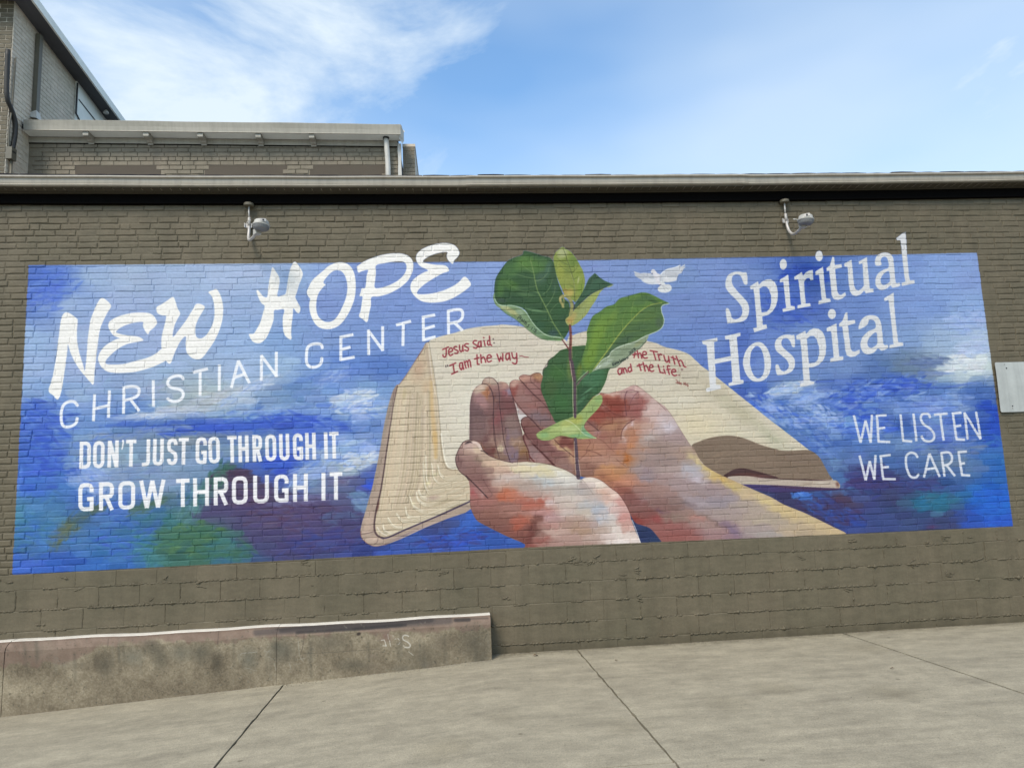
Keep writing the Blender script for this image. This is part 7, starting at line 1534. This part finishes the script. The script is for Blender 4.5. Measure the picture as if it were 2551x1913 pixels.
# ------------------------------------------------------------------ low rear building above the roof
rb_ = thing('rear_brick_building', 'low painted brick building behind the gutter with pale bracketed eave', 'building', (.7, 3.6, 5.9))
rl = Vector(rb_.location)
def part(m, name, mt, parent=rb_, smooth=False):
    o = m.build(name, mt, parent, smooth)
    if parent.parent is None: o.location = -Vector(parent.location)
    return o
YB = 3.6
XA, XB = -2.2, 3.665
def rz(x): return -.0105 * (x - XA)          # the eave drops a little to the right
m = MB(); m.box((XA, YB, 5.7), (XB, 8.5, 7.50)); part(m, 'wall', M_BACK)
panels = [(-1.475, -.15), (.545, 1.853), (2.223, 3.444)]
pz = 7.108
for a, b_ in panels:
    m = MB(); m.box((a, YB - .006, 6.3), (b_, YB - .001, pz)); part(m, 'render_panel', M_PANEL)
rr = random.Random(21); cb = .0745; rvar = []
for k in range(8):
    v, f = brick_verts(.2, .064, .008, random.Random(200 + k), .0018, .003); mm = MB(); mm.add(v, f); rvar.append(mm.mesh('brick', M_BACK))
for r in range(9):
    zc = 7.40 - r * cb
    hdr = (r == 3)
    L_ = .105 if hdr else .199
    x = XA + rr.uniform(0, .1) + (.1 if r % 2 else 0)
    while x < XB - .06:
        w_ = min(L_, XB - x)
        if not (zc + .02 < pz and any(a - .02 < x + w_ / 2 < b_ + .02 for a, b_ in panels)):
            o = link('brick', rvar[rr.randrange(8)], rb_); o.location = Vector((x + w_ / 2, YB - .004, zc)) - rl; o.scale = (w_ / .2, rr.uniform(.7, 1.3), 1)
        x += w_ + .010
st = [XA + .02 + (XB + .06 - XA - .02) * i / 20 for i in range(21)]
m = MB(); m.sweep(lambda x: [(x, YB - .012, 7.545 + rz(x)), (x, YB - .03, 7.545 + rz(x)), (x, YB - .032, 7.468 + rz(x)), (x, YB - .026, 7.45 + rz(x)), (x, YB - .005, 7.45 + rz(x))], [XA + .0 + (XB - XA) * i / 20 for i in range(21)]); part(m, 'frieze', M_TRIMB)
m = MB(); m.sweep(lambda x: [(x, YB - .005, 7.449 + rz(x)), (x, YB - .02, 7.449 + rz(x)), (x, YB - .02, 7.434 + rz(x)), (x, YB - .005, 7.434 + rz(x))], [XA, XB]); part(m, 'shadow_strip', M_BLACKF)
m = MB(); m.sweep(lambda x: [(x, YB, 7.55 + rz(x)), (x, YB - .245, 7.55 + rz(x))], st); part(m, 'soffit', M_CLAD)
st2 = [XA + .05 + (3.74 - XA - .05) * i / 24 for i in range(25)]
def wob(x): return .006 * math.sin(x * 2.3) + .003 * math.sin(x * 6)
m = MB(); m.sweep(lambda x: [(x, 3.75, 7.725 + rz(x)), (x, 3.33 + wob(x), 7.712 + rz(x)), (x, 3.322 + wob(x), 7.704 + rz(x)), (x, 3.34 + wob(x) * .4, 7.62 + rz(x)), (x, 3.348, 7.555 + rz(x)), (x, 3.344, 7.545 + rz(x)), (x, 3.356, 7.541 + rz(x)), (x, 3.37, 7.548 + rz(x))], st2); part(m, 'fascia', M_TRIMB)
m = MB(); m.box((XA, 3.38, 7.60), (3.66, 8.5, 7.66)); part(m, 'roof', M_SHING)
# folded flashing at the right end of the eave
m = MB(); R0 = rz(3.7)
m.add([(3.70, 3.326, 7.712 + R0), (3.755, 3.34, 7.700 + R0), (3.745, 3.36, 7.62 + R0), (3.728, 3.35, 7.545 + R0), (3.71, 3.37, 7.50 + R0), (3.735, 3.41, 7.455 + R0), (3.755, 3.42, 7.41 + R0), (3.78, 3.50, 7.50 + R0), (3.785, 3.44, 7.62 + R0), (3.80, 3.46, 7.655 + R0), (3.76, 3.50, 7.71 + R0), (3.71, 3.50, 7.715 + R0)],
      [(0, 1, 10, 11), (0, 3, 2), (0, 2, 1), (1, 2, 8), (1, 8, 10), (2, 3, 8), (3, 4, 7), (3, 7, 8), (4, 5, 7), (5, 6, 7), (8, 9, 10)]); part(m, 'torn_flashing', M_WHITE)
for x in (-1.228, -.306, .536, 1.445, 2.296):
    z = 7.548 + rz(x)
    br = MB(); w_ = .042
    prof = [(3.372, z), (3.372, z - .062), (3.380, z - .074), (3.44, z - .078), (3.455, z - .06), (3.50, z - .072), (3.52, z - .098), (3.555, z - .104), (3.558, z - .125), (3.568, z - .128), (3.568, z)]
    n = len(prof); br.add([(x - w_ / 1, y, q) for y, q in prof] + [(x + w_ / 1, y, q) for y, q in prof], [tuple(range(n))[::-1], tuple(range(n, 2 * n))] + [(i, (i + 1) % n, n + (i + 1) % n, n + i) for i in range(n)])
    part(br, 'eave_bracket', M_TRIMB)
m = MB(); m.tube([(3.488, 3.47, 7.535 + rz(3.5)), (3.495, 3.475, 7.40), (3.512, 3.49, 7.0), (3.516, 3.49, 5.95)], .043, 16); part(m, 'downpipe', M_WHITE, smooth=True)
m = MB(); m.tube([(3.488, 3.47, 7.55 + rz(3.5)), (3.488, 3.47, 7.52 + rz(3.5))], .052, 16); part(m, 'pipe_collar', M_DARK)
m = MB(); m.sweep(lambda z: [(3.675 + .004 * math.sin(z * 21), 3.60, z), (3.674 + .004 * math.sin(z * 17), 3.545, z), (3.728 + .005 * math.sin(z * 13 + 1), 3.545, z), (3.73, 3.60, z)], [5.9 + i * .08 for i in range(20)]); part(m, 'corner_trim', M_WHITE)
pr = MB(); pr.box((3.74, 3.78, 5.8), (3.945, 5.2, 7.475)); part(pr, 'pier', M_SIDE)
pr = MB(); pr.box((3.735, 3.765, 7.475), (3.955, 5.2, 7.50)); pr.box((3.735, 3.772, 7.503), (3.952, 5.2, 7.528)); part(pr, 'pier_cap', M_SIDE)
for r in range(16):
    for k, (a, b_) in enumerate(((3.744, 3.80), (3.806, 3.94)) if r % 2 else ((3.744, 3.87), (3.876, 3.94))):
        w_ = b_ - a; o = link('brick', rvar[(r + k) % 8], rb_); o.location = Vector(((a + b_) / 2, 3.777, 7.43 - r * cb)) - rl; o.scale = (w_ / .2, .9, 1)

# ------------------------------------------------------------------ tall building at the far left
tb = thing('tall_left_building', 'tall grey painted brick building rising at the upper left corner', 'building', (-3.4, 3.0, 5))
XC = -2.2; YC = 3.035
tl_ = Vector(tb.location)
def rk(y): return 9.29 - .14 * (y - 5.507)
m = MB(); m.add([(XC - 4, YC, 4), (XC, YC, 4), (XC, 9, 4), (XC - 4, 9, 4), (XC - 4, YC, rk(YC) - .1), (XC, YC, rk(YC) - .1), (XC, 9, rk(9) - .1), (XC - 4, 9, rk(9) - .1)], [(0, 1, 5, 4), (1, 2, 6, 5), (2, 3, 7, 6), (3, 0, 4, 7), (4, 5, 6, 7)]); part(m, 'wall', M_SIDE, tb)
# bricks on the side wall: the nearest as parts, each long and thin in view
svar = []
for k in range(8):
    v, f = brick_verts(.2, .066, .007, random.Random(300 + k), .0016, .003); mm = MB(); mm.add([(-b, a, c) for a, b, c in v], [q for q in f]); svar.append(mm.mesh('brick', M_SIDE))
cnt = 0; more = MB(); rr = random.Random(8)
for r in range(45):
    zc = 6.45 + r * .0745
    y = YC + .004 + (.105 if r % 2 else 0) * 0
    first = r % 2
    while y < 4.84:
        w_ = .1 if first else .2; first = 0; w_ = min(w_, 4.84 - y)
        if w_ > .03 and zc < rk(y) - .2:
            if not (3.55 < y + w_ / 2 and zc < 7.75):
                if cnt < 300 and zc > 6.6:
                    o = link('brick', svar[rr.randrange(8)], tb); o.location = Vector((XC, y + w_ / 2, zc)) - tl_; o.scale = (1, w_ / .2, 1); cnt += 1
                else:
                    v, f = brick_verts(w_, .066, .007, rr, .0016, .003); more.add([(XC - b, a + y + w_ / 2, c + zc) for a, b, c in v], f)
        y += w_ + .009
# return face of the corner
side_rows = more; more = MB()
for r in range(45):
    zc = 6.45 + r * .0745; x = XC - .004 - (.1 if r % 2 else .2)
    v, f = brick_verts(.19 if r % 2 == 0 else .09, .066, .007, rr, .0016, .003); more.add([(a + XC - (.1 if r % 2 == 0 else .05), b + YC, c + zc) for a, b, c in v], f)
    v, f = brick_verts(.19, .066, .007, rr, .0016, .003); more.add([(a + XC - (.305 if r % 2 == 0 else .2), b + YC, c + zc) for a, b, c in v], f)
for nm, q, mt_ in (('brickwork', side_rows, M_SIDE), ('front_brickwork', more, M_WALL)):
    me = bpy.data.meshes.new(nm); me.from_pydata(q.v, [], q.f); me.materials.append(mt_); o = link(nm, me, tb); o.location = -tl_; tag(o, kind='stuff')
# pale cladding, soffit and rake board
m = MB(); ys = [4.84, 5.4, 6, 7, 8, 9]
m.sweep(lambda y: [(XC + .03, y, 7.6), (XC + .03, y, rk(y) - .115)], ys)
m.quad((XC, 4.84, 7.6), (XC + .03, 4.84, 7.6), (XC + .03, 4.84, rk(4.84) - .12), (XC, 4.84, rk(4.84) - .12)); part(m, 'cladding', M_CLAD, tb)
m = MB(); m.sweep(lambda y: [(XC + .031, y, rk(y) - .42 ), (XC + .045, y, rk(y) - .42), (XC + .045, y, rk(y) - .432), (XC + .031, y, rk(y) - .432)], [4.9, 5.75]); part(m, 'cladding_seam', M_DARK, tb)
m = MB(); m.sweep(lambda z: [(XC + .03, 4.82, z), (XC + .05, 4.82, z), (XC + .05, 4.845, z), (XC + .03, 4.845, z)], [8.62, 9.22]); m.tube([(XC + .045, 4.835, 8.63), (XC + .045, 4.98, 8.55)], .012, 6); part(m, 'dark_edge_trim', M_DARK, tb)
ys = [YC - .35 + i * .5 for i in range(14)]
m = MB(); m.sweep(lambda y: [(XC - .1, y, rk(y) - .11), (XC + .295, y, rk(y) - .135)], ys); part(m, 'soffit', mat('grey_soffit', rgb(92, 94, 98), .7, var=.05, vs=3), tb)
m = MB(); m.sweep(lambda y: [(XC + .27, y, rk(y) - .137), (XC + .3, y, rk(y) - .137), (XC + .302, y, rk(y)), (XC + .1, y, rk(y) + .01), (XC - 4, y, rk(y) + .05)], ys); part(m, 'rake_board', M_CLAD, tb)
m = MB(); m.box((XC - 4, YC - .36, rk(YC) - .13), (XC + .3, YC - .33, rk(YC) + .05)); part(m, 'end_board', M_CLAD, tb)
m = MB(); m.lathe([(.05, 0), (.05, .02), (.03, .05), (.02, .055)], (XC + .17, 5.62, rk(5.62) - .20), k=12); m.tube([(XC + .17, 5.62, rk(5.62) - .13), (XC + .17, 5.62, rk(5.62) - .17)], .012, 6); part(m, 'soffit_spotlight', M_WHITE, tb)
# pipes and cables on the side wall
pp = thing('downspout', 'brown downspout with crumpled white boot on the side of the tall building', 'downspout', (XC + .05, 3.63, 7.9))
m = MB(); m.box((-.035, -.045, .06), (.035, .045, 1.45)); m.build('pipe', M_PIPE, pp)
m = MB(); m.add([(-.05, -.075, -.02), (.07, -.085, -.05), (.08, .05, -.05), (-.05, .07, -.04), (-.045, -.055, .07), (.045, -.06, .10), (.045, .05, .09), (-.04, .055, .07), (.12, .12, -.06), (.09, .16, -.07), (.03, .1, -.04)],
                  [(0, 1, 5, 4), (1, 2, 6, 5), (2, 3, 7, 6), (3, 0, 4, 7), (4, 5, 6, 7), (2, 8, 10), (8, 9, 10), (1, 8, 2)]); m.build('boot', M_WHITE, pp)
cp = thing('service_conduit', 'thick dark service cable and thin conduit arching down to a small box', 'conduit', (XC + .03, 3.08, 6.98))
cl = Vector(cp.location)
pth = [(2.88, 8.6), (2.90, 8.1), (2.935, 7.84), (3.028, 7.743), (3.115, 7.646), (3.164, 7.54), (3.169, 7.378), (3.145, 7.202), (3.125, 7.08)]
pts = smooth(np.array(pth), False, 4)
m = MB(); m.tube([Vector((XC + .04, p[0], p[1])) - cl for p in pts], .034, 10); m.build('service_cable', M_CABLE, cp, True)
pts = smooth(np.array([(3.04, 8.6), (3.03, 7.9), (3.013, 7.66), (2.992, 7.513), (2.99, 7.317), (3.004, 7.03)]), False, 4)
m = MB(); m.tube([Vector((XC + .03, p[0] + .05, p[1])) - cl for p in pts], .012, 8); m.build('thin_conduit', M_PIPE, cp, True)
m = MB(); m.box((-.03, -.05, -.06), (.06, .07, .13)); m.build('junction_box', M_PIPE, cp)
m = MB(); m.box((.02, -.03, .05), (.063, .05, .075)); m.build('hub', M_DARK, cp)
m = MB(); m.tube([(.02, .02, -.06), (.02, .03, -.75)], .02, 10); m.build('lower_conduit', M_PIPE, cp, True)

# ------------------------------------------------------------------ litter on the pavement
M_LEAF = mat('dry_leaf', rgb(104, 84, 58), .8, var=.2, vs=60)
def leaf(x, y, s, a, label):
    n = 9; pts = []
    for i in range(n):
        t = i / (n - 1); w_ = math.sin(math.pi * t) ** .8 * .30 * (1 + .15 * math.sin(i * 2.3))
        pts.append((t - .5, w_, .10 + .10 * math.sin(t * 5)))
    m = MB(); ca, sa = math.cos(a), math.sin(a)
    T = lambda p, q, r: ((p * ca - q * sa) * s, (p * sa + q * ca) * s, r * s)
    for (t0, w0, h0), (t1, w1, h1) in zip(pts, pts[1:]):
        m.quad(T(t0, 0, h0), T(t1, 0, h1), T(t1, w1, h1 + w1 * .5), T(t0, w0, h0 + w0 * .5)); m.quad(T(t0, -w0, h0 + w0 * .4), T(t1, -w1, h1 + w1 * .4), T(t1, 0, h1), T(t0, 0, h0))
    m.tube([T(-.5, 0, .1), T(-.72, .03, .05)], .012 * s, 4)
    o = m.build('dead_leaf', M_LEAF); o.location = (x, y, gh(x) + .001)
    tag(o, label, 'leaf', 'litter on the pavement')
leaf(5.245, -.19, .055, .4, 'curled brown leaf on the pavement near the foot of the wall, left of the joint')
leaf(5.995, -.56, .035, 1.9, 'tiny dark scrap of leaf lying on the pavement right of the joint')
leaf(8.30, -1.40, .035, 2.6, 'tiny dark scrap on the pavement near the lower right long joint')
gr = MB(); rg_ = random.Random(77)
for i in range(1100):
    near = rg_.random() < .7
    x = rg_.uniform(4.9, 11.4) if rg_.random() < .75 else rg_.uniform(1.5, 4.8); y = (-.012 - abs(rg_.gauss(0, .05))) if near else rg_.uniform(-2.8, -.05)
    if x < 4.8: y -= .24
    s = rg_.uniform(.0012, .0042) * (1 if near else .8)
    z = gh(x)
    gr.add([(x + a * s * rg_.uniform(.6, 1.4), y + b_ * s * rg_.uniform(.6, 1.4), z + c * s) for a, b_, c in ((-1, -1, 0), (1, -1, 0), (1, 1, 0), (-1, 1, 0), (0, 0, .9))], [(0, 1, 4), (1, 2, 4), (2, 3, 4), (3, 0, 4)])
tag(gr.build('grit', mat('grit', rgb(98, 92, 78), .9, var=.5, vs=90)), kind='stuff')
